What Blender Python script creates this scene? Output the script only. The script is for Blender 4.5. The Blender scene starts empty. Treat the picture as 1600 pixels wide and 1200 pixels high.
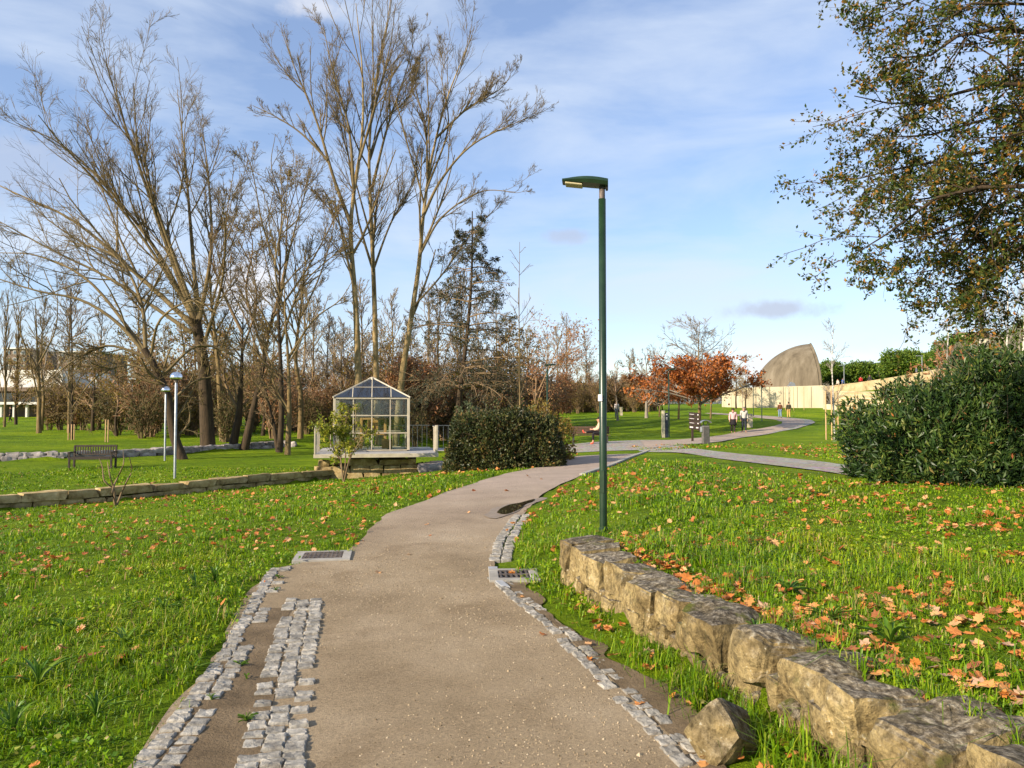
import bpy, math
import numpy as np
from mathutils import Vector, Matrix

# ------------------------------------------------------------------ camera, sky, sun, exposure
R = math.radians
scene = bpy.context.scene
COL = scene.collection
CAMZ, F, HOR = 1.6, 1200.0, 641.0
PITCH = math.atan((HOR - 600.0) / F)
cam_d = bpy.data.cameras.new('camera')
cam_d.sensor_width = 36.0
cam_d.lens = 27.0
cam_d.clip_start = 0.05
cam_d.clip_end = 6000.0
cam = bpy.data.objects.new('camera', cam_d)
COL.objects.link(cam)
cam.location = (0, 0, CAMZ)
cam.rotation_euler = (math.pi / 2 + PITCH, 0, 0)
scene.camera = cam

SUN_AZ, SUN_EL = R(-127.0), R(24.0)          # azimuth from +Y towards +X
SUND = Vector((math.sin(SUN_AZ) * math.cos(SUN_EL), math.cos(SUN_AZ) * math.cos(SUN_EL), math.sin(SUN_EL)))
world = bpy.data.worlds.new('World')
scene.world = world
world.use_nodes = True
nt = world.node_tree
nt.nodes.clear()
wo = nt.nodes.new('ShaderNodeOutputWorld')
bg = nt.nodes.new('ShaderNodeBackground')
sky = nt.nodes.new('ShaderNodeTexSky')
sky.sky_type = 'NISHITA'
sky.sun_disc = False
sky.sun_elevation = SUN_EL
sky.sun_rotation = SUN_AZ
sky.air_density = 1.15
sky.dust_density = 0.15
sky.ozone_density = 1.6
bg.inputs['Strength'].default_value = 0.08
# thin cloud veils and a few small clouds, set by direction in the sky
tc = nt.nodes.new('ShaderNodeTexCoord')
mp = nt.nodes.new('ShaderNodeMapping')
mp.inputs['Scale'].default_value = (1.3, 1.3, 5.0)
mp.inputs['Rotation'].default_value = (0.0, 0.25, 0.3)
nz = nt.nodes.new('ShaderNodeTexNoise')
nz.inputs['Scale'].default_value = 2.2
nz.inputs['Detail'].default_value = 9.0
nz.inputs['Roughness'].default_value = 0.55
nz.inputs['Distortion'].default_value = 0.35
rp = nt.nodes.new('ShaderNodeValToRGB')
rp.color_ramp.elements[0].position = 0.38
rp.color_ramp.elements[0].color = (0.20, 0.20, 0.20, 1)
rp.color_ramp.elements[1].position = 0.70
rp.color_ramp.elements[1].color = (0.95, 0.95, 0.95, 1)
nt.links.new(tc.outputs['Generated'], mp.inputs['Vector'])
nt.links.new(mp.outputs['Vector'], nz.inputs['Vector'])
nt.links.new(nz.outputs['Fac'], rp.inputs['Fac'])
mulc = nt.nodes.new('ShaderNodeMath'); mulc.operation = 'MULTIPLY'; mulc.inputs[1].default_value = 0.92
nt.links.new(rp.outputs['Color'], mulc.inputs[0])
tint = nt.nodes.new('ShaderNodeMix'); tint.data_type = 'RGBA'; tint.blend_type = 'MULTIPLY'
tint.inputs[0].default_value = 1.0
tint.inputs[7].default_value = (0.98, 1.08, 1.34, 1)
nt.links.new(sky.outputs['Color'], tint.inputs[6])
veil = nt.nodes.new('ShaderNodeMix'); veil.data_type = 'RGBA'
veil.inputs[7].default_value = (5.1, 5.8, 6.9, 1)
nt.links.new(mulc.outputs[0], veil.inputs[0])
nt.links.new(tint.outputs[2], veil.inputs[6])
last = veil.outputs[2]


def pix_dir(px, py):
    dx, dz = (px - 800.0) / F, (600.0 - py) / F
    cp, sp = math.cos(PITCH), math.sin(PITCH)
    return np.array([dx, cp - dz * sp, sp + dz * cp])


def sky_cloud(px, py, w, h, col, amt, seed):
    """a cloud bank standing at this direction of the sky, its edge broken by noise"""
    global last
    d = pix_dir(px, py); d /= np.linalg.norm(d)
    m = nt.nodes.new('ShaderNodeMapping'); m.vector_type = 'TEXTURE'
    m.inputs['Location'].default_value = tuple(d)
    m.inputs['Scale'].default_value = (w / F, w / F, h / F)
    nt.links.new(tc.outputs['Generated'], m.inputs['Vector'])
    ln = nt.nodes.new('ShaderNodeVectorMath'); ln.operation = 'LENGTH'
    nt.links.new(m.outputs['Vector'], ln.inputs[0])
    n2 = nt.nodes.new('ShaderNodeTexNoise'); n2.noise_dimensions = '4D'
    n2.inputs['W'].default_value = seed
    n2.inputs['Scale'].default_value = 18.0
    n2.inputs['Detail'].default_value = 7.0
    n2.inputs['Roughness'].default_value = 0.6
    nt.links.new(tc.outputs['Generated'], n2.inputs['Vector'])
    a = nt.nodes.new('ShaderNodeMath'); a.operation = 'MULTIPLY_ADD'
    a.inputs[1].default_value = 2.6; a.inputs[2].default_value = -1.3
    nt.links.new(n2.outputs['Fac'], a.inputs[0])
    b = nt.nodes.new('ShaderNodeMath'); b.operation = 'ADD'
    nt.links.new(ln.outputs['Value'], b.inputs[0]); nt.links.new(a.outputs[0], b.inputs[1])
    c = nt.nodes.new('ShaderNodeMapRange'); c.interpolation_type = 'SMOOTHSTEP'
    c.inputs['From Min'].default_value = 1.15; c.inputs['From Max'].default_value = 0.25
    c.inputs['To Min'].default_value = 0.0; c.inputs['To Max'].default_value = amt
    nt.links.new(b.outputs[0], c.inputs['Value'])
    mx = nt.nodes.new('ShaderNodeMix'); mx.data_type = 'RGBA'
    mx.inputs[7].default_value = (*col, 1)
    nt.links.new(c.outputs['Result'], mx.inputs[0]); nt.links.new(last, mx.inputs[6])
    last = mx.outputs[2]


WHITE_C, GREY_C = (6.4, 6.4, 6.7), (3.7, 4.0, 4.9)
sky_cloud(1190, 575, 110, 34, WHITE_C, 0.85, 1.0)
sky_cloud(1360, 585, 90, 26, WHITE_C, 0.7, 2.0)
sky_cloud(380, 450, 70, 60, WHITE_C, 0.85, 3.0)
sky_cloud(1215, 484, 75, 17, GREY_C, 0.75, 4.0)
sky_cloud(886, 368, 42, 13, GREY_C, 0.6, 5.0)
sky_cloud(20, 250, 110, 60, (3.9, 4.3, 5.3), 0.55, 6.0)
sky_cloud(500, 12, 50, 20, WHITE_C, 0.6, 7.0)
sky_cloud(1500, 520, 160, 50, (5.4, 5.7, 6.5), 0.4, 8.0)
nt.links.new(last, bg.inputs['Color'])
nt.links.new(bg.outputs[0], wo.inputs['Surface'])

sun_d = bpy.data.lights.new('sun', 'SUN')
sun_d.energy = 5.0
sun_d.angle = R(0.6)
sun_d.color = (1.0, 0.86, 0.66)
sun = bpy.data.objects.new('sun', sun_d)
COL.objects.link(sun)
sun.location = (-30, -20, 30)
sun.rotation_euler = (-SUND).to_track_quat('-Z', 'Y').to_euler()
vs = scene.view_settings
vs.view_transform = 'Standard'
vs.look = 'None'
vs.gamma = 1.0
vs.use_curve_mapping = False
vs.exposure = 0.92

# ------------------------------------------------------------------ helpers: pixels and ground
rng = np.random.default_rng(11)


def P(px, py, d):
    """point seen at a pixel, d metres ahead"""
    return np.array([0, 0, CAMZ]) + d * pix_dir(px, py)


def pz(px, py, z):
    r = pix_dir(px, py)
    return np.array([0, 0, CAMZ]) + r * ((z - CAMZ) / r[2])


def sstep(t):
    t = np.clip(t, 0, 1)
    return t * t * (3 - 2 * t)


ctrl = []
def cz(px, py, z):
    p = pz(px, py, z); ctrl.append((p[0], p[1], z))
def cd(px, py, d):
    ctrl.append(tuple(P(px, py, d)))
for y in (-8, -2, 2, 5, 8):
    for x in (-9, -2.2, -1, 0.5, 2.5, 8):
        ctrl.append((x, y, 0.0))
for px, py in ((500, 900), (770, 890), (600, 805), (800, 805), (700, 768), (860, 765), (800, 738), (950, 730), (890, 716), (1010, 705),
               (740, 742), (940, 692), (1010, 690), (1060, 690)):
    cz(px, py, 0.0)
cz(1340, 738, 0.05); cz(1500, 760, 0.05); cz(1590, 745, 0.05); cz(1200, 720, 0.0)
for px, py in ((0, 880), (150, 850), (300, 830)): cz(px, py, -0.10)
for px, py in ((60, 830), (300, 800), (450, 785)): cz(px, py, -0.45)
for px, py in ((0, 798), (120, 790), (250, 777), (400, 762), (500, 752), (560, 748)): cz(px, py, -1.0)
for px, py in ((640, 742),): cz(px, py, -0.75)
# the lower lawn beyond the stone wall (the walls add their steps)
for px, py, d in ((60, 745, 29), (150, 732, 30.5), (275, 747, 26.5), (300, 722, 36), (450, 708, 41), (430, 735, 31), (600, 705, 40)):
    p = P(px, py, d); ctrl.append((p[0], p[1], -1.03))
for px, d in ((0, 42), (200, 45), (330, 46), (430, 50), (600, 50)):
    p = P(px, 690, d); ctrl.append((p[0], p[1], -0.98))
for px, py, d in ((50, 662, 80), (250, 662, 80), (450, 660, 80), (650, 655, 80)):
    p = P(px, py, d); ctrl.append((p[0], p[1], p[2] - 0.63))
for px, py, d in ((900, 668, 60), (1000, 668, 60), (900, 645, 100), (1050, 640, 110), (1150, 677, 52), (1090, 656, 62), (1225, 653, 85), (1300, 690, 38),
                  (1340, 665, 60), (1200, 637, 112), (1300, 637, 112), (1120, 642, 95), (1245, 660, 72), (1040, 683, 46)):
    cd(px, py, d)
for x, y, z in ((-150, 150, 1.0), (0, 180, 3.0), (100, 160, 3.0), (-150, 0, 0.0), (150, 0, 1.5), (0, -150, 0.0), (70, 60, 1.0), (-70, 60, -0.6), (-100, 100, 0.2)):
    ctrl.append((x, y, z))
ctrl = np.array(ctrl)


def _k(r2):
    return 0.5 * r2 * np.log(r2 + 1e-9)
_n = len(ctrl)
_d2 = ((ctrl[:, None, :2] - ctrl[None, :, :2]) ** 2).sum(-1)
_A = np.zeros((_n + 3, _n + 3))
_A[:_n, :_n] = _k(_d2) + np.eye(_n) * 6.0
_A[:_n, _n] = 1; _A[:_n, _n + 1:] = ctrl[:, :2]
_A[_n, :_n] = 1; _A[_n + 1:, :_n] = ctrl[:, :2].T
_w = np.linalg.solve(_A, np.concatenate([ctrl[:, 2], np.zeros(3)]))


def tps(x, y):
    x = np.asarray(x, float); y = np.asarray(y, float)
    r = np.hypot(x, y); s = np.minimum(1.0, 170.0 / np.maximum(r, 1e-6))
    xx, yy = x * s, y * s
    out = np.empty(xx.shape).ravel(); fx, fy = xx.ravel(), yy.ravel()
    for i in range(0, len(fx), 20000):
        d2 = (fx[i:i + 20000, None] - ctrl[None, :, 0]) ** 2 + (fy[i:i + 20000, None] - ctrl[None, :, 1]) ** 2
        out[i:i + 20000] = _k(d2) @ _w[:_n] + _w[_n] + _w[_n + 1] * fx[i:i + 20000] + _w[_n + 2] * fy[i:i + 20000]
    return out.reshape(xx.shape)


def poly_from_pix(pts, z=0.0):
    return np.array([pz(a, b, z)[:2] for a, b in pts])

# edges of the gravel path, as x over y
EDGE_L = poly_from_pix([(205, 1200), (240, 1160), (300, 1080), (350, 1010), (395, 930), (422, 888), (462, 882), (548, 860), (600, 805), (640, 789), (700, 767), (800, 738), (860, 724), (893, 714), (905, 706)])
EDGE_R = poly_from_pix([(1088, 1200), (1000, 1112), (920, 1034), (860, 975), (800, 928), (772, 902), (768, 878), (775, 850), (790, 826), (812, 800), (862, 765), (905, 746), (950, 729), (1010, 705)])
def ext(e, x0, x1):
    e = e[np.argsort(e[:, 1])]
    return np.vstack([[x0, -6.0], e, [[x1, 60.0]]]) if x1 is not None else np.vstack([[x0, -6.0], e])
EDGE_L = ext(EDGE_L, -1.1, None); EDGE_R = ext(EDGE_R, 1.7, None)
Y_END = 29.0
def XL(y): return np.interp(y, EDGE_L[:, 1], EDGE_L[:, 0])
def XR(y): return np.interp(y, EDGE_R[:, 1], EDGE_R[:, 0])
WALL = np.array([(2.9, -2.0), (2.25, 0.8), (1.95, 1.8), (1.70, 2.6), (1.45, 3.4), (1.25, 4.2), (1.04, 5.0), (0.72, 6.2), (0.42, 7.3)])
def XW(y): return np.interp(y, WALL[:, 1], WALL[:, 0])
W1 = np.array([pz(px, py, -1.0)[:2] for px, py in ((-320, 826), (-150, 812), (0, 797), (120, 788), (250, 775), (400, 760), (500, 750), (590, 744))])
W1 = W1[np.argsort(W1[:, 0])]
W2 = np.array([P(px, 715, d)[:2] for px, d in ((-300, 33), (-100, 33.5), (0, 34), (100, 35), (250, 38.5), (330, 42), (435, 47))])
W2 = W2[np.argsort(W2[:, 0])]
def YW1(x): return np.interp(x, W1[:, 0], W1[:, 1])
def YW2(x): return np.interp(x, W2[:, 0], W2[:, 1])


def H(x, y):
    x = np.asarray(x, float); y = np.asarray(y, float)
    z = tps(x, y)
    # raised bank right of the path, held by the stone wall near the camera
    s = sstep((y - 6.9) / 1.6)
    near = sstep((x - (XW(y) + 0.12)) / 0.14)
    far = sstep((x - (XR(np.minimum(y, Y_END)) + 0.08)) / 2.3)
    amp = (0.31 + 0.05 * sstep((x - 2.0) / 5)) * np.interp(y, [-9, 12, 26, 38], [1.0, 1.0, 0.3, 0.0]) * np.interp(x, [0, 25, 45], [1, 1, 0])
    z = z + amp * (near * (1 - s) + far * s)
    # the two low stone walls of the lower lawn
    fade = 1 - sstep((x + 7.2) / 2.5)
    z = z + 0.34 * sstep((y - YW1(x) - 0.10) / 0.3) * fade
    fade2 = 1 - sstep((x + 14.5) / 3.0)
    z = z + 0.30 * sstep((y - YW2(x) - 0.10) / 0.3) * fade2
    z = z + 0.30 * sstep((y - YW2(x) - 0.10) / 6.0) * (1 - fade2) * fade
    return z


def h1(x, y): return float(H(np.array([x]), np.array([y]))[0])


def hit(px, py, far=400.0):
    r = pix_dir(px, py)
    t = np.concatenate([np.arange(1.5, 40, 0.04), np.arange(40, far, 0.25)])
    p = np.array([0, 0, CAMZ])[None] + t[:, None] * r[None]
    below = p[:, 2] < H(p[:, 0], p[:, 1])
    i = int(np.argmax(below)) if below.any() else len(t) - 1
    q = p[i].copy(); q[2] = h1(q[0], q[1])
    return q


def at(px, d):
    """ground point d metres ahead in a pixel column"""
    x = (px - 800.0) / F * d
    return np.array([x, d, h1(x, d)])

# ------------------------------------------------------------------ helpers: meshes
ORI = {}


def tag(o, label=None, cat=None, group=None, kind=None):
    if label: o['label'] = label
    if cat: o['category'] = cat
    if group: o['group'] = group
    if kind: o['kind'] = kind
    return o


def thing(name, loc, label, cat, group=None):
    o = bpy.data.objects.new(name, None)
    o.empty_display_size = 0.2
    COL.objects.link(o)
    o.location = tuple(float(v) for v in loc)
    ORI[o] = np.array(loc, float)
    return tag(o, label, cat, group)


class MB:
    def __init__(s):
        s.v, s.f, s.n, s.m = [], [], 0, []

    def add(s, v, f, mi=0):
        v = np.asarray(v, float).reshape(-1, 3); f = np.asarray(f, np.int64)
        s.v.append(v); s.f.append(f + s.n); s.n += len(v); s.m.append(np.full(len(f), mi))
        return s

    def box(s, c, size, rot=None, mi=0):
        x, y, z = np.array(size) / 2.0
        v = np.array([(-x, -y, -z), (x, -y, -z), (x, y, -z), (-x, y, -z), (-x, -y, z), (x, -y, z), (x, y, z), (-x, y, z)])
        if rot is not None: v = v @ np.array(rot).T
        f = [(0, 3, 2, 1), (4, 5, 6, 7), (0, 1, 5, 4), (1, 2, 6, 5), (2, 3, 7, 6), (3, 0, 4, 7)]
        return s.add(v + np.array(c), f, mi)

    def bevbox(s, c, size, b, rot=None, mi=0):
        """box with chamfered edges"""
        h = np.array(size) / 2.0; b = min(b, h.min() * 0.95)
        vs_, idx = [], {}
        for sx in (-1, 1):
            for sy in (-1, 1):
                for sz in (-1, 1):
                    for a in range(3):
                        p = np.array([sx * (h[0] - b), sy * (h[1] - b), sz * (h[2] - b)])
                        p[a] += (sx, sy, sz)[a] * b
                        idx[(sx, sy, sz, a)] = len(vs_); vs_.append(p)
        q, t = [], []
        for a in range(3):
            o = [i for i in range(3) if i != a]
            for sg in (-1, 1):
                ring = []
                for u, w in ((-1, -1), (1, -1), (1, 1), (-1, 1)):
                    k = [0, 0, 0]; k[a] = sg; k[o[0]] = u; k[o[1]] = w
                    ring.append(idx[(*k, a)])
                q.append(ring)
        for a in range(3):
            o = [i for i in range(3) if i != a]
            for u in (-1, 1):
                for w in (-1, 1):
                    k0 = [0, 0, 0]; k0[a] = -1; k0[o[0]] = u; k0[o[1]] = w
                    k1 = list(k0); k1[a] = 1
                    q.append([idx[(*k0, o[0])], idx[(*k1, o[0])], idx[(*k1, o[1])], idx[(*k0, o[1])]])
        for sx in (-1, 1):
            for sy in (-1, 1):
                for sz in (-1, 1):
                    t.append([idx[(sx, sy, sz, a)] for a in range(3)])
        v = np.array(vs_)
        if rot is not None: v = v @ np.array(rot).T
        v = v + np.array(c)
        cen = v.mean(0)
        def fix(fl):
            out = []
            for f in fl:
                p = v[f]; nrm = np.cross(p[1] - p[0], p[2] - p[0])
                out.append(f if np.dot(nrm, p.mean(0) - cen) > 0 else f[::-1])
            return out
        n0 = s.n
        s.add(v, fix(q), mi)
        s.f.append(np.array(fix(t)) + n0); s.m.append(np.full(8, mi)); s.v.append(np.zeros((0, 3)))
        return s

    def tube(s, pts, rad, sides=8, cap=True, mi=0):
        pts = np.asarray(pts, float)[None]; rad = np.broadcast_to(np.asarray(rad, float), pts.shape[1])[None]
        return s.tubes(pts, rad, sides, cap, mi)

    def tubes(s, Pn, Rn, sides=4, cap=False, mi=0):
        N, n, _ = Pn.shape
        T = np.gradient(Pn, axis=1)
        T /= np.linalg.norm(T, axis=2, keepdims=True) + 1e-12
        mT = T.mean(1)
        ref = np.where((np.abs(mT[:, 2]) < 0.8)[:, None], np.array([[0, 0, 1.0]]), np.array([[1.0, 0.15, 0]]))
        U = np.cross(T, ref[:, None, :]); U /= np.linalg.norm(U, axis=2, keepdims=True) + 1e-12
        V = np.cross(T, U)
        a = np.arange(sides) * 2 * np.pi / sides
        ring = U[:, :, None, :] * np.cos(a)[None, None, :, None] + V[:, :, None, :] * np.sin(a)[None, None, :, None]
        v = Pn[:, :, None, :] + ring * Rn[:, :, None, None]
        i = np.arange(N)[:, None, None] * n * sides; j = np.arange(n - 1)[None, :, None] * sides; k = np.arange(sides)[None, None, :]
        k2 = (k + 1) % sides
        f = np.stack([i + j + k, i + j + sides + k, i + j + sides + k2, i + j + k2], -1).reshape(-1, 4)
        n0 = s.n
        s.add(v.reshape(-1, 3), f, mi)
        if cap and sides > 2:
            for b in range(N):
                o = n0 + b * n * sides
                s.f.append(np.array([[o + q for q in range(sides)]])); s.m.append(np.array([mi])); s.v.append(np.zeros((0, 3)))
                o2 = o + (n - 1) * sides
                s.f.append(np.array([[o2 + q for q in range(sides)][::-1]])); s.m.append(np.array([mi])); s.v.append(np.zeros((0, 3)))
        return s

    def lathe(s, prof, c, sides=16, mi=0):
        prof = np.asarray(prof, float); a = np.arange(sides) * 2 * np.pi / sides
        v = np.stack([prof[:, None, 0] * np.cos(a), prof[:, None, 0] * np.sin(a), np.broadcast_to(prof[:, None, 1], (len(prof), sides))], -1).reshape(-1, 3) + np.array(c)
        j = np.arange(len(prof) - 1)[:, None] * sides; k = np.arange(sides)[None]; k2 = (k + 1) % sides
        return s.add(v, np.stack([j + k, j + k2, j + sides + k2, j + sides + k], -1).reshape(-1, 4), mi)

    def prism(s, outline, vec, mi=0):
        o = np.asarray(outline, float); n = len(o)
        v = np.vstack([o, o + np.asarray(vec, float)])
        n0 = s.n
        s.add(v, [[i, (i + 1) % n, n + (i + 1) % n, n + i] for i in range(n)], mi)
        for fl in ([list(range(n))[::-1]], [list(range(n, 2 * n))]):
            s.f.append(np.array(fl) + n0); s.m.append(np.array([mi])); s.v.append(np.zeros((0, 3)))
        return s

    def mesh(s, name, smooth=False):
        me = bpy.data.meshes.new(name)
        v = np.vstack(s.v)
        me.vertices.add(len(v)); me.vertices.foreach_set('co', v.astype(np.float32).ravel())
        loops = np.concatenate([f.ravel() for f in s.f])
        cnt = np.concatenate([np.full(len(f), f.shape[1]) for f in s.f])
        me.loops.add(len(loops)); me.loops.foreach_set('vertex_index', loops.astype(np.int32))
        me.polygons.add(len(cnt))
        me.polygons.foreach_set('loop_start', np.concatenate([[0], np.cumsum(cnt)[:-1]]).astype(np.int32))
        me.polygons.foreach_set('material_index', np.concatenate(s.m).astype(np.int32))
        me.polygons.foreach_set('use_smooth', np.full(len(cnt), bool(smooth)))
        me.update(calc_edges=True)
        return me

    def build(s, name, mats, parent=None, origin=None, smooth=False):
        """vertices are world positions; the object's origin is its parent's, or the one given"""
        if parent is not None: o0 = ORI[parent] if origin is None else np.asarray(origin, float)
        else: o0 = np.zeros(3) if origin is None else np.asarray(origin, float)
        s.v = [a - o0 for a in s.v]
        me = s.mesh(name, smooth)
        for m in (mats if isinstance(mats, (list, tuple)) else [mats]): me.materials.append(m)
        return link(name, me, parent, o0)


def link(name, me, parent, world_loc):
    o = bpy.data.objects.new(name, me)
    COL.objects.link(o)
    if parent is not None:
        o.parent = parent
        o.location = tuple(np.asarray(world_loc, float) - ORI[parent])
    else: o.location = tuple(world_loc)
    ORI[o] = np.asarray(world_loc, float)
    return o


def copy_tree(o, loc, rz=0.0, sc=1.0, name=None):
    c = o.copy(); COL.objects.link(c)
    c.location = tuple(loc); c.rotation_euler = (0, 0, rz); c.scale = (sc, sc, sc) if np.isscalar(sc) else sc
    ORI[c] = np.array(loc, float)
    for ch in o.children:
        k = ch.copy(); COL.objects.link(k); k.parent = c
        for g in ch.children:
            q = g.copy(); COL.objects.link(q); q.parent = k
    return c


def rotz(a):
    c, s_ = math.cos(a), math.sin(a)
    return np.array([[c, -s_, 0], [s_, c, 0], [0, 0, 1.0]])
def rotx(a):
    c, s_ = math.cos(a), math.sin(a)
    return np.array([[1, 0, 0], [0, c, -s_], [0, s_, c]])
def roty(a):
    c, s_ = math.cos(a), math.sin(a)
    return np.array([[c, 0, s_], [0, 1, 0], [-s_, 0, c]])


def fnoise(p, freq, seed, n=10):
    r = np.random.default_rng(seed)
    k = r.normal(size=(n, p.shape[-1])) * freq
    ph = r.uniform(0, 6.28, n)
    return np.sin(p @ k.T + ph).sum(-1) / math.sqrt(n)

# ------------------------------------------------------------------ materials
MATS = {}


def newmat(name):
    m = bpy.data.materials.new(name); m.use_nodes = True
    MATS[name] = m
    t = m.node_tree
    return m, t, t.nodes['Principled BSDF'], t.nodes['Material Output']


def ramp(t, fac, stops):
    r = t.nodes.new('ShaderNodeValToRGB')
    e = r.color_ramp.elements
    while len(e) < len(stops): e.new(0.5)
    for i, (p_, c) in enumerate(stops):
        e[i].position = p_; e[i].color = (*c, 1)
    t.links.new(fac, r.inputs['Fac'])
    return r.outputs['Color']


def noise(t, scale, detail=6, rough=0.6, coord='Object', dist=0.0, vec=None, stretch=None):
    n = t.nodes.new('ShaderNodeTexNoise')
    n.inputs['Scale'].default_value = scale; n.inputs['Detail'].default_value = detail
    n.inputs['Roughness'].default_value = rough; n.inputs['Distortion'].default_value = dist
    if vec is None:
        c = t.nodes.new('ShaderNodeTexCoord'); vec = c.outputs[coord]
    if stretch:
        m = t.nodes.new('ShaderNodeMapping'); m.inputs['Scale'].default_value = stretch
        t.links.new(vec, m.inputs['Vector']); vec = m.outputs['Vector']
    t.links.new(vec, n.inputs['Vector'])
    return n.outputs['Fac']


def wpos(t):
    return t.nodes.new('ShaderNodeNewGeometry').outputs['Position']


def mixc(t, fac, a, b, mode='MIX'):
    m = t.nodes.new('ShaderNodeMix'); m.data_type = 'RGBA'; m.blend_type = mode
    for i, v in ((0, fac), (6, a), (7, b)):
        if isinstance(v, (int, float)): m.inputs[i].default_value = v
        elif isinstance(v, tuple): m.inputs[i].default_value = (*v, 1)
        else: t.links.new(v, m.inputs[i])
    return m.outputs[2]


def bump(t, b, h, strength, dist=0.02):
    n = t.nodes.new('ShaderNodeBump')
    n.inputs['Strength'].default_value = strength; n.inputs['Distance'].default_value = dist
    t.links.new(h, n.inputs['Height']); t.links.new(n.outputs['Normal'], b.inputs['Normal'])


def maprange(t, v, a, b_, c=0.0, d=1.0):
    m = t.nodes.new('ShaderNodeMapRange')
    m.inputs['From Min'].default_value = a; m.inputs['From Max'].default_value = b_
    m.inputs['To Min'].default_value = c; m.inputs['To Max'].default_value = d
    t.links.new(v, m.inputs['Value'])
    return m.outputs['Result']


def surf(name, stops, scale=4, rough=0.8, bs=0.3, bscale=None, detail=6, coord='Object', rnd=0.0, metal=0.0, spec=0.3, stretch=None, world_=False):
    """noise-coloured surface; rnd varies it from object to object"""
    m, t, b, o = newmat(name)
    v = wpos(t) if world_ else None
    n = noise(t, scale, detail, 0.65, coord, vec=v, stretch=stretch)
    c = ramp(t, n, stops)
    if rnd:
        oi = t.nodes.new('ShaderNodeObjectInfo')
        f = maprange(t, oi.outputs['Random'], 0, 1, 1 - rnd, 1 + rnd)
        cb = t.nodes.new('ShaderNodeCombineColor')
        for i in range(3): t.links.new(f, cb.inputs[i])
        c = mixc(t, 1.0, c, cb.outputs[0], 'MULTIPLY')
    t.links.new(c, b.inputs['Base Color'])
    b.inputs['Roughness'].default_value = rough; b.inputs['Metallic'].default_value = metal
    b.inputs['Specular IOR Level'].default_value = spec
    if bs:
        bump(t, b, noise(t, bscale or scale * 4, 8, 0.7, coord, vec=v, stretch=stretch), bs)
    return m


def leafmat(name, stops, trans=0.35, rough=0.5, spec=0.3, wscale=None, wstops=None):
    """each leaf or blade takes its own colour"""
    m, t, b, o = newmat(name)
    g = t.nodes.new('ShaderNodeNewGeometry')
    c = ramp(t, g.outputs['Random Per Island'], stops)
    if wscale:
        n = noise(t, wscale, 4, 0.6, vec=g.outputs['Position'])
        c = mixc(t, 1.0, c, ramp(t, n, wstops), 'MULTIPLY')
    t.links.new(c, b.inputs['Base Color'])
    b.inputs['Roughness'].default_value = rough; b.inputs['Specular IOR Level'].default_value = spec
    if trans:
        tr = t.nodes.new('ShaderNodeBsdfTranslucent'); t.links.new(c, tr.inputs['Color'])
        mx = t.nodes.new('ShaderNodeMixShader'); mx.inputs[0].default_value = trans
        t.links.new(b.outputs[0], mx.inputs[1]); t.links.new(tr.outputs[0], mx.inputs[2]); t.links.new(mx.outputs[0], o.inputs['Surface'])
    return m


M_BARK = surf('bark_ochre', [(0.3, (0.07, 0.048, 0.022)), (0.55, (0.19, 0.13, 0.055)), (0.75, (0.30, 0.22, 0.11))], 3.0, 0.9, 0.6, 10, stretch=(3, 3, 0.5))
M_BARKP = surf('bark_poplar', [(0.3, (0.10, 0.07, 0.03)), (0.5, (0.27, 0.19, 0.085)), (0.75, (0.42, 0.33, 0.19))], 2.0, 0.9, 0.6, 8, stretch=(3, 3, 0.6))
M_BARKD = surf('bark_dark', [(0.3, (0.022, 0.016, 0.010)), (0.6, (0.065, 0.043, 0.024)), (0.8, (0.12, 0.085, 0.05))], 3.0, 0.95, 0.7, 9, stretch=(3, 3, 0.5))
M_TWIG = surf('twig_ochre', [(0.3, (0.095, 0.068, 0.032)), (0.7, (0.20, 0.145, 0.068))], 1.5, 0.9, 0)
M_TWIGD = surf('twig_brown', [(0.3, (0.12, 0.082, 0.045)), (0.7, (0.235, 0.16, 0.088))], 1.5, 0.9, 0)
M_TWIGR = surf('twig_russet', [(0.3, (0.19, 0.118, 0.066)), (0.7, (0.35, 0.23, 0.13))], 0.6, 0.9, 0)
M_TWIGG = surf('twig_grey', [(0.3, (0.16, 0.135, 0.11)), (0.7, (0.30, 0.26, 0.21))], 1.5, 0.9, 0)
M_BIRCH = surf('bark_birch', [(0.35, (0.10, 0.085, 0.07)), (0.5, (0.5, 0.46, 0.40)), (0.8, (0.65, 0.62, 0.57))], 3.0, 0.8, 0.2, stretch=(1, 1, 3))
M_STONE = surf('granite_gold', [(0.28, (0.10, 0.068, 0.030)), (0.45, (0.29, 0.205, 0.09)), (0.6, (0.42, 0.32, 0.16)), (0.8, (0.52, 0.45, 0.30))], 5.0, 0.9, 0.8, 16, detail=10, rnd=0.15)


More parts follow.
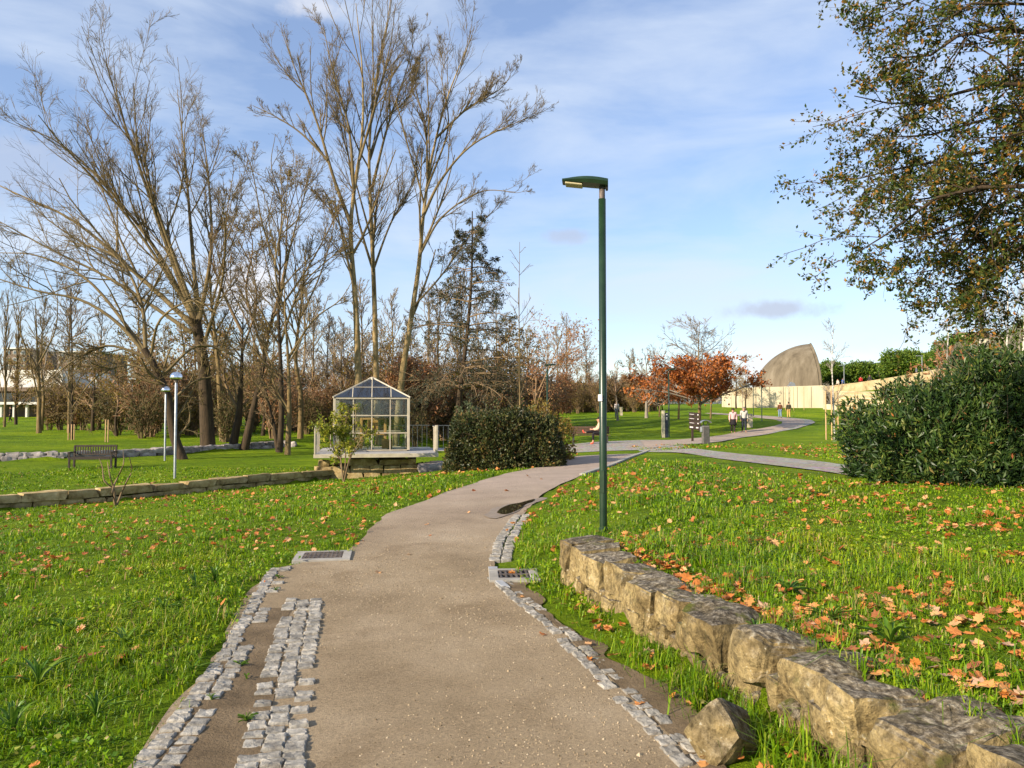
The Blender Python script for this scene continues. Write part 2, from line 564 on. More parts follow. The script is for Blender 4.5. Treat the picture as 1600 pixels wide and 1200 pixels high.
def wallstone_mat():
    m, t, b, o = newmat('granite_wall')
    g = t.nodes.new('ShaderNodeNewGeometry')
    n1 = noise(t, 3.2, 10, 0.68, vec=g.outputs['Position'])
    n2 = noise(t, 26, 8, 0.7, vec=g.outputs['Position'])
    n3 = noise(t, 9, 6, 0.6, vec=g.outputs['Position'], dist=0.5)
    gold = ramp(t, n1, [(0.3, (0.14, 0.098, 0.042)), (0.45, (0.32, 0.235, 0.105)), (0.6, (0.45, 0.345, 0.165)), (0.75, (0.54, 0.47, 0.32))])
    grey = ramp(t, n2, [(0.33, (0.06, 0.048, 0.035)), (0.5, (0.19, 0.16, 0.12)), (0.66, (0.42, 0.38, 0.31))])
    sx = t.nodes.new('ShaderNodeSeparateXYZ'); t.links.new(g.outputs['Normal'], sx.inputs[0])
    add = t.nodes.new('ShaderNodeMath'); add.operation = 'MULTIPLY_ADD'; add.inputs[1].default_value = 0.9
    t.links.new(n3, add.inputs[0]); t.links.new(sx.outputs['Z'], add.inputs[2])
    c = mixc(t, maprange(t, add.outputs[0], 0.65, 1.5), gold, grey)
    sp = ramp(t, n2, [(0.32, (0.38, 0.36, 0.33)), (0.5, (0.95, 0.95, 0.95)), (0.66, (1.35, 1.32, 1.25))])
    c = mixc(t, 1.0, c, sp, 'MULTIPLY')
    dark = maprange(t, n3, 0.34, 0.48, 0.6, 0.0)
    c = mixc(t, dark, c, (0.035, 0.030, 0.018))                       # dark weathering stains
    lich = maprange(t, n2, 0.62, 0.66)
    c = mixc(t, lich, c, (0.55, 0.50, 0.36))
    oi = t.nodes.new('ShaderNodeObjectInfo')
    f = maprange(t, oi.outputs['Random'], 0, 1, 0.72, 1.12)
    cb = t.nodes.new('ShaderNodeCombineColor')
    for i in range(3): t.links.new(f, cb.inputs[i])
    c = mixc(t, 1.0, c, cb.outputs[0], 'MULTIPLY')
    moss = noise(t, 4.0, 6, 0.7, vec=g.outputs['Position'])
    mz = t.nodes.new('ShaderNodeMath'); mz.operation = 'MULTIPLY'
    t.links.new(maprange(t, moss, 0.56, 0.66), mz.inputs[0]); t.links.new(maprange(t, sx.outputs['Z'], 0.0, 0.7), mz.inputs[1])
    c = mixc(t, mz.outputs[0], c, (0.10, 0.105, 0.018))
    t.links.new(c, b.inputs['Base Color']); b.inputs['Roughness'].default_value = 0.92; b.inputs['Specular IOR Level'].default_value = 0.2
    ad = t.nodes.new('ShaderNodeMath'); ad.operation = 'ADD'; t.links.new(n2, ad.inputs[0]); t.links.new(n3, ad.inputs[1])
    bump(t, b, ad.outputs[0], 1.0, 0.045)
    return m


M_WALLST = wallstone_mat()


def lawn_mat():
    m, t, b, o = newmat('lawn')
    p = wpos(t)
    a = noise(t, 0.16, 9, 0.68, vec=p); c1 = noise(t, 3.0, 8, 0.75, vec=p); c2 = noise(t, 30.0, 4, 0.8, vec=p)
    base = ramp(t, a, [(0.30, (0.075, 0.140, 0.005)), (0.45, (0.140, 0.235, 0.006)), (0.58, (0.205, 0.300, 0.007)), (0.72, (0.280, 0.340, 0.012))])
    fine = ramp(t, c1, [(0.25, (0.45, 0.48, 0.4)), (0.5, (0.95, 0.95, 0.9)), (0.75, (1.5, 1.4, 1.2))])
    c = mixc(t, 1.0, base, fine, 'MULTIPLY')
    f2 = ramp(t, c2, [(0.3, (0.55, 0.6, 0.5)), (0.7, (1.35, 1.3, 1.2))])
    c = mixc(t, 1.0, c, f2, 'MULTIPLY')
    soil = noise(t, 0.9, 6, 0.7, vec=p)
    mid = noise(t, 0.55, 7, 0.72, vec=p, stretch=(0.7, 1.6, 1))
    c = mixc(t, 1.0, c, ramp(t, mid, [(0.3, (0.62, 0.66, 0.6)), (0.5, (1.0, 1.0, 1.0)), (0.7, (1.3, 1.18, 1.1))]), 'MULTIPLY')
    c = mixc(t, maprange(t, soil, 0.60, 0.74, 0.0, 0.55), c, (0.11, 0.085, 0.03))
    t.links.new(c, b.inputs['Base Color']); b.inputs['Roughness'].default_value = 0.95; b.inputs['Specular IOR Level'].default_value = 0.1
    ad = t.nodes.new('ShaderNodeMath'); ad.operation = 'ADD'; t.links.new(c1, ad.inputs[0]); t.links.new(c2, ad.inputs[1])
    bump(t, b, ad.outputs[0], 1.0, 0.10)
    return m


def path_mat():
    m, t, b, o = newmat('compacted_gravel')
    p = wpos(t)
    a = noise(t, 0.7, 8, 0.62, vec=p); f = noise(t, 60, 6, 0.85, vec=p); g = noise(t, 190, 3, 0.8, vec=p)
    st = noise(t, 1.1, 7, 0.65, vec=p, dist=0.6)
    base = ramp(t, a, [(0.30, (0.215, 0.158, 0.096)), (0.46, (0.31, 0.235, 0.148)), (0.58, (0.365, 0.282, 0.185)), (0.72, (0.45, 0.36, 0.25))])
    c = mixc(t, 1.0, base, ramp(t, f, [(0.30, (0.52, 0.51, 0.49)), (0.5, (1.0, 1.0, 1.0)), (0.70, (1.4, 1.37, 1.3))]), 'MULTIPLY')
    c = mixc(t, 1.0, c, ramp(t, g, [(0.28, (0.62, 0.62, 0.62)), (0.7, (1.32, 1.32, 1.32))]), 'MULTIPLY')
    c = mixc(t, maprange(t, st, 0.55, 0.72, 0, 0.65), c, (0.15, 0.10, 0.052))
    # farther on the surface is a smoother, pinker asphalt
    sx = t.nodes.new('ShaderNodeSeparateXYZ'); t.links.new(p, sx.inputs[0])
    far = mixc(t, 1.0, (0.36, 0.285, 0.235), ramp(t, noise(t, 1.3, 8, 0.7, vec=p), [(0.3, (0.8, 0.8, 0.8)), (0.7, (1.18, 1.18, 1.18))]), 'MULTIPLY')
    c = mixc(t, maprange(t, sx.outputs['Y'], 8, 17, 0, 0.85), c, far)
    vo = t.nodes.new('ShaderNodeTexVoronoi'); vo.inputs['Scale'].default_value = 11.0; t.links.new(p, vo.inputs['Vector'])
    c = mixc(t, maprange(t, vo.outputs['Distance'], 0.03, 0.07, 0.45, 0.0), c, (0.44, 0.36, 0.25))
    t.links.new(c, b.inputs['Base Color']); b.inputs['Roughness'].default_value = 0.9; b.inputs['Specular IOR Level'].default_value = 0.15
    ad = t.nodes.new('ShaderNodeMath'); ad.operation = 'ADD'; t.links.new(f, ad.inputs[0]); t.links.new(g, ad.inputs[1])
    bump(t, b, ad.outputs[0], 0.8, 0.012)
    return m


def cobblefield_mat():
    m, t, b, o = newmat('far_cobbles')
    p = wpos(t)
    vo = t.nodes.new('ShaderNodeTexVoronoi'); vo.inputs['Scale'].default_value = 5.0; t.links.new(p, vo.inputs['Vector'])
    ve = t.nodes.new('ShaderNodeTexVoronoi'); ve.feature = 'DISTANCE_TO_EDGE'; ve.inputs['Scale'].default_value = 5.0; t.links.new(p, ve.inputs['Vector'])
    c = mixc(t, 0.35, (0.30, 0.275, 0.24), vo.outputs['Color'], 'SOFT_LIGHT')
    c = mixc(t, maprange(t, ve.outputs['Distance'], 0.02, 0.09, 0.8, 0.0), c, (0.12, 0.105, 0.06))
    c = mixc(t, maprange(t, noise(t, 0.8, 5, 0.7, vec=p), 0.5, 0.7, 0, 0.7), c, (0.22, 0.17, 0.10))
    t.links.new(c, b.inputs['Base Color']); b.inputs['Roughness'].default_value = 0.8
    bump(t, b, ve.outputs['Distance'], 0.6, 0.05)
    return m


M_LAWN, M_PATH, M_COBF = lawn_mat(), path_mat(), cobblefield_mat()
M_SETT = surf('granite_setts', [(0.3, (0.115, 0.103, 0.088)), (0.5, (0.27, 0.25, 0.215)), (0.72, (0.44, 0.41, 0.36))], 14, 0.75, 0.7, 45, detail=8, rnd=0.22, world_=True)
M_KERB = surf('kerb_concrete', [(0.3, (0.24, 0.22, 0.19)), (0.7, (0.36, 0.34, 0.30))], 4, 0.85, 0.3, 30, rnd=0.08)
M_SOIL = surf('bare_soil', [(0.3, (0.085, 0.058, 0.030)), (0.5, (0.15, 0.105, 0.058)), (0.75, (0.225, 0.165, 0.10))], 3, 0.95, 0.9, 40, world_=True)
M_RUST = surf('cast_iron', [(0.35, (0.07, 0.06, 0.055)), (0.6, (0.16, 0.13, 0.11)), (0.75, (0.22, 0.15, 0.10))], 12, 0.6, 0.3, metal=0.5)
M_PITSHADE = surf('drain_pit_shade', [(0.3, (0.008, 0.007, 0.006)), (0.7, (0.02, 0.016, 0.012))], 8, 0.9, 0.2)  # near-black colour standing in for the shade below the grate bars

# ------------------------------------------------------------------ ground
def geo_axis(lo, hi, step, out_lo, out_hi, growth):
    a = list(np.arange(lo, hi + 1e-6, step))
    s_, v = step, a[-1]
    while v < out_hi:
        s_ *= growth; v += s_; a.append(v)
    s_, v = step, a[0]; pre = []
    while v > out_lo:
        s_ *= growth; v -= s_; pre.append(v)
    return np.array(pre[::-1] + a)


gx = geo_axis(-12, 10, 0.25, -2500, 2500, 1.09)
gy = geo_axis(-1, 14, 0.25, -60, 3800, 1.045)
GX, GY = np.meshgrid(gx, gy)
GZ = H(GX, GY)
GZ += 0.012 * fnoise(np.stack([GX, GY], -1), 2.2, 3) * ((GX < XL(np.minimum(GY, Y_END)) - 0.4) | (GX > XR(np.minimum(GY, Y_END)) + 0.6))
inpath = (GX > XL(np.minimum(GY, Y_END)) + 0.02) & (GX < XR(np.minimum(GY, Y_END)) - 0.02) & (GY < Y_END - 1)
GZ -= np.where(inpath, 0.03, 0.0)
ny, nx = GX.shape
idx = np.arange(ny * nx).reshape(ny, nx)
fq = np.stack([idx[:-1, :-1], idx[:-1, 1:], idx[1:, 1:], idx[1:, :-1]], -1).reshape(-1, 4)
g = MB().add(np.stack([GX, GY, GZ], -1).reshape(-1, 3), fq).build('ground', M_LAWN, smooth=True)
tag(g, 'green lawn of the park sloping away from the path', 'lawn', kind='structure')


def strip(name, mat, Lp, Rp, lift, cross=6, parent=None, label=None, cat=None):
    """a sheet laid on the ground between two edge lines"""
    Lp, Rp = np.asarray(Lp, float), np.asarray(Rp, float)
    t = np.linspace(0, 1, cross + 1)
    XY = Lp[:, None, :2] * (1 - t)[None, :, None] + Rp[:, None, :2] * t[None, :, None]
    Z = H(XY[..., 0], XY[..., 1]) + lift
    v = np.concatenate([XY, Z[..., None]], -1)
    n, m_ = v.shape[:2]
    ii = np.arange(n * m_).reshape(n, m_)
    f = np.stack([ii[:-1, :-1], ii[:-1, 1:], ii[1:, 1:], ii[1:, :-1]], -1).reshape(-1, 4)
    o = MB().add(v.reshape(-1, 3), f).build(name, mat, parent, smooth=True)
    if parent is None: tag(o, label, cat, kind='structure')
    return o


def resample(pts, n):
    pts = np.asarray(pts, float)
    d = np.concatenate([[0], np.cumsum(np.linalg.norm(np.diff(pts, axis=0), axis=1))])
    s_ = np.linspace(0, d[-1], n)
    return np.stack([np.interp(s_, d, pts[:, k]) for k in range(pts.shape[1])], -1)


def smoothpts(pts, n):
    """Catmull-Rom through the points"""
    pts = np.asarray(pts, float)
    q = np.vstack([2 * pts[0] - pts[1], pts, 2 * pts[-1] - pts[-2]])
    out = []
    for i in range(1, len(q) - 2):
        t = np.linspace(0, 1, 14, endpoint=False)[:, None]
        a, b_, c, d = q[i - 1], q[i], q[i + 1], q[i + 2]
        out.append(0.5 * (2 * b_ + (c - a) * t + (2 * a - 5 * b_ + 4 * c - d) * t ** 2 + (3 * b_ - a - 3 * c + d) * t ** 3))
    out.append(q[-2:-1])
    return resample(np.vstack(out), n)


ys = np.concatenate([np.arange(-5, 14, 0.2), np.arange(14, Y_END, 0.6)])
wob = 0.035 * fnoise(ys[:, None], 2.5, 5) + 0.02 * fnoise(ys[:, None], 7, 6)
path = strip('path', M_PATH, np.stack([XL(ys) - 0.03 + wob, ys], -1), np.stack([XR(ys) + 0.05 + wob[::-1], ys], -1), 0.006, 16,
             label='beige gravel footpath curving through the lawn', cat='path')
hp = lambda lst: np.array([hit(a, b_)[:2] for a, b_ in lst])
# paved crossing in the middle distance, cross path, far path
strip('cobbled_crossing', M_COBF, resample(hp([(866, 698), (930, 691), (1000, 688), (1060, 688)]), 20), resample(hp([(893, 708), (955, 705), (1015, 703), (1075, 701)]), 20), 0.016, 6,
      label='worn grey cobbled strip across the path before the bench', cat='paving')
strip('cross_path', M_COBF, smoothpts(hp([(985, 694), (1060, 699), (1120, 706), (1200, 714), (1280, 722), (1340, 731), (1420, 742)]), 40),
      smoothpts(hp([(1000, 706), (1060, 708), (1120, 717), (1200, 727), (1280, 737), (1340, 746), (1420, 757)]), 40), 0.022, 6,
      label='narrow grey gravel side path running towards the big bush', cat='path')
farL = hp([(1010, 701), (1060, 696), (1110, 692), (1160, 684), (1210, 675), (1240, 668), (1258, 661), (1255, 657.5), (1235, 654.5), (1200, 651), (1160, 648.5), (1110, 645.5)])
farR = hp([(1000, 690), (1050, 688), (1100, 684), (1150, 676), (1190, 670), (1215, 664.5), (1222, 660), (1214, 657), (1195, 654.5), (1170, 651.8), (1140, 649.3), (1100, 646.3)])
strip('far_path', M_PATH, smoothpts(farR, 60), smoothpts(farL, 60), 0.03, 6, label='pinkish path winding on past the walking couple', cat='path')
farE = farL + (farL - farR) / np.linalg.norm(farL - farR, axis=1, keepdims=True) * np.interp(np.arange(len(farL)), [0, 5, 7, 11], [0.3, 0.7, 1.1, 0.3])[:, None]
strip('far_kerb', M_COBF, smoothpts(farL, 60), smoothpts(farE, 60), 0.034, 2, label='pale cobbled edging of the far winding path', cat='kerb')

# pale kerb stones along the right edge of the path beyond the puddle
ka = [p_ for p_ in EDGE_R if 16.0 < p_[1]]
kl = resample(np.array(ka), 26)
kerb = thing('kerb', (kl[0][0], kl[0][1], h1(*kl[0])), 'pale concrete kerb along the right edge of the path before the crossing', 'kerb')
kerb['kind'] = 'structure'
for i in range(len(kl) - 1):
    a, b_ = kl[i], kl[i + 1]
    c = (a + b_) / 2; d = b_ - a; L = np.linalg.norm(d)
    MB().bevbox((c[0] + 0.07, c[1], h1(*c) + 0.0), (L - 0.012, 0.14, 0.10), 0.012, rotz(math.atan2(d[1], d[0]))).build('kerb_stone', M_KERB, kerb, origin=(c[0], c[1], 0))

# ------------------------------------------------------------------ setts along the path
def sett_mesh(seed):
    r = np.random.default_rng(seed)
    n = 12
    a = np.arange(n) * 2 * np.pi / n + 0.26
    sq = 1.0 / np.maximum(np.abs(np.cos(a)), np.abs(np.sin(a))) ** 0.93
    rad = 0.5 * sq * r.uniform(0.90, 1.05, n)
    mb = MB()
    v = []
    for sc, z in ((1.0, -0.9), (1.0, 0.72), (0.95, 0.93), (0.80, 1.0)):
        v.append(np.stack([rad * np.cos(a) * sc, rad * np.sin(a) * sc, np.full(n, z) + r.uniform(-0.09, 0.09, n) * (z > 0.6)], -1))
    v.append(np.array([[0, 0, 1.0 + r.uniform(-0.06, 0.05)]]))
    f = [[j * n + k, j * n + (k + 1) % n, (j + 1) * n + (k + 1) % n, (j + 1) * n + k] for j in range(3) for k in range(n)]
    mb.add(np.vstack(v), f)
    mb.f.append(np.array([[3 * n + k, 3 * n + (k + 1) % n, 4 * n] for k in range(n)])); mb.m.append(np.zeros(n)); mb.v.append(np.zeros((0, 3)))
    me = mb.mesh('sett', False); me.materials.append(M_SETT)
    return me


SETTS = [sett_mesh(i) for i in range(8)]


def sett_rows(label, line, offsets, size, gap, keep, seed, up=0.012):
    r = np.random.default_rng(seed)
    line = np.asarray(line, float)
    L = np.linalg.norm(np.diff(line, axis=0), axis=1).sum()
    root = thing('cobble_kerb', (line[0][0], line[0][1], h1(*line[0])), label, 'kerb'); root['kind'] = 'structure'
    for ci, off in enumerate(offsets):
        s_ = r.uniform(0, gap); pts = resample(line, 200); dd = np.linspace(0, L, 200)
        while s_ < L:
            ln = size[1] * r.uniform(0.78, 1.2)
            q = np.array([np.interp(s_ + ln / 2, dd, pts[:, k]) for k in (0, 1)])
            q2 = np.array([np.interp(s_ + ln / 2 + 0.1, dd, pts[:, k]) for k in (0, 1)]); t_ = q2 - q
            if np.linalg.norm(t_) < 1e-6: break
            t_ /= np.linalg.norm(t_); nrm = np.array([t_[1], -t_[0]])
            c = q + nrm * (off + r.uniform(-0.010, 0.010))
            if r.random() < keep(c[1], ci):
                o = link('cobble', SETTS[r.integers(8)], root, (c[0], c[1], h1(*c) + up + r.uniform(-0.010, 0.004) - 0.037))
                o.rotation_euler = (r.normal(0, 0.05), r.normal(0, 0.05), math.atan2(t_[1], t_[0]) + r.normal(0, 0.07) + math.pi * r.integers(2))
                o.scale = (ln * 1.0, size[0] * r.uniform(0.94, 1.1), 0.045)
            s_ += ln + gap * r.uniform(0.5, 1.3)
    return root


lk = np.array([p_ for p_ in EDGE_L if p_[1] < pz(422, 888, 0)[1] + 0.05 and p_[1] > 1.5])
lk = np.vstack([[np.interp(1.6, EDGE_L[:, 1], EDGE_L[:, 0]), 1.6], lk])
sett_rows('double row of grey granite cobbles between the left lawn and the gravel path', lk, (0.05, 0.155), (0.10, 0.095), 0.014,
          lambda y, c: 1.0 if c == 0 else (0.9 if y < 5.5 else 0.35), 21)
gl = poly_from_pix([(455, 1290), (462, 1200), (475, 1100), (488, 1000), (497, 935)])
sett_rows('worn three-row strip of pale cobbles sunk in the gravel path', gl, (-0.01, -0.115, -0.22), (0.10, 0.085), 0.014,
          lambda y, c: (0.97 if y > 4.7 else (0.85 if y < 4.2 else 0.6)) * (0.9 if c == 2 or (c == 0 and y < 5) else 1.0), 22, up=0.013)
rk = np.array([p_ for p_ in EDGE_R if 1.5 < p_[1] < pz(772, 902, 0)[1] + 0.02])
sett_rows('narrow cobble edging between the gravel path and the stone wall', rk, (-0.035, 0.055), (0.075, 0.10), 0.012, lambda y, c: 0.96 if c == 0 else 0.65, 23, up=0.012)
ru = np.array([p_ for p_ in EDGE_R if pz(768, 878, 0)[1] - 0.02 < p_[1] < pz(806, 804, 0)[1]])
ru = np.vstack([ru, pz(806, 806, 0)[:2][None]])
sett_rows('double cobble row along the grass from the grate to the puddle', ru, (0.03, 0.165), (0.115, 0.10), 0.014, lambda y, c: 0.97, 24)

# ------------------------------------------------------------------ drain grates
def grate(px, py, w, l, rot, label, frame_label=None, bars=9, rows=2):
    c = hit(px, py); c[2] += 0.012
    root = thing('drain_grate', c, label, 'drain')
    Rz = rotz(rot)
    def bx(mb, lx, ly, lz, sx, sy, sz): mb.bevbox(c + Rz @ np.array([lx, ly, lz]), (sx, sy, sz), 0.004, Rz)
    fw = 0.09
    for lx, ly, sx, sy in ((0, l / 2 + fw / 2, w + 2 * fw, fw), (0, -l / 2 - fw / 2, w + 2 * fw, fw), (w / 2 + fw / 2, 0, fw, l - 0.004), (-w / 2 - fw / 2, 0, fw, l - 0.004)):
        mb = MB(); bx(mb, lx, ly, -0.010, sx, sy, 0.05); mb.build('concrete_frame', M_KERB, root)
    mb = MB(); mb.box(c + np.array([0, 0, -0.002]), (w, l, 0.006), Rz); mb.build('pit_shade', M_PITSHADE, root)  # thin plate, no hollow: the pit's shade is put into its colour
    for i in range(bars):
        x = -w / 2 + (i + 0.5) * w / bars
        mb = MB(); bx(mb, x, 0, 0.006, w / bars * 0.42, l, 0.018); mb.build('bar', M_RUST, root)
    for j in range(rows + 1):
        y = -l / 2 + j * l / rows
        mb = MB(); bx(mb, 0, y * 0.95, 0.008, w, 0.024, 0.02); mb.build('cross_bar', M_RUST, root)
    return root


grate(505, 872, 0.42, 0.36, 0.16, 'iron drain grate in a pale concrete frame at the left path edge', bars=9, rows=4)
grate(803, 902, 0.30, 0.34, 0.05, 'iron drain grate half hidden in grass by the cobble kerb', bars=6, rows=2)
ks = hit(783, 907)
sl = thing('kerb_slab', ks, 'smooth grey curved slab beside the right drain grate', 'slab')
o_ = [hit(a, b_) for a, b_ in ((763, 890), (777, 890), (779, 906), (797, 922), (783, 920), (768, 906))]
MB().prism([p_ + np.array([0, 0, -0.03]) for p_ in o_][::1], (0, 0, 0.055)).build('slab', surf('grey_slate_slab', [(0.3, (0.24, 0.25, 0.27)), (0.7, (0.36, 0.37, 0.38))], 6, 0.7, 0.2), sl)

# puddle
m, t, b, o = newmat('puddle_water')
b.inputs['Base Color'].default_value = (0.035, 0.026, 0.015, 1); b.inputs['Roughness'].default_value = 0.02
b.inputs['Specular IOR Level'].default_value = 0.6
pd = [hit(a, b_) for a, b_ in ((776, 803), (783, 796), (797, 790), (812, 787), (826, 783), (836, 781), (832, 785), (822, 789), (815, 795), (803, 801), (788, 806))]
pm = smoothpts(np.array(pd + [pd[0]]), 48)[:-1]; pm[:, 2] = h1(*np.mean(pm, 0)[:2]) + 0.018
cen = pm.mean(0)
mb = MB(); n = len(pm)
mb.v = [np.vstack([pm, cen[None]])]; mb.n = n + 1
mb.f = [np.array([[i, (i + 1) % n, n] for i in range(n)])]; mb.m = [np.zeros(n)]
pu = mb.build('puddle', m); pu.location = tuple(np.array(pu.location)); tag(pu, 'small dark puddle at the right edge of the gravel path', 'puddle', kind='structure')
wet = surf('wet_gravel', [(0.3, (0.19, 0.14, 0.095)), (0.7, (0.29, 0.225, 0.16))], 5, 0.55, 0.5, 70, world_=True, spec=0.5)
pw = cen + (pm - cen) * np.array([1.55, 1.25, 1]) * (1 + 0.12 * fnoise(pm[:, :2], 6, 8))[:, None]; pw[:, 2] = pm[0, 2] - 0.006
mb = MB(); mb.v = [np.vstack([pw, cen[None] - [[0, 0, 0.006]]])]; mb.n = n + 1
mb.f = [np.array([[i, (i + 1) % n, n] for i in range(n)])]; mb.m = [np.zeros(n)]
tag(mb.build('wet_margin', wet), 'damp darker gravel round the small puddle', 'wet patch', kind='structure')

# bare soil between right kerb and wall, and along the left cobbles
ysl = np.arange(1.6, 7.2, 0.05)
strip('soil_strip', M_SOIL, np.stack([XR(ysl) + 0.02, ysl], -1), np.stack([np.minimum(XR(ysl) + 0.17 + 0.07 * fnoise(ysl[:, None], 3, 43) + 0.06 * fnoise(ysl[:, None], 11, 44), XW(ysl) + 0.1), ysl], -1), 0.011, 6, label='bare soil and patchy grass at the foot of the stone wall', cat='soil')

gy_ = np.arange(1.7, 6.3, 0.05); gs_ = gl[np.argsort(gl[:, 1])]
strip('soil_gutter', M_SOIL, np.stack([XL(gy_) + 0.06, gy_], -1), np.stack([np.interp(gy_, gs_[:, 1], gs_[:, 0]) - 0.17 + 0.03 * fnoise(gy_[:, None], 9, 45), gy_], -1), 0.0085, 4, label='brown soil between the two cobble strips', cat='soil')

# ------------------------------------------------------------------ stones
_CUBE = {}
def cube_grid(n):
    if n in _CUBE: return _CUBE[n]
    u = np.linspace(-1, 1, n + 1)
    vs_, fs, key = [], [], {}
    def vid(p):
        k = tuple(np.round(p, 5))
        if k not in key: key[k] = len(vs_); vs_.append(p)
        return key[k]
    for a in range(3):
        for sg in (-1, 1):
            for i in range(n):
                for j in range(n):
                    quad = []
                    for di, dj in ((0, 0), (1, 0), (1, 1), (0, 1)):
                        p = [0, 0, 0]; p[a] = sg; p[(a + 1) % 3] = u[i + di]; p[(a + 2) % 3] = u[j + dj]
                        quad.append(vid(np.array(p, float)))
                    fs.append(quad if sg > 0 else quad[::-1])
    _CUBE[n] = (np.array(vs_), np.array(fs))
    return _CUBE[n]


def stone(name, c, size, rot, mat, parent, n=8, rnd=0.22, rough=0.05, seed=0):
    v, f = cube_grid(n)
    r = np.random.default_rng(seed)
    e = v * (1 - rnd) + rnd * v / np.linalg.norm(v, axis=1, keepdims=True) * 1.12
    # skewed faces: every stone its own wedge
    sk = r.uniform(-0.16, 0.16, (3, 3)); np.fill_diagonal(sk, 0)
    e = e + (v[:, [1, 2, 0]] * v) @ sk * 0.5 + v @ sk * 0.45
    s_ = np.array(size) / 2
    w = e * s_
    d = fnoise(w, 5.0, seed + 1) * 0.6 + fnoise(w, 13.0, seed + 2) * 0.4 + ((fnoise(w, 30.0, seed + 3) * 0.25 - 0.5 * np.abs(fnoise(w, 9.0, seed + 4)) * (np.abs(v) > 0.8).sum(1) / 2 - 0.35 * np.clip(fnoise(w, 7.0, seed + 5) - 0.7, 0, 1) * 3) if n > 7 else 0)
    nn = v / np.linalg.norm(v, axis=1, keepdims=True)
    w = w + nn * (d * rough)[:, None]
    w = w @ np.array(rot).T + np.array(c)
    return MB().add(w, f).build(name, mat, parent, origin=c, smooth=False)


# the retaining wall right of the path
wroot = thing('stone_wall', (WALL[-1][0], WALL[-1][1], 0), 'low dry-stone retaining wall of golden granite beside the path', 'wall')
def wall_pt(y): return np.array([XW(y), y])
def wall_stone(y0, y1, z0, z1, depth, seed, tilt=0.0, dx=0.0, rnd=0.2, rough=0.02):
    a, b_ = wall_pt(y0), wall_pt(y1)
    d = b_ - a; L = np.linalg.norm(d); t_ = d / L; nrm = np.array([-t_[1], t_[0]])
    c = (a + b_) / 2 + nrm * (depth / 2 + dx)
    stone('stone', (c[0], c[1], (z0 + z1) / 2), (L, depth, z1 - z0), rotz(math.atan2(t_[1], t_[0])) @ rotx(tilt), M_WALLST, wroot, 12, rnd, rough, seed)
rw = np.random.default_rng(77)
# (far y, near y, bottom, top, depth, proud, tilt, yaw, rounding)
TOP = [(7.36, 7.06, 0.12, 0.41, 0.46, 0.00, 0.02, 0.05, 0.20), (7.04, 6.70, 0.10, 0.395, 0.40, 0.02, -0.03, -0.05, 0.18), (6.68, 6.26, 0.12, 0.385, 0.36, -0.015, 0.03, 0.04, 0.18), (6.23, 5.85, 0.15, 0.38, 0.36, 0.02, -0.03, -0.05, 0.2),
       (5.82, 5.36, 0.12, 0.37, 0.34, -0.01, 0.03, 0.03, 0.2), (5.33, 4.96, 0.16, 0.36, 0.36, 0.02, -0.03, -0.04, 0.22),
       (4.88, 4.46, 0.12, 0.375, 0.44, -0.05, 0.05, 0.10, 0.44), (4.33, 3.98, 0.15, 0.385, 0.42, 0.0, -0.07, -0.10, 0.38), (3.94, 3.63, 0.17, 0.36, 0.46, 0.03, 0.08, 0.12, 0.48), (3.58, 3.27, 0.12, 0.375, 0.42, -0.04, -0.05, -0.12, 0.42),
       (3.23, 2.85, 0.09, 0.375, 0.52, -0.03, 0.05, 0.06, 0.34), (2.82, 2.38, 0.06, 0.37, 0.58, 0.0, -0.04, -0.05, 0.3), (2.34, 1.75, 0.0, 0.36, 0.6, 0, 0.03, -0.05, 0.3), (1.7, 1.0, 0.0, 0.36, 0.6, 0, 0, 0, 0.3)]
def wall_stone2(y0, y1, z0, z1, depth, dx, tilt, yaw, rnd, seed, rough):
    a, b_ = wall_pt(y0), wall_pt(y1)
    d = b_ - a; L = np.linalg.norm(d); t_ = d / L; nrm = np.array([-t_[1], t_[0]])
    c = (a + b_) / 2 + nrm * (depth / 2 + dx)
    stone('stone', (c[0], c[1], (z0 + z1) / 2), (L, depth, z1 - z0), rotz(math.atan2(t_[1], t_[0]) + yaw) @ rotx(tilt) @ roty(rw.uniform(-0.05, 0.05)), M_WALLST, wroot, 15, rnd * 0.8, rough, seed)
for i, q in enumerate(TOP): wall_stone2(*q, 100 + i, 0.022 if i < 6 else 0.034)
lo = 7.28
k = 0
while lo > 1.2:
    ln = rw.uniform(0.16, 0.46)
    zt = 0.115 + rw.uniform(-0.02, 0.035)
    wall_stone2(lo, lo - ln + 0.018, -0.14, zt, 0.32, rw.uniform(-0.035, 0.04), rw.uniform(-0.08, 0.08), rw.uniform(-0.1, 0.1), rw.uniform(0.25, 0.48), 140 + k, 0.03)
    lo -= ln; k += 1
for i, (y, z, h) in enumerate(((6.75, 0.07, 0.09), (6.35, 0.08, 0.08), (6.2, 0.08, 0.10), (5.75, 0.08, 0.09), (5.45, 0.09, 0.11), (5.2, 0.08, 0.10), (4.95, 0.10, 0.17), (4.38, 0.10, 0.20), (4.30, 0.07, 0.10), (3.99, 0.10, 0.14), (3.72, 0.10, 0.10), (3.62, 0.10, 0.16), (3.28, 0.09, 0.16), (2.86, 0.08, 0.16), (4.6, 0.06, 0.12), (3.45, 0.05, 0.13))):
    wall_stone2(y, y - rw.uniform(0.08, 0.17), z, z + h, 0.18, rw.uniform(-0.035, 0.01), rw.uniform(-0.12, 0.12), rw.uniform(-0.2, 0.2), 0.34, 170 + i, 0.014)
fl = MB()
for y in np.arange(1.0, 7.2, 0.25):   # packed earth behind the face stones
    a = wall_pt(y); fl.box((a[0] + 0.27, y + 0.12, 0.08), (0.22, 0.26, 0.36))
fl.build('earth_fill', M_SOIL, wroot)
b0 = hit(1140, 1185)
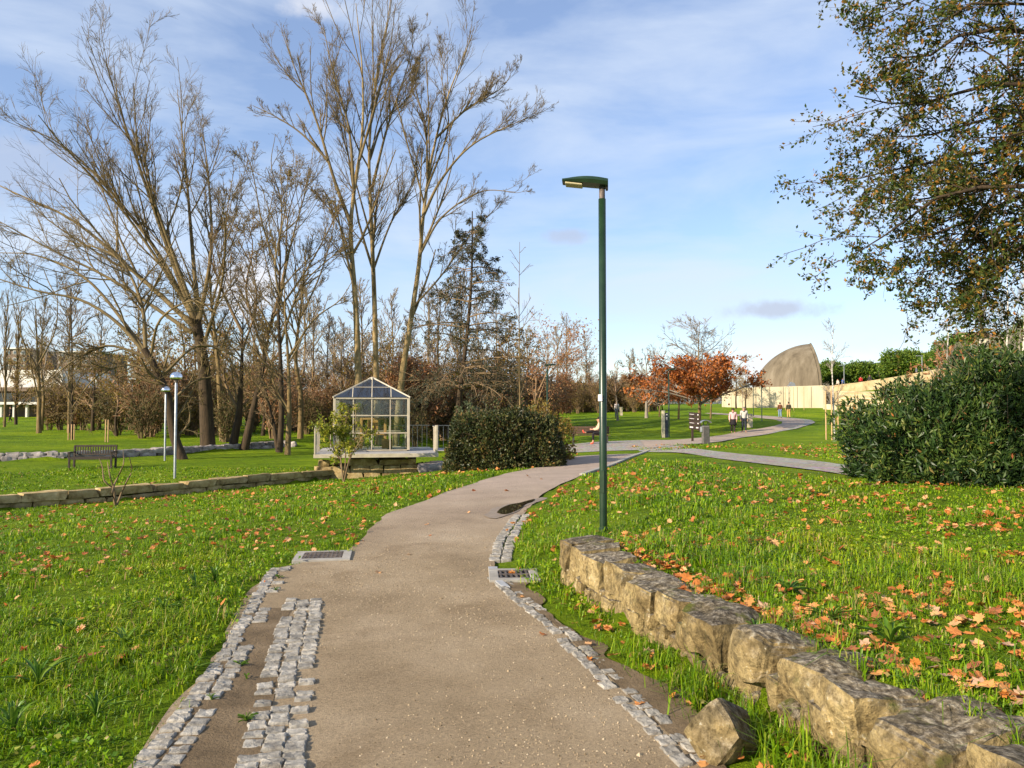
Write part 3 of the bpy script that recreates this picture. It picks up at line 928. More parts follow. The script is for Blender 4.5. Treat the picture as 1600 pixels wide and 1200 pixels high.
fs = stone('fallen_stone', (b0[0], b0[1] + 0.05, b0[2] + 0.07), (0.27, 0.22, 0.23), rotz(0.5) @ rotx(0.55) @ roty(0.5), M_WALLST, None, 14, 0.30, 0.024, 311)
tag(fs, 'loose pointed pale stone lying at the foot of the retaining wall', 'stone')
b0 = hit(1262, 1175)
fs2 = stone('fallen_stone', (b0[0] + 0.08, b0[1] + 0.10, b0[2] + 0.05), (0.24, 0.24, 0.30), rotz(0.3) @ rotx(0.3) @ roty(-0.35), M_WALLST, None, 10, 0.34, 0.016, 312)
tag(fs2, 'rounded golden stone leaning on the foot of the retaining wall', 'stone')

# low wall on the left
lw = thing('stone_wall', (*W1[3], h1(*W1[3])), 'long low wall of squared golden stones beside the sloping left lawn', 'wall')
def course(parent, fx, x0, x1, z0f, h, lo_, hi_, depth, seed, mat, n=5, rough=0.02, rnd=0.16, dy=0.0):
    r = np.random.default_rng(seed); x = x0; i = 0
    while x < x1:
        ln = r.uniform(lo_, hi_)
        a = np.array([x, fx(x)]); b_ = np.array([x + ln, fx(x + ln)]); d = b_ - a; L = np.linalg.norm(d)
        c = (a + b_) / 2; hh = h * r.uniform(0.82, 1.08)
        z0 = z0f(c[0], c[1])
        stone('stone', (c[0], c[1] + depth / 2 + dy, z0 + hh / 2), (L * 0.985, depth, hh), rotz(math.atan2(d[1], d[0])), mat, parent, n, rnd, rough, seed * 1000 + i)
        x += ln; i += 1
zb = lambda x, y: h1(x, y - 0.3)
course(lw, YW1, -20.5, -6.6, lambda x, y: zb(x, y) - 0.05, 0.21, 0.25, 0.55, 0.30, 31, M_STONE)
course(lw, YW1, -20.5, -6.9, lambda x, y: zb(x, y) + 0.16, 0.23, 0.5, 1.0, 0.38, 32, M_STONE, dy=-0.03)
M_RUB = surf('grey_rubble', [(0.3, (0.11, 0.09, 0.085)), (0.5, (0.26, 0.225, 0.21)), (0.75, (0.42, 0.38, 0.35))], 3.0, 0.9, 0.6, 12, rnd=0.3)
rwl = thing('rubble_wall', (*W2[4], h1(*W2[4])), 'low wall of rounded grey rubble stones behind the slatted bench', 'wall')
course(rwl, YW2, -32, -13.6, lambda x, y: zb(x, y) - 0.06, 0.26, 0.3, 0.62, 0.35, 33, M_RUB, n=6, rnd=0.26, rough=0.05)
course(rwl, YW2, -32, -13.6, lambda x, y: zb(x, y) + 0.14, 0.24, 0.28, 0.7, 0.35, 34, M_RUB, n=6, rnd=0.28, rough=0.055, dy=0.05)

# ------------------------------------------------------------------ trees
def limb(pts, r0, r1, n=16, taper=0.8):
    q = smoothpts(pts, n)
    t = np.linspace(0, 1, n) ** taper
    return q, r0 * (1 - t) + r1 * t


def pixlimb(lst, d0, r0, r1, rg, n=16, drift=2.0, base=None):
    """main limb through pixels; its depth wanders by metres as it grows"""
    k = len(lst); dd = d0 + np.linspace(0, 1, k) ** 1.3 * rg.uniform(-drift, drift)
    pts = [P(a, b_, d) for (a, b_), d in zip(lst, dd)]
    if base is not None: pts[0] = np.asarray(base, float)
    return limb(pts, r0, r1, n)


def grow(Pp, Rp, Lp, rg, num, t0=0.2, t1=0.98, ang=(25, 50), ratio=0.5, up=0.15, wig=0.08, npts=5, rmin=0.006, rr=0.6, short=0.45, droop=0.0, inherit=None):
    """side branches on every parent line, all at once"""
    N, n, _ = Pp.shape
    cnt = rg.poisson(num, N) if np.isscalar(num) else rg.poisson(num)
    cnt = np.maximum(cnt, 1)
    ix = np.repeat(np.arange(N), cnt)
    M = len(ix)
    t = rg.uniform(t0, t1, M)
    s_ = t * (n - 1); j = np.minimum(s_.astype(int), n - 2); fr = (s_ - j)[:, None]
    p0 = Pp[ix, j] * (1 - fr) + Pp[ix, j + 1] * fr
    T = Pp[ix, j + 1] - Pp[ix, j]; T /= np.linalg.norm(T, axis=1, keepdims=True) + 1e-9
    r0 = Rp[ix, j] * (1 - fr[:, 0]) + Rp[ix, j + 1] * fr[:, 0]
    rv = rg.normal(size=(M, 3)); rv -= (rv * T).sum(1, keepdims=True) * T; rv /= np.linalg.norm(rv, axis=1, keepdims=True) + 1e-9
    a = np.radians(rg.uniform(ang[0], ang[1], M))[:, None]
    D = np.cos(a) * T + np.sin(a) * rv
    L = Lp[ix] * ratio * rg.uniform(0.55, 1.25, M) * (1 - short * t)
    st = (L / (npts - 1))[:, None]
    out = np.empty((M, npts, 3)); out[:, 0] = p0
    for k in range(1, npts):
        D = D + np.array([0, 0, up - droop * k / npts]) + rg.normal(0, wig, (M, 3))
        D /= np.linalg.norm(D, axis=1, keepdims=True)
        out[:, k] = out[:, k - 1] + D * st
    rb = np.maximum(np.minimum(r0 * rr, L * 0.03 + rmin), rmin)
    rad = rb[:, None] * np.linspace(1, 0.25, npts)[None] + rmin * 0.5 * np.linspace(0, 1, npts)[None]
    return out, rad, L


def lens(Pp): return np.linalg.norm(np.diff(Pp, axis=1), axis=2).sum(1)


def leaves(mb, c, size, rg, aspect=0.5, fold=0.25, dirs=None, spread=1.0, mi=0):
    """one folded leaf per centre"""
    N = len(c)
    D = rg.normal(size=(N, 3)) * spread
    if dirs is not None: D = D + dirs
    D /= np.linalg.norm(D, axis=1, keepdims=True) + 1e-9
    U = np.cross(D, rg.normal(size=(N, 3))); U /= np.linalg.norm(U, axis=1, keepdims=True) + 1e-9
    W = np.cross(D, U)
    s_ = (size * rg.uniform(0.6, 1.35, N))[:, None]
    v = np.stack([c, c + D * s_ * 0.5 + U * s_ * aspect * 0.5 + W * s_ * fold * 0.4, c + D * s_, c + D * s_ * 0.5 - U * s_ * aspect * 0.5 + W * s_ * fold * 0.4], 1)
    f = np.arange(N * 4).reshape(N, 4)
    return mb.add(v.reshape(-1, 3), f, mi)


def along(Pp, n, rg, t0=0.1):
    """points on the lines"""
    N, k, _ = Pp.shape
    ix = rg.integers(0, N, n); s_ = rg.uniform(t0, 1, n) * (k - 1); j = np.minimum(s_.astype(int), k - 2); fr = (s_ - j)[:, None]
    return Pp[ix, j] * (1 - fr) + Pp[ix, j + 1] * fr


def tree(name, base, limbs, levels, rg, bark, twig, label, cat='tree', group=None, trunk_limbs=1, sides0=10, leaf=None, leafmat_=None):
    """limbs: traced or given main lines; levels: dicts for grow(); leaf=(count,size,aspect,jitter,levelindex)"""
    root = thing(name, base, label, cat, group)
    tb = MB()
    for q, r in limbs[:trunk_limbs]: tb.tubes(q[None], r[None], sides0)
    tb.build('trunk', bark, root, smooth=True)
    cb = MB()
    for q, r in limbs[trunk_limbs:]: cb.tubes(q[None], r[None], 7)
    n = len(limbs[0][0])
    Pp = np.stack([resample(q, n) for q, r in limbs]); Rp = np.stack([np.interp(np.linspace(0, 1, n), np.linspace(0, 1, len(r)), r) for q, r in limbs])
    Lp = lens(Pp)
    allp = []
    for k, lv in enumerate(levels):
        lv = dict(lv); sd = lv.pop('sides', 3); fr = lv.pop('all', False); absl = lv.pop('maxlen', None)
        L_ = np.minimum(Lp, absl) if absl else Lp
        Pp, Rp, Lp = grow(Pp, Rp, L_, rg, **lv)
        cb.tubes(Pp, Rp, sd)
        allp.append(Pp)
    cb.build('crown', twig, root, smooth=True)
    if leaf:
        cnt, size, asp, jit, lv = leaf[:5]
        lb = MB(); src = allp[lv]
        c = along(src, cnt, rg) + rg.normal(0, jit, (cnt, 3))
        if len(leaf) > 5: c = c[leaf[5](c)]
        leaves(lb, c, size, rg, asp, dirs=np.array([[0, 0, -0.3]]))
        lb.build('foliage', leafmat_, root)
    return root


L_RUST = leafmat('oak_leaves_rust', [(0.0, (0.20, 0.055, 0.014)), (0.4, (0.36, 0.105, 0.022)), (0.75, (0.52, 0.19, 0.045)), (1.0, (0.26, 0.09, 0.035))], 0.3)
L_OCHRE = leafmat('leaves_ochre', [(0.0, (0.16, 0.10, 0.02)), (0.5, (0.27, 0.18, 0.03)), (1.0, (0.20, 0.17, 0.035))], 0.35)
L_OLIVE = leafmat('leaves_olive', [(0.0, (0.035, 0.05, 0.012)), (0.5, (0.07, 0.085, 0.018)), (0.85, (0.12, 0.11, 0.025)), (1.0, (0.17, 0.10, 0.03))], 0.25)
L_CONI = leafmat('needles_grey_green', [(0.0, (0.030, 0.040, 0.022)), (0.6, (0.055, 0.062, 0.035)), (0.9, (0.09, 0.075, 0.035)), (1.0, (0.15, 0.09, 0.03))], 0.2)
L_OVER = leafmat('leaves_overhang', [(0.0, (0.025, 0.052, 0.010)), (0.35, (0.055, 0.088, 0.014)), (0.65, (0.12, 0.12, 0.018)), (0.88, (0.19, 0.115, 0.02)), (0.975, (0.34, 0.14, 0.02)), (1.0, (0.46, 0.25, 0.03))], 0.4)
L_BUSH = leafmat('bush_leaves', [(0.0, (0.012, 0.030, 0.008)), (0.45, (0.026, 0.058, 0.012)), (0.85, (0.055, 0.098, 0.018)), (0.985, (0.11, 0.14, 0.03)), (1.0, (0.30, 0.10, 0.04))], 0.15, 0.45, 0.3, wscale=1.3, wstops=[(0.32, (0.45, 0.5, 0.5)), (0.5, (1.0, 1.0, 1.0)), (0.68, (1.8, 1.5, 1.2))])
L_HEDGE = leafmat('hedge_leaves', [(0.0, (0.022, 0.036, 0.012)), (0.5, (0.050, 0.066, 0.020)), (0.85, (0.095, 0.095, 0.028)), (1.0, (0.15, 0.085, 0.03))], 0.2, 0.45, 0.3, wscale=1.5, wstops=[(0.32, (0.5, 0.5, 0.5)), (0.5, (1.0, 1.0, 1.0)), (0.68, (1.7, 1.4, 1.2))])
L_YELL = leafmat('shrub_leaves_yellow_green', [(0.0, (0.09, 0.13, 0.015)), (0.5, (0.22, 0.24, 0.02)), (1.0, (0.45, 0.40, 0.04))], 0.4, 0.4)
L_PINE = leafmat('pine_needles', [(0.0, (0.035, 0.075, 0.010)), (0.5, (0.075, 0.14, 0.014)), (1.0, (0.15, 0.20, 0.02))], 0.2)
L_RED = leafmat('leaves_red_brown', [(0.0, (0.20, 0.085, 0.038)), (0.5, (0.32, 0.14, 0.058)), (1.0, (0.42, 0.25, 0.11))], 0.3)

# --- poplars behind the glass house
rg = np.random.default_rng(101)
POP = [dict(num=12, t0=0.30, ang=(14, 38), ratio=0.34, up=0.09, wig=0.05, npts=7, rmin=0.014, sides=4, short=0.40),
       dict(num=6.5, t0=0.15, ang=(15, 42), ratio=0.46, up=0.08, wig=0.06, npts=5, rmin=0.010, sides=3, short=0.35),
       dict(num=5, t0=0.15, ang=(15, 45), ratio=0.58, up=0.07, wig=0.08, npts=3, rmin=0.007, sides=3, short=0.3),
       dict(num=2.4, t0=0.2, ang=(15, 45), ratio=0.75, up=0.06, wig=0.06, npts=2, rmin=0.006, sides=3, short=0.2)]
def pop(d, trunk, limbs_, r0, label, seed):
    rg_ = np.random.default_rng(seed)
    px0 = trunk[0][0]; base = at(px0, d); base[2] -= 0.1
    ls = [pixlimb(trunk, d, r0 * 0.92, 0.02, rg_, 24, 0.8, base=base)]
    for l, r in limbs_: ls.append(pixlimb(l, d, r * 0.92, 0.018, rg_, 24, 3.0))
    return tree('poplar_tree', base, ls, POP, rg_, M_BARKP, M_TWIG, label, group='tall bare poplars behind the glass house')
pop(47, [(563, 690), (560, 600), (556, 480), (548, 370), (553, 300), (566, 210), (566, 110), (556, 5)],
    [([(548, 350), (522, 280), (495, 190), (462, 110), (440, 48)], 0.15), ([(512, 250), (470, 208), (430, 182), (395, 165)], 0.09), ([(553, 300), (545, 200), (520, 110), (505, 40)], 0.12),
     ([(562, 250), (590, 150), (610, 70), (618, 5)], 0.10), ([(549, 410), (530, 350), (490, 300), (455, 280)], 0.07)],
    0.30, 'tallest bare poplar rising straight behind the glass house roof', 201)
pop(49, [(592, 685), (588, 600), (585, 470), (580, 340), (577, 230), (588, 120), (606, 30), (612, -20)],
    [([(580, 300), (605, 200), (632, 120), (648, 60)], 0.12), ([(584, 420), (610, 350), (650, 270), (640, 210)], 0.09), ([(578, 250), (600, 190), (640, 150), (652, 90)], 0.08), ([(582, 380), (560, 300), (535, 210), (520, 150)], 0.08)],
    0.27, 'bare poplar with close upright limbs between two other poplars', 202)
pop(47, [(618, 690), (628, 590), (642, 500), (655, 410), (662, 330), (676, 240), (700, 150), (738, 55)],
    [([(660, 340), (690, 280), (740, 225), (825, 183)], 0.12), ([(655, 400), (690, 340), (750, 300), (806, 300)], 0.09), ([(668, 280), (665, 200), (650, 140), (652, 110)], 0.10), ([(682, 215), (730, 170), (780, 140), (798, 118)], 0.09),
     ([(645, 480), (690, 430), (740, 360), (770, 330)], 0.08), ([(665, 300), (700, 200), (690, 120), (700, 90)], 0.09)],
    0.28, 'bare poplar leaning right over the dark conifer', 203)

# --- big spreading trees on the left
SPR = [dict(num=10, t0=0.22, ang=(14, 40), ratio=0.36, up=0.09, wig=0.06, npts=7, rmin=0.014, sides=4, short=0.40),
       dict(num=6.5, t0=0.15, ang=(15, 45), ratio=0.48, up=0.07, wig=0.08, npts=5, rmin=0.010, sides=3, short=0.35),
       dict(num=5, t0=0.15, ang=(18, 50), ratio=0.58, up=0.06, wig=0.1, npts=3, rmin=0.007, sides=3, short=0.3),
       dict(num=3, t0=0.2, ang=(18, 50), ratio=0.75, up=0.05, wig=0.08, npts=2, rmin=0.006, sides=3, short=0.2)]
rg = np.random.default_rng(301)
base = at(326, 43); base[2] -= 0.1
ls = [pixlimb([(326, 695), (322, 640), (318, 570), (306, 500)], 43, 0.42, 0.26, rg, 16, 0.2, base=base)]
for l, r in (([(306, 505), (265, 395), (228, 290), (192, 185), (165, 95)], 0.20), ([(304, 500), (240, 385), (160, 285), (95, 225), (25, 192)], 0.18), ([(304, 510), (210, 425), (115, 345), (20, 300), (-40, 270)], 0.18),
             ([(310, 500), (300, 380), (290, 260), (277, 140)], 0.17), ([(312, 500), (330, 390), (326, 280), (316, 195)], 0.16), ([(306, 495), (252, 345), (218, 240), (208, 130)], 0.15),
             ([(318, 540), (345, 450), (352, 370), (345, 300)], 0.13), ([(308, 500), (200, 340), (110, 240), (60, 180)], 0.14), ([(300, 520), (180, 440), (80, 390), (-30, 330)], 0.14)):
    ls.append(pixlimb(l, 43, r * 0.92, 0.018, rg, 16, 5.0))
tree('spreading_tree', base, ls, SPR, rg, M_BARKD, M_TWIG, 'huge bare tree with long limbs fanning out to one side above the bench')
rg = np.random.default_rng(303)
base = at(288, 36); base[2] -= 0.1
ls = [pixlimb([(283, 722), (272, 680), (262, 620), (240, 570), (225, 545)], 36, 0.24, 0.15, rg, 16, 0.2, base=base)]
for l, r in (([(240, 570), (190, 510), (130, 470), (60, 455), (-20, 430)], 0.12), ([(228, 550), (220, 470), (180, 400), (100, 375)], 0.11), ([(235, 560), (170, 540), (120, 560), (70, 600)], 0.08),
             ([(250, 590), (310, 540), (370, 560), (400, 600)], 0.08), ([(235, 560), (250, 500), (300, 470), (340, 490)], 0.08), ([(245, 585), (200, 570), (150, 590), (110, 640)], 0.07), ([(225, 545), (140, 440), (60, 400), (0, 395)], 0.10)):
    ls.append(pixlimb(l, 36, r, 0.02, rg, 16, 3.0))
TW = [dict(num=11, t0=0.2, ang=(25, 65), ratio=0.42, up=0.02, wig=0.16, npts=7, rmin=0.014, sides=4, short=0.3),
      dict(num=8, t0=0.15, ang=(30, 70), ratio=0.5, up=0.02, wig=0.18, npts=5, rmin=0.010, sides=3),
      dict(num=5, t0=0.15, ang=(30, 70), ratio=0.55, up=0.0, wig=0.18, npts=3, rmin=0.007, sides=3)]
tree('twisted_tree', base, ls, TW, rg, M_BARKD, M_TWIG, 'low twisted bare tree with tangled twigs beside the dome lamps', leaf=(3500, 0.07, 0.45, 0.05, 2), leafmat_=L_OCHRE)
# dark trunks
def simple_tree(name, px, d, trunk, limbs_, r0, levels, bark, twig, label, seed, leaf=None, lm=None, group=None, drift=2.5, r1=0.02):
    rg_ = np.random.default_rng(seed); base = at(px, d); base[2] -= 0.1
    ls = [pixlimb(trunk, d, r0, r1, rg_, 18, 0.4, base=base)]
    for l, r in limbs_: ls.append(pixlimb(l, d, r * 0.8, 0.015, rg_, 18, drift))
    return tree(name, base, ls, levels, rg_, bark, twig, label, group=group, leaf=leaf, leafmat_=lm)
MID = [dict(num=8, t0=0.25, ang=(20, 50), ratio=0.36, up=0.10, wig=0.09, npts=6, rmin=0.018, sides=4, short=0.35),
       dict(num=6, t0=0.2, ang=(20, 55), ratio=0.48, up=0.07, wig=0.10, npts=5, rmin=0.013, sides=3),
       dict(num=4.5, t0=0.2, ang=(25, 55), ratio=0.6, up=0.05, wig=0.12, npts=3, rmin=0.008, sides=3),
       dict(num=2.5, t0=0.2, ang=(20, 50), ratio=0.7, up=0.05, wig=0.1, npts=2, rmin=0.007, sides=3)]
simple_tree('dark_trunk_tree', 365, 44, [(362, 690), (374, 640), (378, 560), (380, 490)], [([(379, 520), (350, 460), (320, 380), (300, 330)], 0.14), ([(378, 550), (400, 480), (395, 420), (380, 360)], 0.10)], 0.26, MID, M_BARKD, M_TWIGD,
            'dark broken trunk with a few crooked limbs near the rubble wall', 401, leaf=(1500, 0.10, 0.45, 0.08, 2), lm=L_OCHRE)
simple_tree('dark_trunk_tree', 382, 44, [(378, 690), (398, 630), (412, 570), (425, 490)], [([(420, 520), (445, 420), (450, 340), (470, 270)], 0.14), ([(415, 560), (385, 460), (395, 380), (370, 320)], 0.12), ([(424, 500), (480, 420), (530, 330), (560, 290)], 0.10)], 0.28, MID, M_BARKD, M_TWIGD,
            'leaning dark trunk with yellowed leaves left high in its crown', 402, leaf=(3200, 0.12, 0.45, 0.12, 2), lm=L_OCHRE)
simple_tree('forked_tree', 438, 42, [(436, 702), (440, 640), (438, 560), (435, 480), (438, 400), (432, 330)], [([(435, 400), (440, 320), (424, 260), (430, 212)], 0.07), ([(437, 540), (470, 450), (520, 400), (545, 380)], 0.10), ([(436, 480), (455, 380), (480, 290), (490, 230)], 0.09), ([(436, 430), (410, 350), (395, 270), (380, 230)], 0.09)], 0.18, MID, M_BARKD, M_TWIG,
            'slender upright bare tree standing left of the deck', 403, leaf=(700, 0.09, 0.45, 0.1, 2), lm=L_OCHRE)
simple_tree('forked_tree', 450, 40, [(446, 708), (452, 640), (450, 560), (446, 500), (444, 440)], [([(450, 560), (490, 500), (530, 470), (550, 440)], 0.10), ([(448, 500), (430, 420), (445, 330), (452, 260)], 0.09), ([(452, 600), (420, 560), (400, 500), (390, 440)], 0.06)], 0.17, MID, M_BARK, M_TWIG,
            'pale slim trunk at the corner of the deck, forking low', 404)
simple_tree('forked_tree', 436, 42.5, [(436, 702), (425, 650), (412, 600), (405, 560)], [([(406, 562), (385, 500), (350, 430), (340, 380)], 0.08)], 0.15, MID, M_BARKD, M_TWIGD,
            'dark trunk slanting across to its neighbour left of the deck', 405)
simple_tree('trunk_tree', 350, 48, [(348, 690), (345, 640), (340, 560), (330, 470), (325, 380)], [([(338, 540), (300, 440), (270, 360), (265, 300)], 0.12), ([(330, 480), (350, 400), (355, 330), (365, 270)], 0.10)], 0.24, MID, M_BARK, M_TWIG,
            'grey trunk behind the huge spreading tree', 406)
simple_tree('trunk_tree', 470, 52, [(472, 685), (470, 620), (462, 560), (470, 480), (480, 380)], [([(466, 580), (440, 500), (400, 450), (380, 400)], 0.10), ([(468, 500), (500, 430), (520, 360), (525, 300)], 0.10)], 0.22, MID, M_BARK, M_TWIG,
            'rough reddish trunk in the brush left of the glass house', 407)

# --- layered conifer right of the poplars
rg = np.random.default_rng(501)
dC = 42; base = at(712, dC); base[2] -= 0.1
trunk = pixlimb([(708, 690), (718, 620), (730, 520), (737, 430), (738, 330)], dC, 0.20, 0.03, rg, 24, 0.2, base=base)
Pp, Rp = trunk[0][None], trunk[1][None]
L0 = np.array([lens(Pp)[0]])
root = thing('conifer_tree', base, 'airy grey-green conifer with drooping layered branches behind the clipped hedge', 'tree')
MB().tubes(Pp, Rp, 9).build('trunk', M_BARKD, root, smooth=True)
cb = MB()
n1 = 62
t = np.sort(rg.uniform(0.22, 0.97, n1)); s_ = t * 23; j = np.minimum(s_.astype(int), 22); fr = (s_ - j)[:, None]
p0 = trunk[0][j] * (1 - fr) + trunk[0][j + 1] * fr
az = rg.uniform(0, 6.28, n1); Lb = (5.0 * (1 - t) ** 0.75 + 0.35) * rg.uniform(0.75, 1.15, n1)
B = np.empty((n1, 8, 3)); B[:, 0] = p0
D = np.stack([np.cos(az), np.sin(az), np.full(n1, 0.28)], -1)
for k in range(1, 8):
    D = D + np.array([0, 0, -0.085]) + rg.normal(0, 0.05, (n1, 3)); D /= np.linalg.norm(D, axis=1, keepdims=True)
    B[:, k] = B[:, k - 1] + D * (Lb / 7)[:, None]
RB = (0.012 + 0.012 * Lb)[:, None] * np.linspace(1, 0.2, 8)[None]
cb.tubes(B, RB, 5)
B2, R2, L2 = grow(B, RB, Lb, rg, 10, t0=0.2, ang=(30, 65), ratio=0.42, up=-0.06, wig=0.1, npts=5, rmin=0.010)
cb.tubes(B2, R2, 3)
B3, R3, L3 = grow(B2, R2, L2, rg, 4, t0=0.15, ang=(30, 70), ratio=0.5, up=-0.08, wig=0.12, npts=3, rmin=0.007)
cb.tubes(B3, R3, 3); cb.build('crown', M_TWIGD, root, smooth=True)
lb = MB(); c = along(B3, 16000, rg) + rg.normal(0, 0.05, (16000, 3)); leaves(lb, c, 0.11, rg, 0.5, dirs=np.array([[0, 0, -0.9]])); lb.build('foliage', L_CONI, root)

# --- thin young tree and two more by the hedge
YNG = [dict(num=16, t0=0.2, ang=(35, 60), ratio=0.20, up=0.06, wig=0.05, npts=5, rmin=0.012, sides=4, short=0.7),
       dict(num=4, t0=0.2, ang=(30, 55), ratio=0.45, up=0.03, wig=0.08, npts=3, rmin=0.008, sides=3)]
simple_tree('young_tree', 813, 33, [(813, 690), (812, 600), (811, 480), (812, 378)], [], 0.05, YNG, M_BARK, M_TWIG, 'thin leafless young tree rising out of the clipped hedge', 511, r1=0.008)
simple_tree('young_tree', 838, 40, [(838, 690), (836, 640), (838, 590)], [([(836, 640), (855, 590), (880, 560), (905, 545)], 0.05), ([(837, 620), (860, 570), (875, 530), (880, 510)], 0.05)], 0.06, MID[1:], M_TWIGR, M_TWIGR, 'russet leafy young tree behind the clipped hedge end', 512, leaf=(2500, 0.11, 0.5, 0.25, 1), lm=L_RED)

# --- rust-leaved oak and its neighbours right of the crossing
def oak(px, d, h, w, label, seed, nleaf, leafh, group='rust-leaved oaks beyond the crossing'):
    rg_ = np.random.default_rng(seed); base = at(px, d); base[2] -= 0.05
    tr = limb([base, base + [0.05, 0, h * 0.3], base + [0, 0.1, h * 0.6], base + [0.08, 0, h]], 0.13 * h / 7, 0.015, 18)
    lv = [dict(num=48, t0=0.22, t1=0.97, ang=(52, 80), ratio=0.62 * w / h, up=0.035, wig=0.06, npts=7, rmin=0.016, sides=4, short=0.72),
          dict(num=8, t0=0.2, ang=(25, 55), ratio=0.40, up=0.05, wig=0.1, npts=5, rmin=0.012, sides=3),
          dict(num=5, t0=0.2, ang=(25, 60), ratio=0.5, up=0.04, wig=0.1, npts=3, rmin=0.010, sides=3)]
    z1 = base[2] + leafh * h
    f = lambda c: (rg_.random(len(c)) < np.clip((z1 - c[:, 2]) / (0.18 * h) + 0.25, 0.0, 1.0)) & (c[:, 2] > base[2] + 1.35)
    return tree('oak_tree', base, [tr], lv, rg_, M_BARK, M_TWIGG, label, group=group, leaf=(nleaf, 0.21, 0.7, 0.15, 2, f), leafmat_=L_RUST)
oak(1092, 55, 7.9, 8.6, 'oak with rust-brown leaves below and bare twigs on top', 601, 21000, 0.66)
oak(1060, 66, 5.2, 6.0, 'smaller rust-brown oak behind the green lamp post', 602, 7500, 0.85)
oak(1110, 74, 5.6, 5.5, 'rust-brown oak half hidden behind the larger oak', 603, 3500, 0.7)
oak(1030, 82, 5.2, 5.0, 'distant rust-brown oak left of the green lamp post', 604, 2500, 0.75)

# --- pollarded bare trees on the far lawn
PLD = [dict(num=9, t0=0.25, ang=(25, 50), ratio=0.42, up=0.14, wig=0.08, npts=6, rmin=0.022, sides=4, short=0.2),
       dict(num=5, t0=0.2, ang=(20, 50), ratio=0.5, up=0.12, wig=0.09, npts=4, rmin=0.018, sides=3),
       dict(num=3, t0=0.2, ang=(20, 50), ratio=0.5, up=0.08, wig=0.1, npts=3, rmin=0.014, sides=3)]
simple_tree('bare_tree', 1010, 75, [(1010, 655), (1010, 625), (1012, 600)], [([(1012, 605), (1000, 580), (985, 560)], 0.14), ([(1012, 600), (1022, 575), (1030, 548)], 0.14), ([(1012, 600), (1010, 575), (1008, 555)], 0.12)], 0.2, PLD, M_TWIGG, M_TWIGG, 'pale bare lopped tree on the far lawn', 621)
simple_tree('bare_tree', 965, 68, [(965, 655), (964, 630), (962, 615)], [([(962, 618), (950, 600), (942, 588)], 0.10), ([(962, 615), (975, 598), (985, 590)], 0.10), ([(962, 615), (962, 598), (966, 585)], 0.10)], 0.13, PLD, M_TWIGG, M_TWIGR, 'small bare tree with reddish twigs beside the lamp pole', 622)

# --- overhanging tree at the right
rg = np.random.default_rng(701)
base = np.array([10.2, 9.8, 0.0]); base[2] = h1(10.2, 9.8) - 0.1
trunk = limb([base, base + [0.1, 0, 1.5], base + [-0.1, 0.1, 3.2], base + [0.1, 0.2, 5.2], base + [0, 0.3, 7.8]], 0.30, 0.08, 18)
ls = [trunk]
T_ = trunk[0]
for l, d1, r in (([(1690, 340), (1600, 300), (1500, 335), (1400, 360), (1290, 385)], 9.6, 0.07), ([(1700, 100), (1580, 50), (1480, 50), (1380, 85), (1300, 90)], 9.2, 0.08), ([(1700, 180), (1560, 130), (1450, 150), (1340, 165), (1255, 150)], 9.0, 0.07),
                 ([(1690, 260), (1560, 230), (1450, 250), (1340, 260), (1260, 280)], 9.8, 0.07), ([(1700, 60), (1600, -20), (1480, -40), (1370, -10), (1290, 30)], 9.6, 0.06), ([(1690, 380), (1580, 370), (1480, 430), (1410, 470)], 9.2, 0.05),
                 ([(1700, 330), (1560, 290), (1430, 310), (1330, 350), (1250, 400)], 8.6, 0.06), ([(1720, 420), (1600, 340), (1520, 390), (1460, 440), (1440, 490)], 10.4, 0.05), ([(1700, 200), (1600, 180), (1520, 210), (1440, 215)], 8.2, 0.05),
                 ([(1720, 300), (1640, 290), (1580, 340), (1540, 400)], 9.0, 0.05), ([(1700, 280), (1580, 260), (1470, 290), (1370, 310), (1280, 320)], 10.0, 0.05), ([(1700, 160), (1580, 170), (1480, 195), (1380, 210), (1290, 215)], 9.9, 0.05), ([(1700, 20), (1600, 10), (1490, 5), (1400, 35), (1320, 60)], 8.6, 0.05),
                 ([(1710, 400), (1620, 390), (1540, 420), (1480, 455)], 9.6, 0.04), ([(1700, 330), (1600, 330), (1500, 375), (1400, 415), (1330, 430)], 10.2, 0.05), ([(1700, 230), (1620, 215), (1540, 260), (1460, 330), (1400, 380)], 8.8, 0.05), ([(1720, 120), (1640, 90), (1560, 100), (1500, 170)], 10.2, 0.05)):
    k = len(l); pts = [P(a + (80 if q_ >= k - 2 else 30), b_, d1 + rg.uniform(-0.35, 0.35)) for q_, (a, b_) in enumerate(l)]
    z0 = pts[0][2]; i0 = int(np.argmin(abs(T_[:, 2] - max(z0 - 0.9, base[2] + 2))))
    ls.append(limb([T_[i0]] + pts, r + 0.02, 0.005, 16))
for a in range(9):   # limbs on the side away from the path
    i0 = int(rg.integers(6, 17)); az = rg.uniform(-1.9, 1.9)
    q = T_[i0]; D = np.array([math.cos(az), math.sin(az), 0.25]); L = rg.uniform(2.5, 4)
    ls.append(limb([q, q + D * L * 0.4, q + D * L * 0.75 + [0, 0, -0.1], q + D * L + [0, 0, -0.35]], 0.07, 0.012, 16))
OV = [dict(num=25, t0=0.28, t1=1.0, ang=(25, 65), ratio=0.28, up=-0.01, wig=0.14, npts=6, rmin=0.004, sides=3, short=0.2, maxlen=4.2),
      dict(num=8, t0=0.12, ang=(25, 60), ratio=0.55, up=-0.03, wig=0.16, npts=4, rmin=0.0022, sides=3)]
tree('overhanging_tree', base, ls, OV, rg, M_BARKD, M_BARKD, 'tree with mixed green and orange leaves hanging over the right lawn', leaf=(105000, 0.056, 0.5, 0.025, 1), leafmat_=L_OVER)

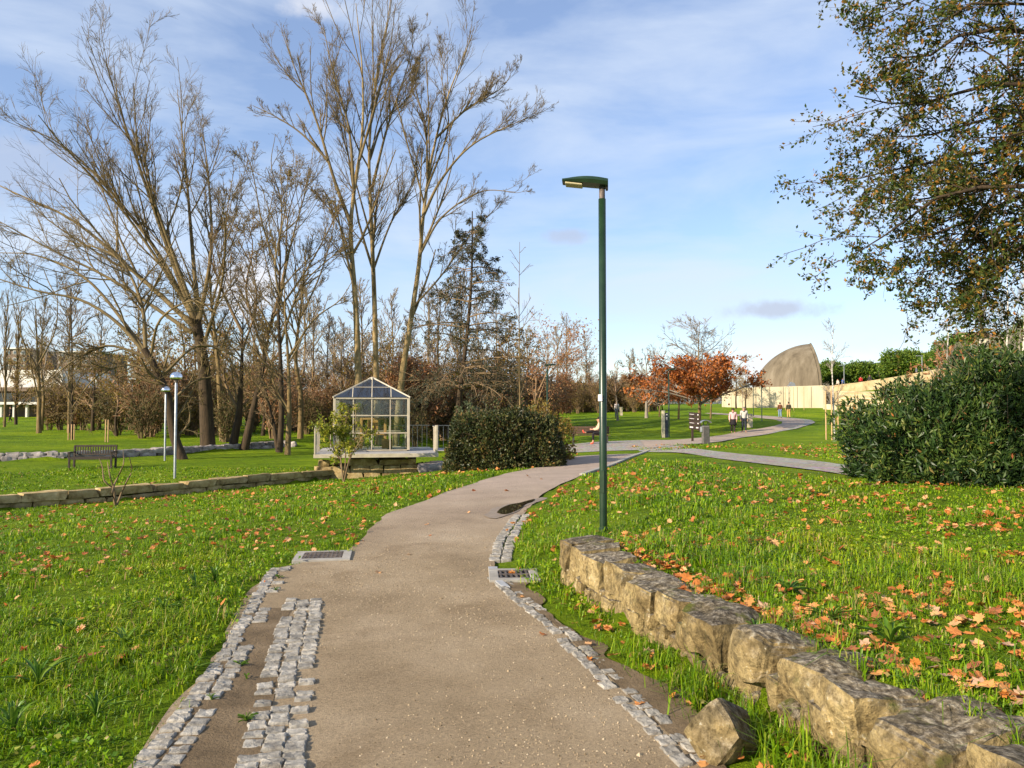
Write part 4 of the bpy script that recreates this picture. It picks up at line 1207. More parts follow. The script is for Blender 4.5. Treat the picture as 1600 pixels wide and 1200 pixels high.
# --- prototypes for the wood behind
def wood_proto(kind, seed, label, group):
    rg_ = np.random.default_rng(seed)
    b0 = np.zeros(3)
    if kind == 'tall':
        ls_ = [limb([b0, [0.1, 0, 2.5], [-0.1, 0.1, 5.5], [0.1, 0, 9.5]], 0.13, 0.02, 18)]
        lv = [dict(num=20, t0=0.25, ang=(18, 45), ratio=0.30, up=0.10, wig=0.07, npts=6, rmin=0.025, sides=4, short=0.6), dict(num=6, t0=0.2, ang=(20, 50), ratio=0.5, up=0.08, wig=0.09, npts=4, rmin=0.02, sides=3), dict(num=4, t0=0.2, ang=(20, 50), ratio=0.55, up=0.06, wig=0.1, npts=3, rmin=0.016, sides=3)]
        return tree('woodland_tree', b0, ls_, lv, rg_, M_BARK, M_TWIGG, label, group=group)
    if kind == 'narrow':
        ls_ = [limb([b0, [0.05, 0, 3], [0, 0.05, 7], [0.05, 0, 13]], 0.14, 0.02, 18)]
        lv = [dict(num=34, t0=0.12, ang=(10, 24), ratio=0.22, up=0.14, wig=0.04, npts=6, rmin=0.025, sides=4, short=0.5), dict(num=6, t0=0.2, ang=(12, 30), ratio=0.5, up=0.12, wig=0.06, npts=4, rmin=0.018, sides=3)]
        return tree('columnar_poplar', b0, ls_, lv, rg_, M_BARK, M_TWIG, label, group=group)
    if kind == 'round':
        ls_ = [limb([b0, [0.1, 0, 1.5], [-0.1, 0.1, 3], [0.1, 0, 6]], 0.14, 0.02, 18)]
        lv = [dict(num=22, t0=0.25, ang=(30, 65), ratio=0.48, up=0.08, wig=0.10, npts=6, rmin=0.022, sides=4, short=0.5), dict(num=7, t0=0.2, ang=(25, 55), ratio=0.48, up=0.05, wig=0.1, npts=4, rmin=0.018, sides=3), dict(num=4, t0=0.2, ang=(25, 55), ratio=0.55, up=0.04, wig=0.1, npts=3, rmin=0.015, sides=3)]
        return tree('woodland_tree', b0, ls_, lv, rg_, M_BARKD, M_TWIGR, label, group=group, leaf=(1200, 0.16, 0.5, 0.2, 2), leafmat_=L_OCHRE)
    if kind == 'russet':
        ls_ = [limb([b0, [0.1, 0, 1.2], [-0.1, 0.1, 2.5], [0.1, 0, 4.5]], 0.10, 0.02, 18)]
        lv = [dict(num=24, t0=0.15, ang=(30, 70), ratio=0.5, up=0.06, wig=0.10, npts=6, rmin=0.02, sides=4, short=0.5), dict(num=6, t0=0.2, ang=(25, 55), ratio=0.48, up=0.04, wig=0.1, npts=4, rmin=0.015, sides=3)]
        return tree('woodland_tree', b0, ls_, lv, rg_, M_BARKD, M_TWIGD, label, group=group, leaf=(4200, 0.17, 0.6, 0.25, 1), leafmat_=L_RED)
    ls_ = []
    for a in range(12):
        az = a * 0.524 + rg_.uniform(-0.3, 0.3); s_ = rg_.uniform(0.25, 0.8); h = rg_.uniform(1.6, 3.0)
        ls_.append(limb([b0 + [math.cos(az) * 0.15, math.sin(az) * 0.15, 0], [math.cos(az) * s_ * 0.6, math.sin(az) * s_ * 0.6, h * 0.5], [math.cos(az) * s_ * 1.5, math.sin(az) * s_ * 1.5, h]], 0.035, 0.012, 10))
    lv = [dict(num=9, t0=0.1, ang=(20, 60), ratio=0.45, up=0.05, wig=0.12, npts=5, rmin=0.016, sides=3, short=0.3), dict(num=6, t0=0.15, ang=(25, 60), ratio=0.5, up=0.03, wig=0.12, npts=3, rmin=0.013, sides=3)]
    return tree('bare_shrub', b0, ls_, lv, rg_, M_TWIGD, {'shrub': M_TWIGR, 'shrub2': M_TWIGD, 'shrub3': M_TWIG}[kind], label, cat='shrub', group=group, leaf=(900, 0.12, 0.5, 0.15, 1), leafmat_={'shrub': L_RED, 'shrub2': L_OCHRE, 'shrub3': L_OLIVE}[kind])


def scatter(kind, seed, label, group, spots):
    pr = wood_proto(kind, seed, label, group)
    rg_ = np.random.default_rng(seed + 1)
    for i, (px, d, sc) in enumerate(spots):
        q = at(px, d); q[2] -= 0.1
        where = 'along the back of the far lawn' if d > 90 else 'near the white building' if px < 200 else 'behind the rubble wall' if px < 470 else 'behind the glass house' if px < 665 else 'behind the clipped hedge'
        rz = rg_.uniform(0, 6.28); s3 = (sc * rg_.uniform(0.9, 1.1), sc * rg_.uniform(0.9, 1.1), sc)
        if i == 0:
            pr.location = tuple(q); pr.rotation_euler = (0, 0, rz); pr.scale = s3; ORI[pr] = q; o_ = pr
        else: o_ = copy_tree(pr, q, rz, s3)
        o_['label'] = label + ' ' + where; o_['group'] = group + ' ' + where


rs = np.random.default_rng(900)
scatter('tall', 910, 'slim bare woodland tree with upswept twigs', 'slim bare trees', [(px + rs.uniform(-10, 10), rs.uniform(58, 92), rs.uniform(0.9, 1.35)) for px in (225, 262, 300, 345, 372, 400, 435, 470, 486, 500, 516, 530, 545, 560, 585, 610, 630, 650, 670, 690, 705, 720, 750, 780, 805, 830, 60, 110, 150)] + [(870, 105, 1.25), (885, 100, 1.35), (915, 108, 1.15), (855, 98, 1.1)])
scatter('narrow', 920, 'narrow columnar bare poplar', 'columnar poplars', [(8, 72, 1.0), (26, 78, 0.95), (-12, 70, 1.05)])
scatter('round', 930, 'round-headed brown bare tree', 'round-headed trees', [(px + rs.uniform(-10, 10), rs.uniform(54, 85), rs.uniform(0.85, 1.4)) for px in (20, 55, 96, 140, 180, 210, 235, 255, 290, 330, 360, 395, 420, 440, 465, 485, 503, 520, 540, 560, 580, 600, 620, 645, 670, 690, 715, 735, 755, 775, 800, 820)] + [(px, rs.uniform(98, 118), rs.uniform(0.8, 1.1)) for px in (880, 902, 922, 948, 985, 1005, 1150, 1165)])
scatter('russet', 940, 'low tree with dry russet leaves', 'russet trees', [(655, 52, 1.15), (680, 56, 1.1), (630, 60, 0.9), (750, 55, 0.9), (785, 58, 0.9), (846, 60, 0.9), (870, 64, 0.9), (975, 105, 1.0), (950, 112, 0.9), (1035, 104, 1.0), (120, 66, 0.45)])
scatter('shrub', 950, 'leafless russet shrub', 'russet shrubs', [(px + rs.uniform(-12, 12), rs.uniform(52, 72), rs.uniform(1.1, 1.8)) for px in range(230, 860, 34)] + [(px, rs.uniform(97, 108), rs.uniform(1.2, 1.6)) for px in range(866, 1030, 11)])
scatter('shrub2', 960, 'leafless dark brown shrub', 'dark shrubs', [(px + rs.uniform(-12, 12), rs.uniform(50, 76), rs.uniform(1.1, 2.0)) for px in range(240, 860, 30)] + [(px, rs.uniform(95, 104), rs.uniform(1.1, 1.5)) for px in range(870, 1025, 11)] + [(px, 66, 1.15) for px in (78, 95, 112, 130, 150, 175, 205)])
scatter('shrub3', 970, 'leafless ochre shrub', 'ochre shrubs', [(px + rs.uniform(-12, 12), rs.uniform(46, 62), rs.uniform(0.7, 1.3)) for px in (190, 215, 245, 270, 300, 350, 400, 480, 520, 560, 600, 640, 690, 740, 790)])
q0 = 0
# bare trees at the left in front of the white building
simple_tree('bare_tree', 62, 60, [(62, 655), (61, 600), (58, 540), (55, 470)], [([(60, 580), (35, 530), (20, 470), (15, 440)], 0.10), ([(60, 570), (85, 520), (90, 480), (88, 430)], 0.10), ([(61, 610), (95, 570), (108, 540)], 0.08)], 0.20, MID, M_BARK, M_TWIG, 'bare tree with forked limbs before the white building', 631)
simple_tree('bare_tree', 113, 50, [(113, 668), (113, 600), (112, 530), (110, 450)], [], 0.10, [dict(num=24, t0=0.2, ang=(35, 60), ratio=0.28, up=0.08, wig=0.08, npts=5, rmin=0.014, sides=4, short=0.5)] + MID[1:], M_BARKD, M_TWIGD, 'straight slim bare tree held by wooden stakes on the left lawn', 632, r1=0.02)

# ------------------------------------------------------------------ clipped hedge and bushes
def bush(name, base, label, radii, n_clump, per, leaf_size, aspect, mat, twigmat, seed, boxy=0.0, core=0.80, cat='bush', ragged=0.12, spots=None, rz=0.0, shoots=0):
    """clumps of leaves through the outer part of an uneven volume, on real stems"""
    rg_ = np.random.default_rng(seed)
    root = thing(name, base, label, cat)
    D = rg_.normal(size=(n_clump, 3)); D[:, 2] = np.abs(D[:, 2]) * 0.9 + rg_.uniform(-0.15, 0.1, n_clump); D /= np.linalg.norm(D, axis=1, keepdims=True)
    if boxy:
        k = 1.0 / np.maximum(np.abs(D).max(1, keepdims=True), 1e-3)
        S = D * (k ** boxy)
    else: S = D
    lump = 1 + ragged * (0.6 * fnoise(D, 3.0, seed + 1) + 0.4 * fnoise(D, 7.0, seed + 2))
    rad = 1 - (1 - core) * rg_.random(n_clump) ** 1.6
    c = S * (lump * rad)[:, None] * np.array(radii)
    c = c @ rotz(rz).T
    c = c + np.array(base); c[:, 2] = np.maximum(c[:, 2], H(c[:, 0], c[:, 1]) + 0.06)
    C = np.repeat(c, per, 0); out = np.repeat(D, per, 0)
    lb = MB()
    leaves(lb, C + rg_.normal(0, leaf_size * 0.35, C.shape), leaf_size, rg_, aspect, dirs=out * 0.9 + [[0, 0, 0.35]])
    lb.build('foliage', mat, root)
    # stems from the foot to a share of the clumps
    k = min(n_clump, 420); q = c[rg_.choice(n_clump, k, replace=False)]
    foot = np.array(base) + rg_.normal(0, 0.12, (k, 3)) * [radii[0] * 2.0, radii[1] * 2.0, 0]; foot = foot + (q - foot) * [0.35, 0.35, 0.0]
    t_ = np.linspace(0, 1, 6)[None, :, None]
    L = foot[:, None] * (1 - t_) + q[:, None] * t_ + rg_.normal(0, 0.04, (k, 6, 3)); L[:, :, 2] += 0.25 * np.sin(np.pi * t_[:, :, 0]) * (q[:, 2] - foot[:, 2])[:, None] * 0.4
    sb = MB(); sb.tubes(L, np.broadcast_to(np.linspace(0.016, 0.004, 6)[None], (k, 6)) * (1 + leaf_size), 3)
    sb.build('branches', twigmat, root)
    if shoots:
        q = c[rg_.choice(np.where(c[:, 2] > base[2] + radii[2] * 0.55)[0], shoots)]
        dv = rg_.normal(0, 0.35, (shoots, 3)) + [0, 0, 1.0]; dv /= np.linalg.norm(dv, axis=1, keepdims=True); ln = rg_.uniform(0.15, 0.5, shoots)
        S2 = q[:, None] + dv[:, None] * (ln[:, None] * np.linspace(0, 1, 4)[None])[..., None]
        xb = MB(); xb.tubes(S2, np.broadcast_to(np.array([0.006, 0.005, 0.004, 0.002]), (shoots, 4)), 3)
        leaves(xb, along(S2, shoots * 10, rg_), leaf_size, rg_, aspect, dirs=np.array([[0, 0, 0.4]]), mi=1)
        xb.build('shoots', [twigmat, mat], root)
    return root


hb = at(786, 23.2)
bush('clipped_hedge', hb, 'dense clipped dark green hedge at the left path edge', (1.72, 1.25, 1.72), 9000, 5, 0.085, 0.55, L_HEDGE, M_TWIGD, 801, boxy=0.62, core=0.66, cat='hedge', ragged=0.10, shoots=160)
bush('hedge_regrowth', at(742, 25.5), 'loose blue-green shoots growing above the back of the hedge', (0.85, 0.7, 2.15), 1500, 5, 0.09, 0.45, leafmat('shoot_leaves', [(0, (0.05, 0.075, 0.035)), (1, (0.12, 0.14, 0.06))], 0.25), M_TWIGD, 802, core=0.4, ragged=0.25, cat='shrub')
bush('hedge_regrowth', at(845, 25.6), 'loose olive shoots growing above the end of the hedge', (1.0, 0.7, 1.95), 1500, 5, 0.09, 0.45, L_OCHRE, M_TWIGD, 803, core=0.4, ragged=0.25, cat='shrub')
def gb(x, y): return np.array([x, y, h1(x, y)])
bush('dark_bush', gb(7.95, 13.7), 'low left shoulder of the dark evergreen bushes on the right lawn', (1.9, 1.5, 1.55), 5200, 7, 0.118, 0.32, L_BUSH, M_TWIGD, 804, core=0.60, ragged=0.28, shoots=90)
bush('dark_bush', gb(9.6, 13.9), 'large dark green evergreen bush in the middle of the right bushes', (2.5, 1.9, 2.15), 7600, 7, 0.118, 0.32, L_BUSH, M_TWIGD, 808, core=0.60, ragged=0.28, shoots=120)
bush('dark_bush', gb(11.7, 14.6), 'taller dark bush rising behind the large evergreen bush', (2.4, 1.9, 2.85), 5200, 7, 0.118, 0.32, L_BUSH, M_TWIGD, 805, core=0.62, ragged=0.28, shoots=80)
bush('red_bush', gb(9.6, 16.6), 'bush with reddish autumn leaves behind the evergreen bush', (1.2, 0.9, 2.6), 900, 5, 0.10, 0.45, L_RED, M_TWIGD, 806, core=0.3, ragged=0.3)
bush('tall_bush', gb(14.2, 17.6), 'mid-green tall bush at the back of the right lawn', (2.8, 1.6, 3.6), 3200, 6, 0.12, 0.4, L_OLIVE, M_TWIGD, 807, core=0.5, ragged=0.28)
# shrub with yellow-green leaves before the deck
def small_shrub(px, d, stems, label, seed, nleaf, size, lm, r0=0.03, lv=None, name='shrub'):
    rg_ = np.random.default_rng(seed); base = at(px, d); base[2] -= 0.05
    ls_ = []
    for l in stems:
        pts = [base] + [P(a, b_, d + rg_.uniform(-0.4, 0.4)) for a, b_ in l]
        ls_.append(limb(pts, r0, 0.010, 12))
    lv = lv or [dict(num=7, t0=0.3, ang=(25, 60), ratio=0.32, up=0.05, wig=0.12, npts=5, rmin=0.007, sides=3, short=0.2), dict(num=4, t0=0.2, ang=(25, 60), ratio=0.5, up=0.03, wig=0.12, npts=3, rmin=0.005, sides=3)]
    return tree(name, base, ls_, lv, rg_, M_TWIGD, M_TWIGD, label, cat='shrub', trunk_limbs=len(ls_), sides0=6, leaf=(nleaf, size, 0.5, 0.05, 1) if nleaf else None, leafmat_=lm)
small_shrub(538, 26.3, [[(532, 725), (524, 690), (515, 660)], [(532, 720), (520, 700), (506, 655)], [(545, 720), (553, 690), (556, 640), (553, 630)], [(548, 715), (562, 690), (576, 668)], [(540, 715), (537, 680), (545, 640)], [(533, 722), (530, 690), (534, 655)]],
            'young shrub with yellow-green leaves in front of the deck', 811, 2600, 0.10, L_YELL)
small_shrub(184, 20.5, [[(178, 765), (163, 752), (160, 730), (155, 716)], [(178, 765), (172, 745), (168, 722)], [(176, 766), (186, 742), (192, 728), (194, 714)], [(188, 775), (198, 752), (206, 735), (202, 714)]],
            'small leafless shrub with four bent stems before the low wall', 812, 0, 0.1, None, r0=0.035, lv=[dict(num=1, t0=0.5, ang=(25, 50), ratio=0.2, up=0.05, wig=0.1, npts=3, rmin=0.008, sides=3)])

# ------------------------------------------------------------------ park lamps
M_GREEN = surf('green_paint', [(0.35, (0.007, 0.023, 0.010)), (0.65, (0.014, 0.036, 0.015))], 5, 0.33, 0.05, 60, spec=0.5)
M_LENS = surf('lamp_lens', [(0.4, (0.42, 0.36, 0.20)), (0.6, (0.5, 0.43, 0.26))], 20, 0.25, 0.1)
M_STEEL = surf('galvanised_steel', [(0.4, (0.30, 0.32, 0.34)), (0.6, (0.38, 0.40, 0.42))], 8, 0.45, 0.05, metal=0.7)
M_CHROME = surf('chrome_dome', [(0.4, (0.75, 0.77, 0.8)), (0.6, (0.8, 0.82, 0.85))], 3, 0.12, 0.0, metal=1.0)
M_STICK = surf('paper_sticker', [(0.4, (0.6, 0.58, 0.55)), (0.6, (0.7, 0.68, 0.65))], 20, 0.7, 0)


def park_lamp(base, label, facing, h=4.05, big=False):
    root = thing('lamp_post', base, label, 'lamp post', 'green lamp posts along the paths')
    r = 0.043
    MB().lathe([(r * 1.02, -0.2), (r * 1.02, 0.85), (r, 0.86), (r, h - 0.16), (0.0, h - 0.16)], base, 16).build('pole', M_GREEN, root, smooth=True)
    MB().lathe([(r * 1.9, -0.05), (r * 1.9, 0.02), (r * 1.25, 0.035), (r * 1.2, 0.09), (r * 1.03, 0.10)], base, 16).build('base_collar', M_GREEN, root, smooth=False)
    MB().bevbox(np.array(base) + [-r * 0.35, -r * 0.93, 0.62], (0.05, 0.012, 0.26), 0.004, rotz(-0.36)).build('access_door', M_GREEN, root)
    MB().lathe([(r * 0.80, h - 0.17), (r * 0.78, h + 0.02), (0, h + 0.02)], base, 14).build('spigot', M_RUST, root, smooth=True)
    # luminaire: a flat tapered body, its top arched, its underside rising towards the tip
    Rz = rotz(facing)
    n, m_ = 10, 8
    V = []
    for i in range(n):
        u = i / (n - 1); x = -0.07 + 0.53 * u
        zt = 0.080 + 0.034 * math.sin(math.pi * min(1, u * 0.9 + 0.10)) + 0.025 * u; zb = 0.0 + 0.070 * u
        if i == n - 1: zt = zb + 0.04
        w = 0.085 + 0.045 * math.sin(math.pi * min(1.0, 0.2 + u * 0.75))
        for k in range(m_):
            a = 2 * math.pi * k / m_
            ca, sa = math.cos(a), math.sin(a)
            yy = w * np.sign(ca) * abs(ca) ** 0.5; zz = (zt + zb) / 2 + (zt - zb) / 2 * np.sign(sa) * abs(sa) ** 0.6
            V.append((x, yy, zz))
    V = np.array(V) @ Rz.T + np.array(base) + [0, 0, h - 0.03]
    f = [[i * m_ + k, i * m_ + (k + 1) % m_, (i + 1) * m_ + (k + 1) % m_, (i + 1) * m_ + k] for i in range(n - 1) for k in range(m_)]
    mb = MB().add(V, f)
    for fl in ([list(range(m_))[::-1]], [list(range((n - 1) * m_, n * m_))]):
        mb.f.append(np.array(fl)); mb.m.append(np.array([0])); mb.v.append(np.zeros((0, 3)))
    head = mb.build('luminaire', M_GREEN, root, smooth=False)
    lr = Rz @ roty(-0.132)
    MB().bevbox(np.array(base) + [0, 0, h - 0.03] + Rz @ np.array([0.325, 0, 0.046]), (0.20, 0.17, 0.022), 0.006, lr).build('lens', M_LENS, head)
    MB().bevbox(np.array(base) + [0, 0, h - 0.03] + Rz @ np.array([-0.055, 0, 0.02]), (0.03, 0.06, 0.10), 0.008, Rz).build('hinge', M_RUST, head)
    return root


lb_ = hit(942, 830)
lb_ = at(942, 8.85)
nl = park_lamp(lb_, 'near tall dark green lamp post standing behind the end of the stone wall', math.pi - 0.12)
MB().box(lb_ + [-0.036, -0.0415, 1.58], (0.055, 0.004, 0.075), rotz(-0.72)).build('sticker', M_STICK, nl)
park_lamp(at(855, 38.0), 'green lamp post behind the clipped hedge', 0.3)
park_lamp(at(1045, 46.5), 'green lamp post in front of the rust-leaved oak', 0.15)
park_lamp(at(1190, 64.0), 'green lamp post on the inside of the far path bend', 0.3)
park_lamp(at(1177, 86.0), 'green lamp post just before the long concrete wall', 2.9)


def dome_lamp(base, label, h):
    root = thing('dome_lamp', base, label, 'lamp post', 'dome lamps on the lower lawn')
    MB().lathe([(0.042, -0.2), (0.042, h - 0.35), (0.038, h - 0.34), (0.038, h - 0.2), (0, h - 0.2)], base, 12).build('pole', M_STEEL, root, smooth=True)
    MB().lathe([(0.07, h - 0.26), (0.07, h - 0.17), (0.10, h - 0.165), (0.10, h - 0.14)], base, 12).build('collar', M_RUST, root)
    MB().lathe([(0.19, h - 0.155), (0.205, h - 0.13), (0.195, h - 0.05), (0.155, h + 0.03), (0.09, h + 0.075), (0.0, h + 0.09)], base, 20).build('dome', M_CHROME, root, smooth=True)
    return root
dome_lamp(at(275, 25.8), 'dome lamp on a pale steel pole near the low stone wall', 3.5)
dome_lamp(at(259, 35.0), 'dome lamp on a pale pole close to the rubble wall', 3.3)

# ------------------------------------------------------------------ benches
M_WOODD = surf('bench_wood_dark', [(0.35, (0.020, 0.015, 0.012)), (0.6, (0.05, 0.036, 0.026))], 8, 0.7, 0.4, 30, stretch=(1, 6, 6))
M_WOODB = surf('bench_wood_brown', [(0.35, (0.05, 0.028, 0.018)), (0.6, (0.10, 0.058, 0.036))], 8, 0.7, 0.4, 30, stretch=(1, 6, 6))
M_IRON = surf('dark_steel', [(0.4, (0.03, 0.03, 0.03)), (0.6, (0.05, 0.05, 0.05))], 8, 0.5, 0.1)


def slat_bench(base, rz, label):
    root = thing('park_bench', base, label, 'bench'); Rz = rotz(rz)
    def part(nm, c, s_, m_=M_WOODD, rx=0.0): MB().bevbox(np.array(base) + Rz @ np.array(c), s_, 0.006, Rz @ rotx(rx)).build(nm, m_, root)
    for sx in (-0.78, 0.78):
        part('leg', (sx, -0.24, 0.21), (0.07, 0.07, 0.46)); part('leg', (sx, 0.22, 0.44), (0.07, 0.07, 0.92), rx=-0.08)
        part('armrest', (sx, -0.02, 0.64), (0.075, 0.56, 0.035)); part('arm_post', (sx, -0.24, 0.53), (0.06, 0.06, 0.19))
    for i in range(4): part('seat_slat', (0, -0.22 + i * 0.13, 0.44), (1.48, 0.10, 0.03))
    part('back_rail', (0, 0.255, 0.87), (1.49, 0.05, 0.075), rx=-0.08); part('back_rail', (0, 0.225, 0.53), (1.49, 0.05, 0.06), rx=-0.08)
    part('seat_apron', (0, -0.27, 0.39), (1.48, 0.03, 0.07))
    for i in range(15): part('back_slat', (-0.67 + i * 0.0957, 0.24, 0.70), (0.05, 0.025, 0.28), rx=-0.08)
slat_bench(at(147, 30.5), 0.12, 'empty dark wooden bench with upright back slats on the lower lawn')


def plank_bench(base, rz, label):
    root = thing('park_bench', base, label, 'bench'); Rz = rotz(rz)
    def part(nm, c, s_, m_=M_WOODB, rx=0.0): MB().bevbox(np.array(base) + Rz @ np.array(c), s_, 0.006, Rz @ rotx(rx)).build(nm, m_, root)
    for sx in (-0.82, 0.82):
        part('leg', (sx, -0.2, 0.21), (0.06, 0.06, 0.44), M_IRON); part('leg', (sx, 0.2, 0.42), (0.06, 0.06, 0.84), M_IRON, rx=-0.15); part('bearer', (sx, 0, 0.41), (0.05, 0.46, 0.05), M_IRON)
    for i in range(4): part('seat_plank', (0, -0.2 + i * 0.13, 0.45), (1.92, 0.12, 0.035))
    for i in range(3): part('back_plank', (0, 0.205 + i * 0.017, 0.56 + i * 0.125), (1.92, 0.03, 0.115), rx=-0.14)
    return root
BEN = at(922, 37.5)
plank_bench(BEN, 0.0, 'brown plank bench with a seated woman beside the path crossing')

# ------------------------------------------------------------------ people
def skin(name, joints, edges, mat, parent, root_i=0, sub=2):
    me = bpy.data.meshes.new(name)
    o0 = ORI[parent]
    me.from_pydata([tuple(np.array(j[0]) - o0) for j in joints], edges, [])
    me.materials.append(mat)
    o = bpy.data.objects.new(name, me); COL.objects.link(o)
    o.parent = parent; ORI[o] = o0
    md = o.modifiers.new('skin', 'SKIN'); md.use_smooth_shade = True
    for i, j in enumerate(joints):
        r = j[1]
        me.skin_vertices[0].data[i].radius = (r, r) if np.isscalar(r) else r
        me.skin_vertices[0].data[i].use_root = (i == root_i)
    sb = o.modifiers.new('sub', 'SUBSURF'); sb.levels = sub; sb.render_levels = sub
    return o


def cloth(name, c): return surf(name, [(0.35, tuple(v * 0.8 for v in c)), (0.65, c)], 18, 0.85, 0.15, 60)
M_SKIN = surf('skin', [(0.4, (0.42, 0.22, 0.14)), (0.6, (0.48, 0.26, 0.17))], 10, 0.5, 0)
M_HAIRB = cloth('hair_dark', (0.022, 0.014, 0.010)); M_HAIRG = cloth('hair_grey', (0.22, 0.20, 0.18))
M_EYE = cloth('eye_dark', (0.02, 0.015, 0.012)); M_SHOE = cloth('shoe_dark', (0.02, 0.016, 0.014))


def head_parts(root, hc, fz, hr, hair, hairstyle):
    """face features and hair round a head centre; fz: facing angle (0 = +Y)"""
    Rz = rotz(fz)
    def sph(nm, off, rad, m_, par=root, sq=None):
        v, f = cube_grid(5); e = v / np.linalg.norm(v, axis=1, keepdims=True) * np.array(rad)
        if sq is not None: e = sq(e)
        MB().add(e @ Rz.T + np.array(hc) + Rz @ np.array(off), f).build(nm, m_, par, smooth=True)
    for sx in (-1, 1):
        sph('eye', (sx * 0.034, 0.088, 0.01), (0.013, 0.008, 0.009), M_EYE)
        sph('ear', (sx * 0.088, 0.0, -0.005), (0.012, 0.022, 0.032), M_SKIN)
    sph('nose', (0, 0.105, -0.02), (0.014, 0.022, 0.024), M_SKIN)
    sph('mouth', (0, 0.094, -0.058), (0.026, 0.008, 0.008), cloth('lips', (0.25, 0.08, 0.06)) if 'lips' not in MATS else MATS['lips'])
    if hairstyle == 'cap': sph('hat', (0, -0.01, 0.065), (0.115, 0.125, 0.062), hair)
    sph('hair', (0, -0.028, 0.035), (0.098, 0.105, 0.10), hair, sq=lambda e: np.where((e[:, 1:2] > 0.03) & (e[:, 2:3] < 0.03), e * 0.75, e))
    if hairstyle == 'long': sph('hair', (0, -0.075, -0.08), (0.085, 0.05, 0.14), hair)


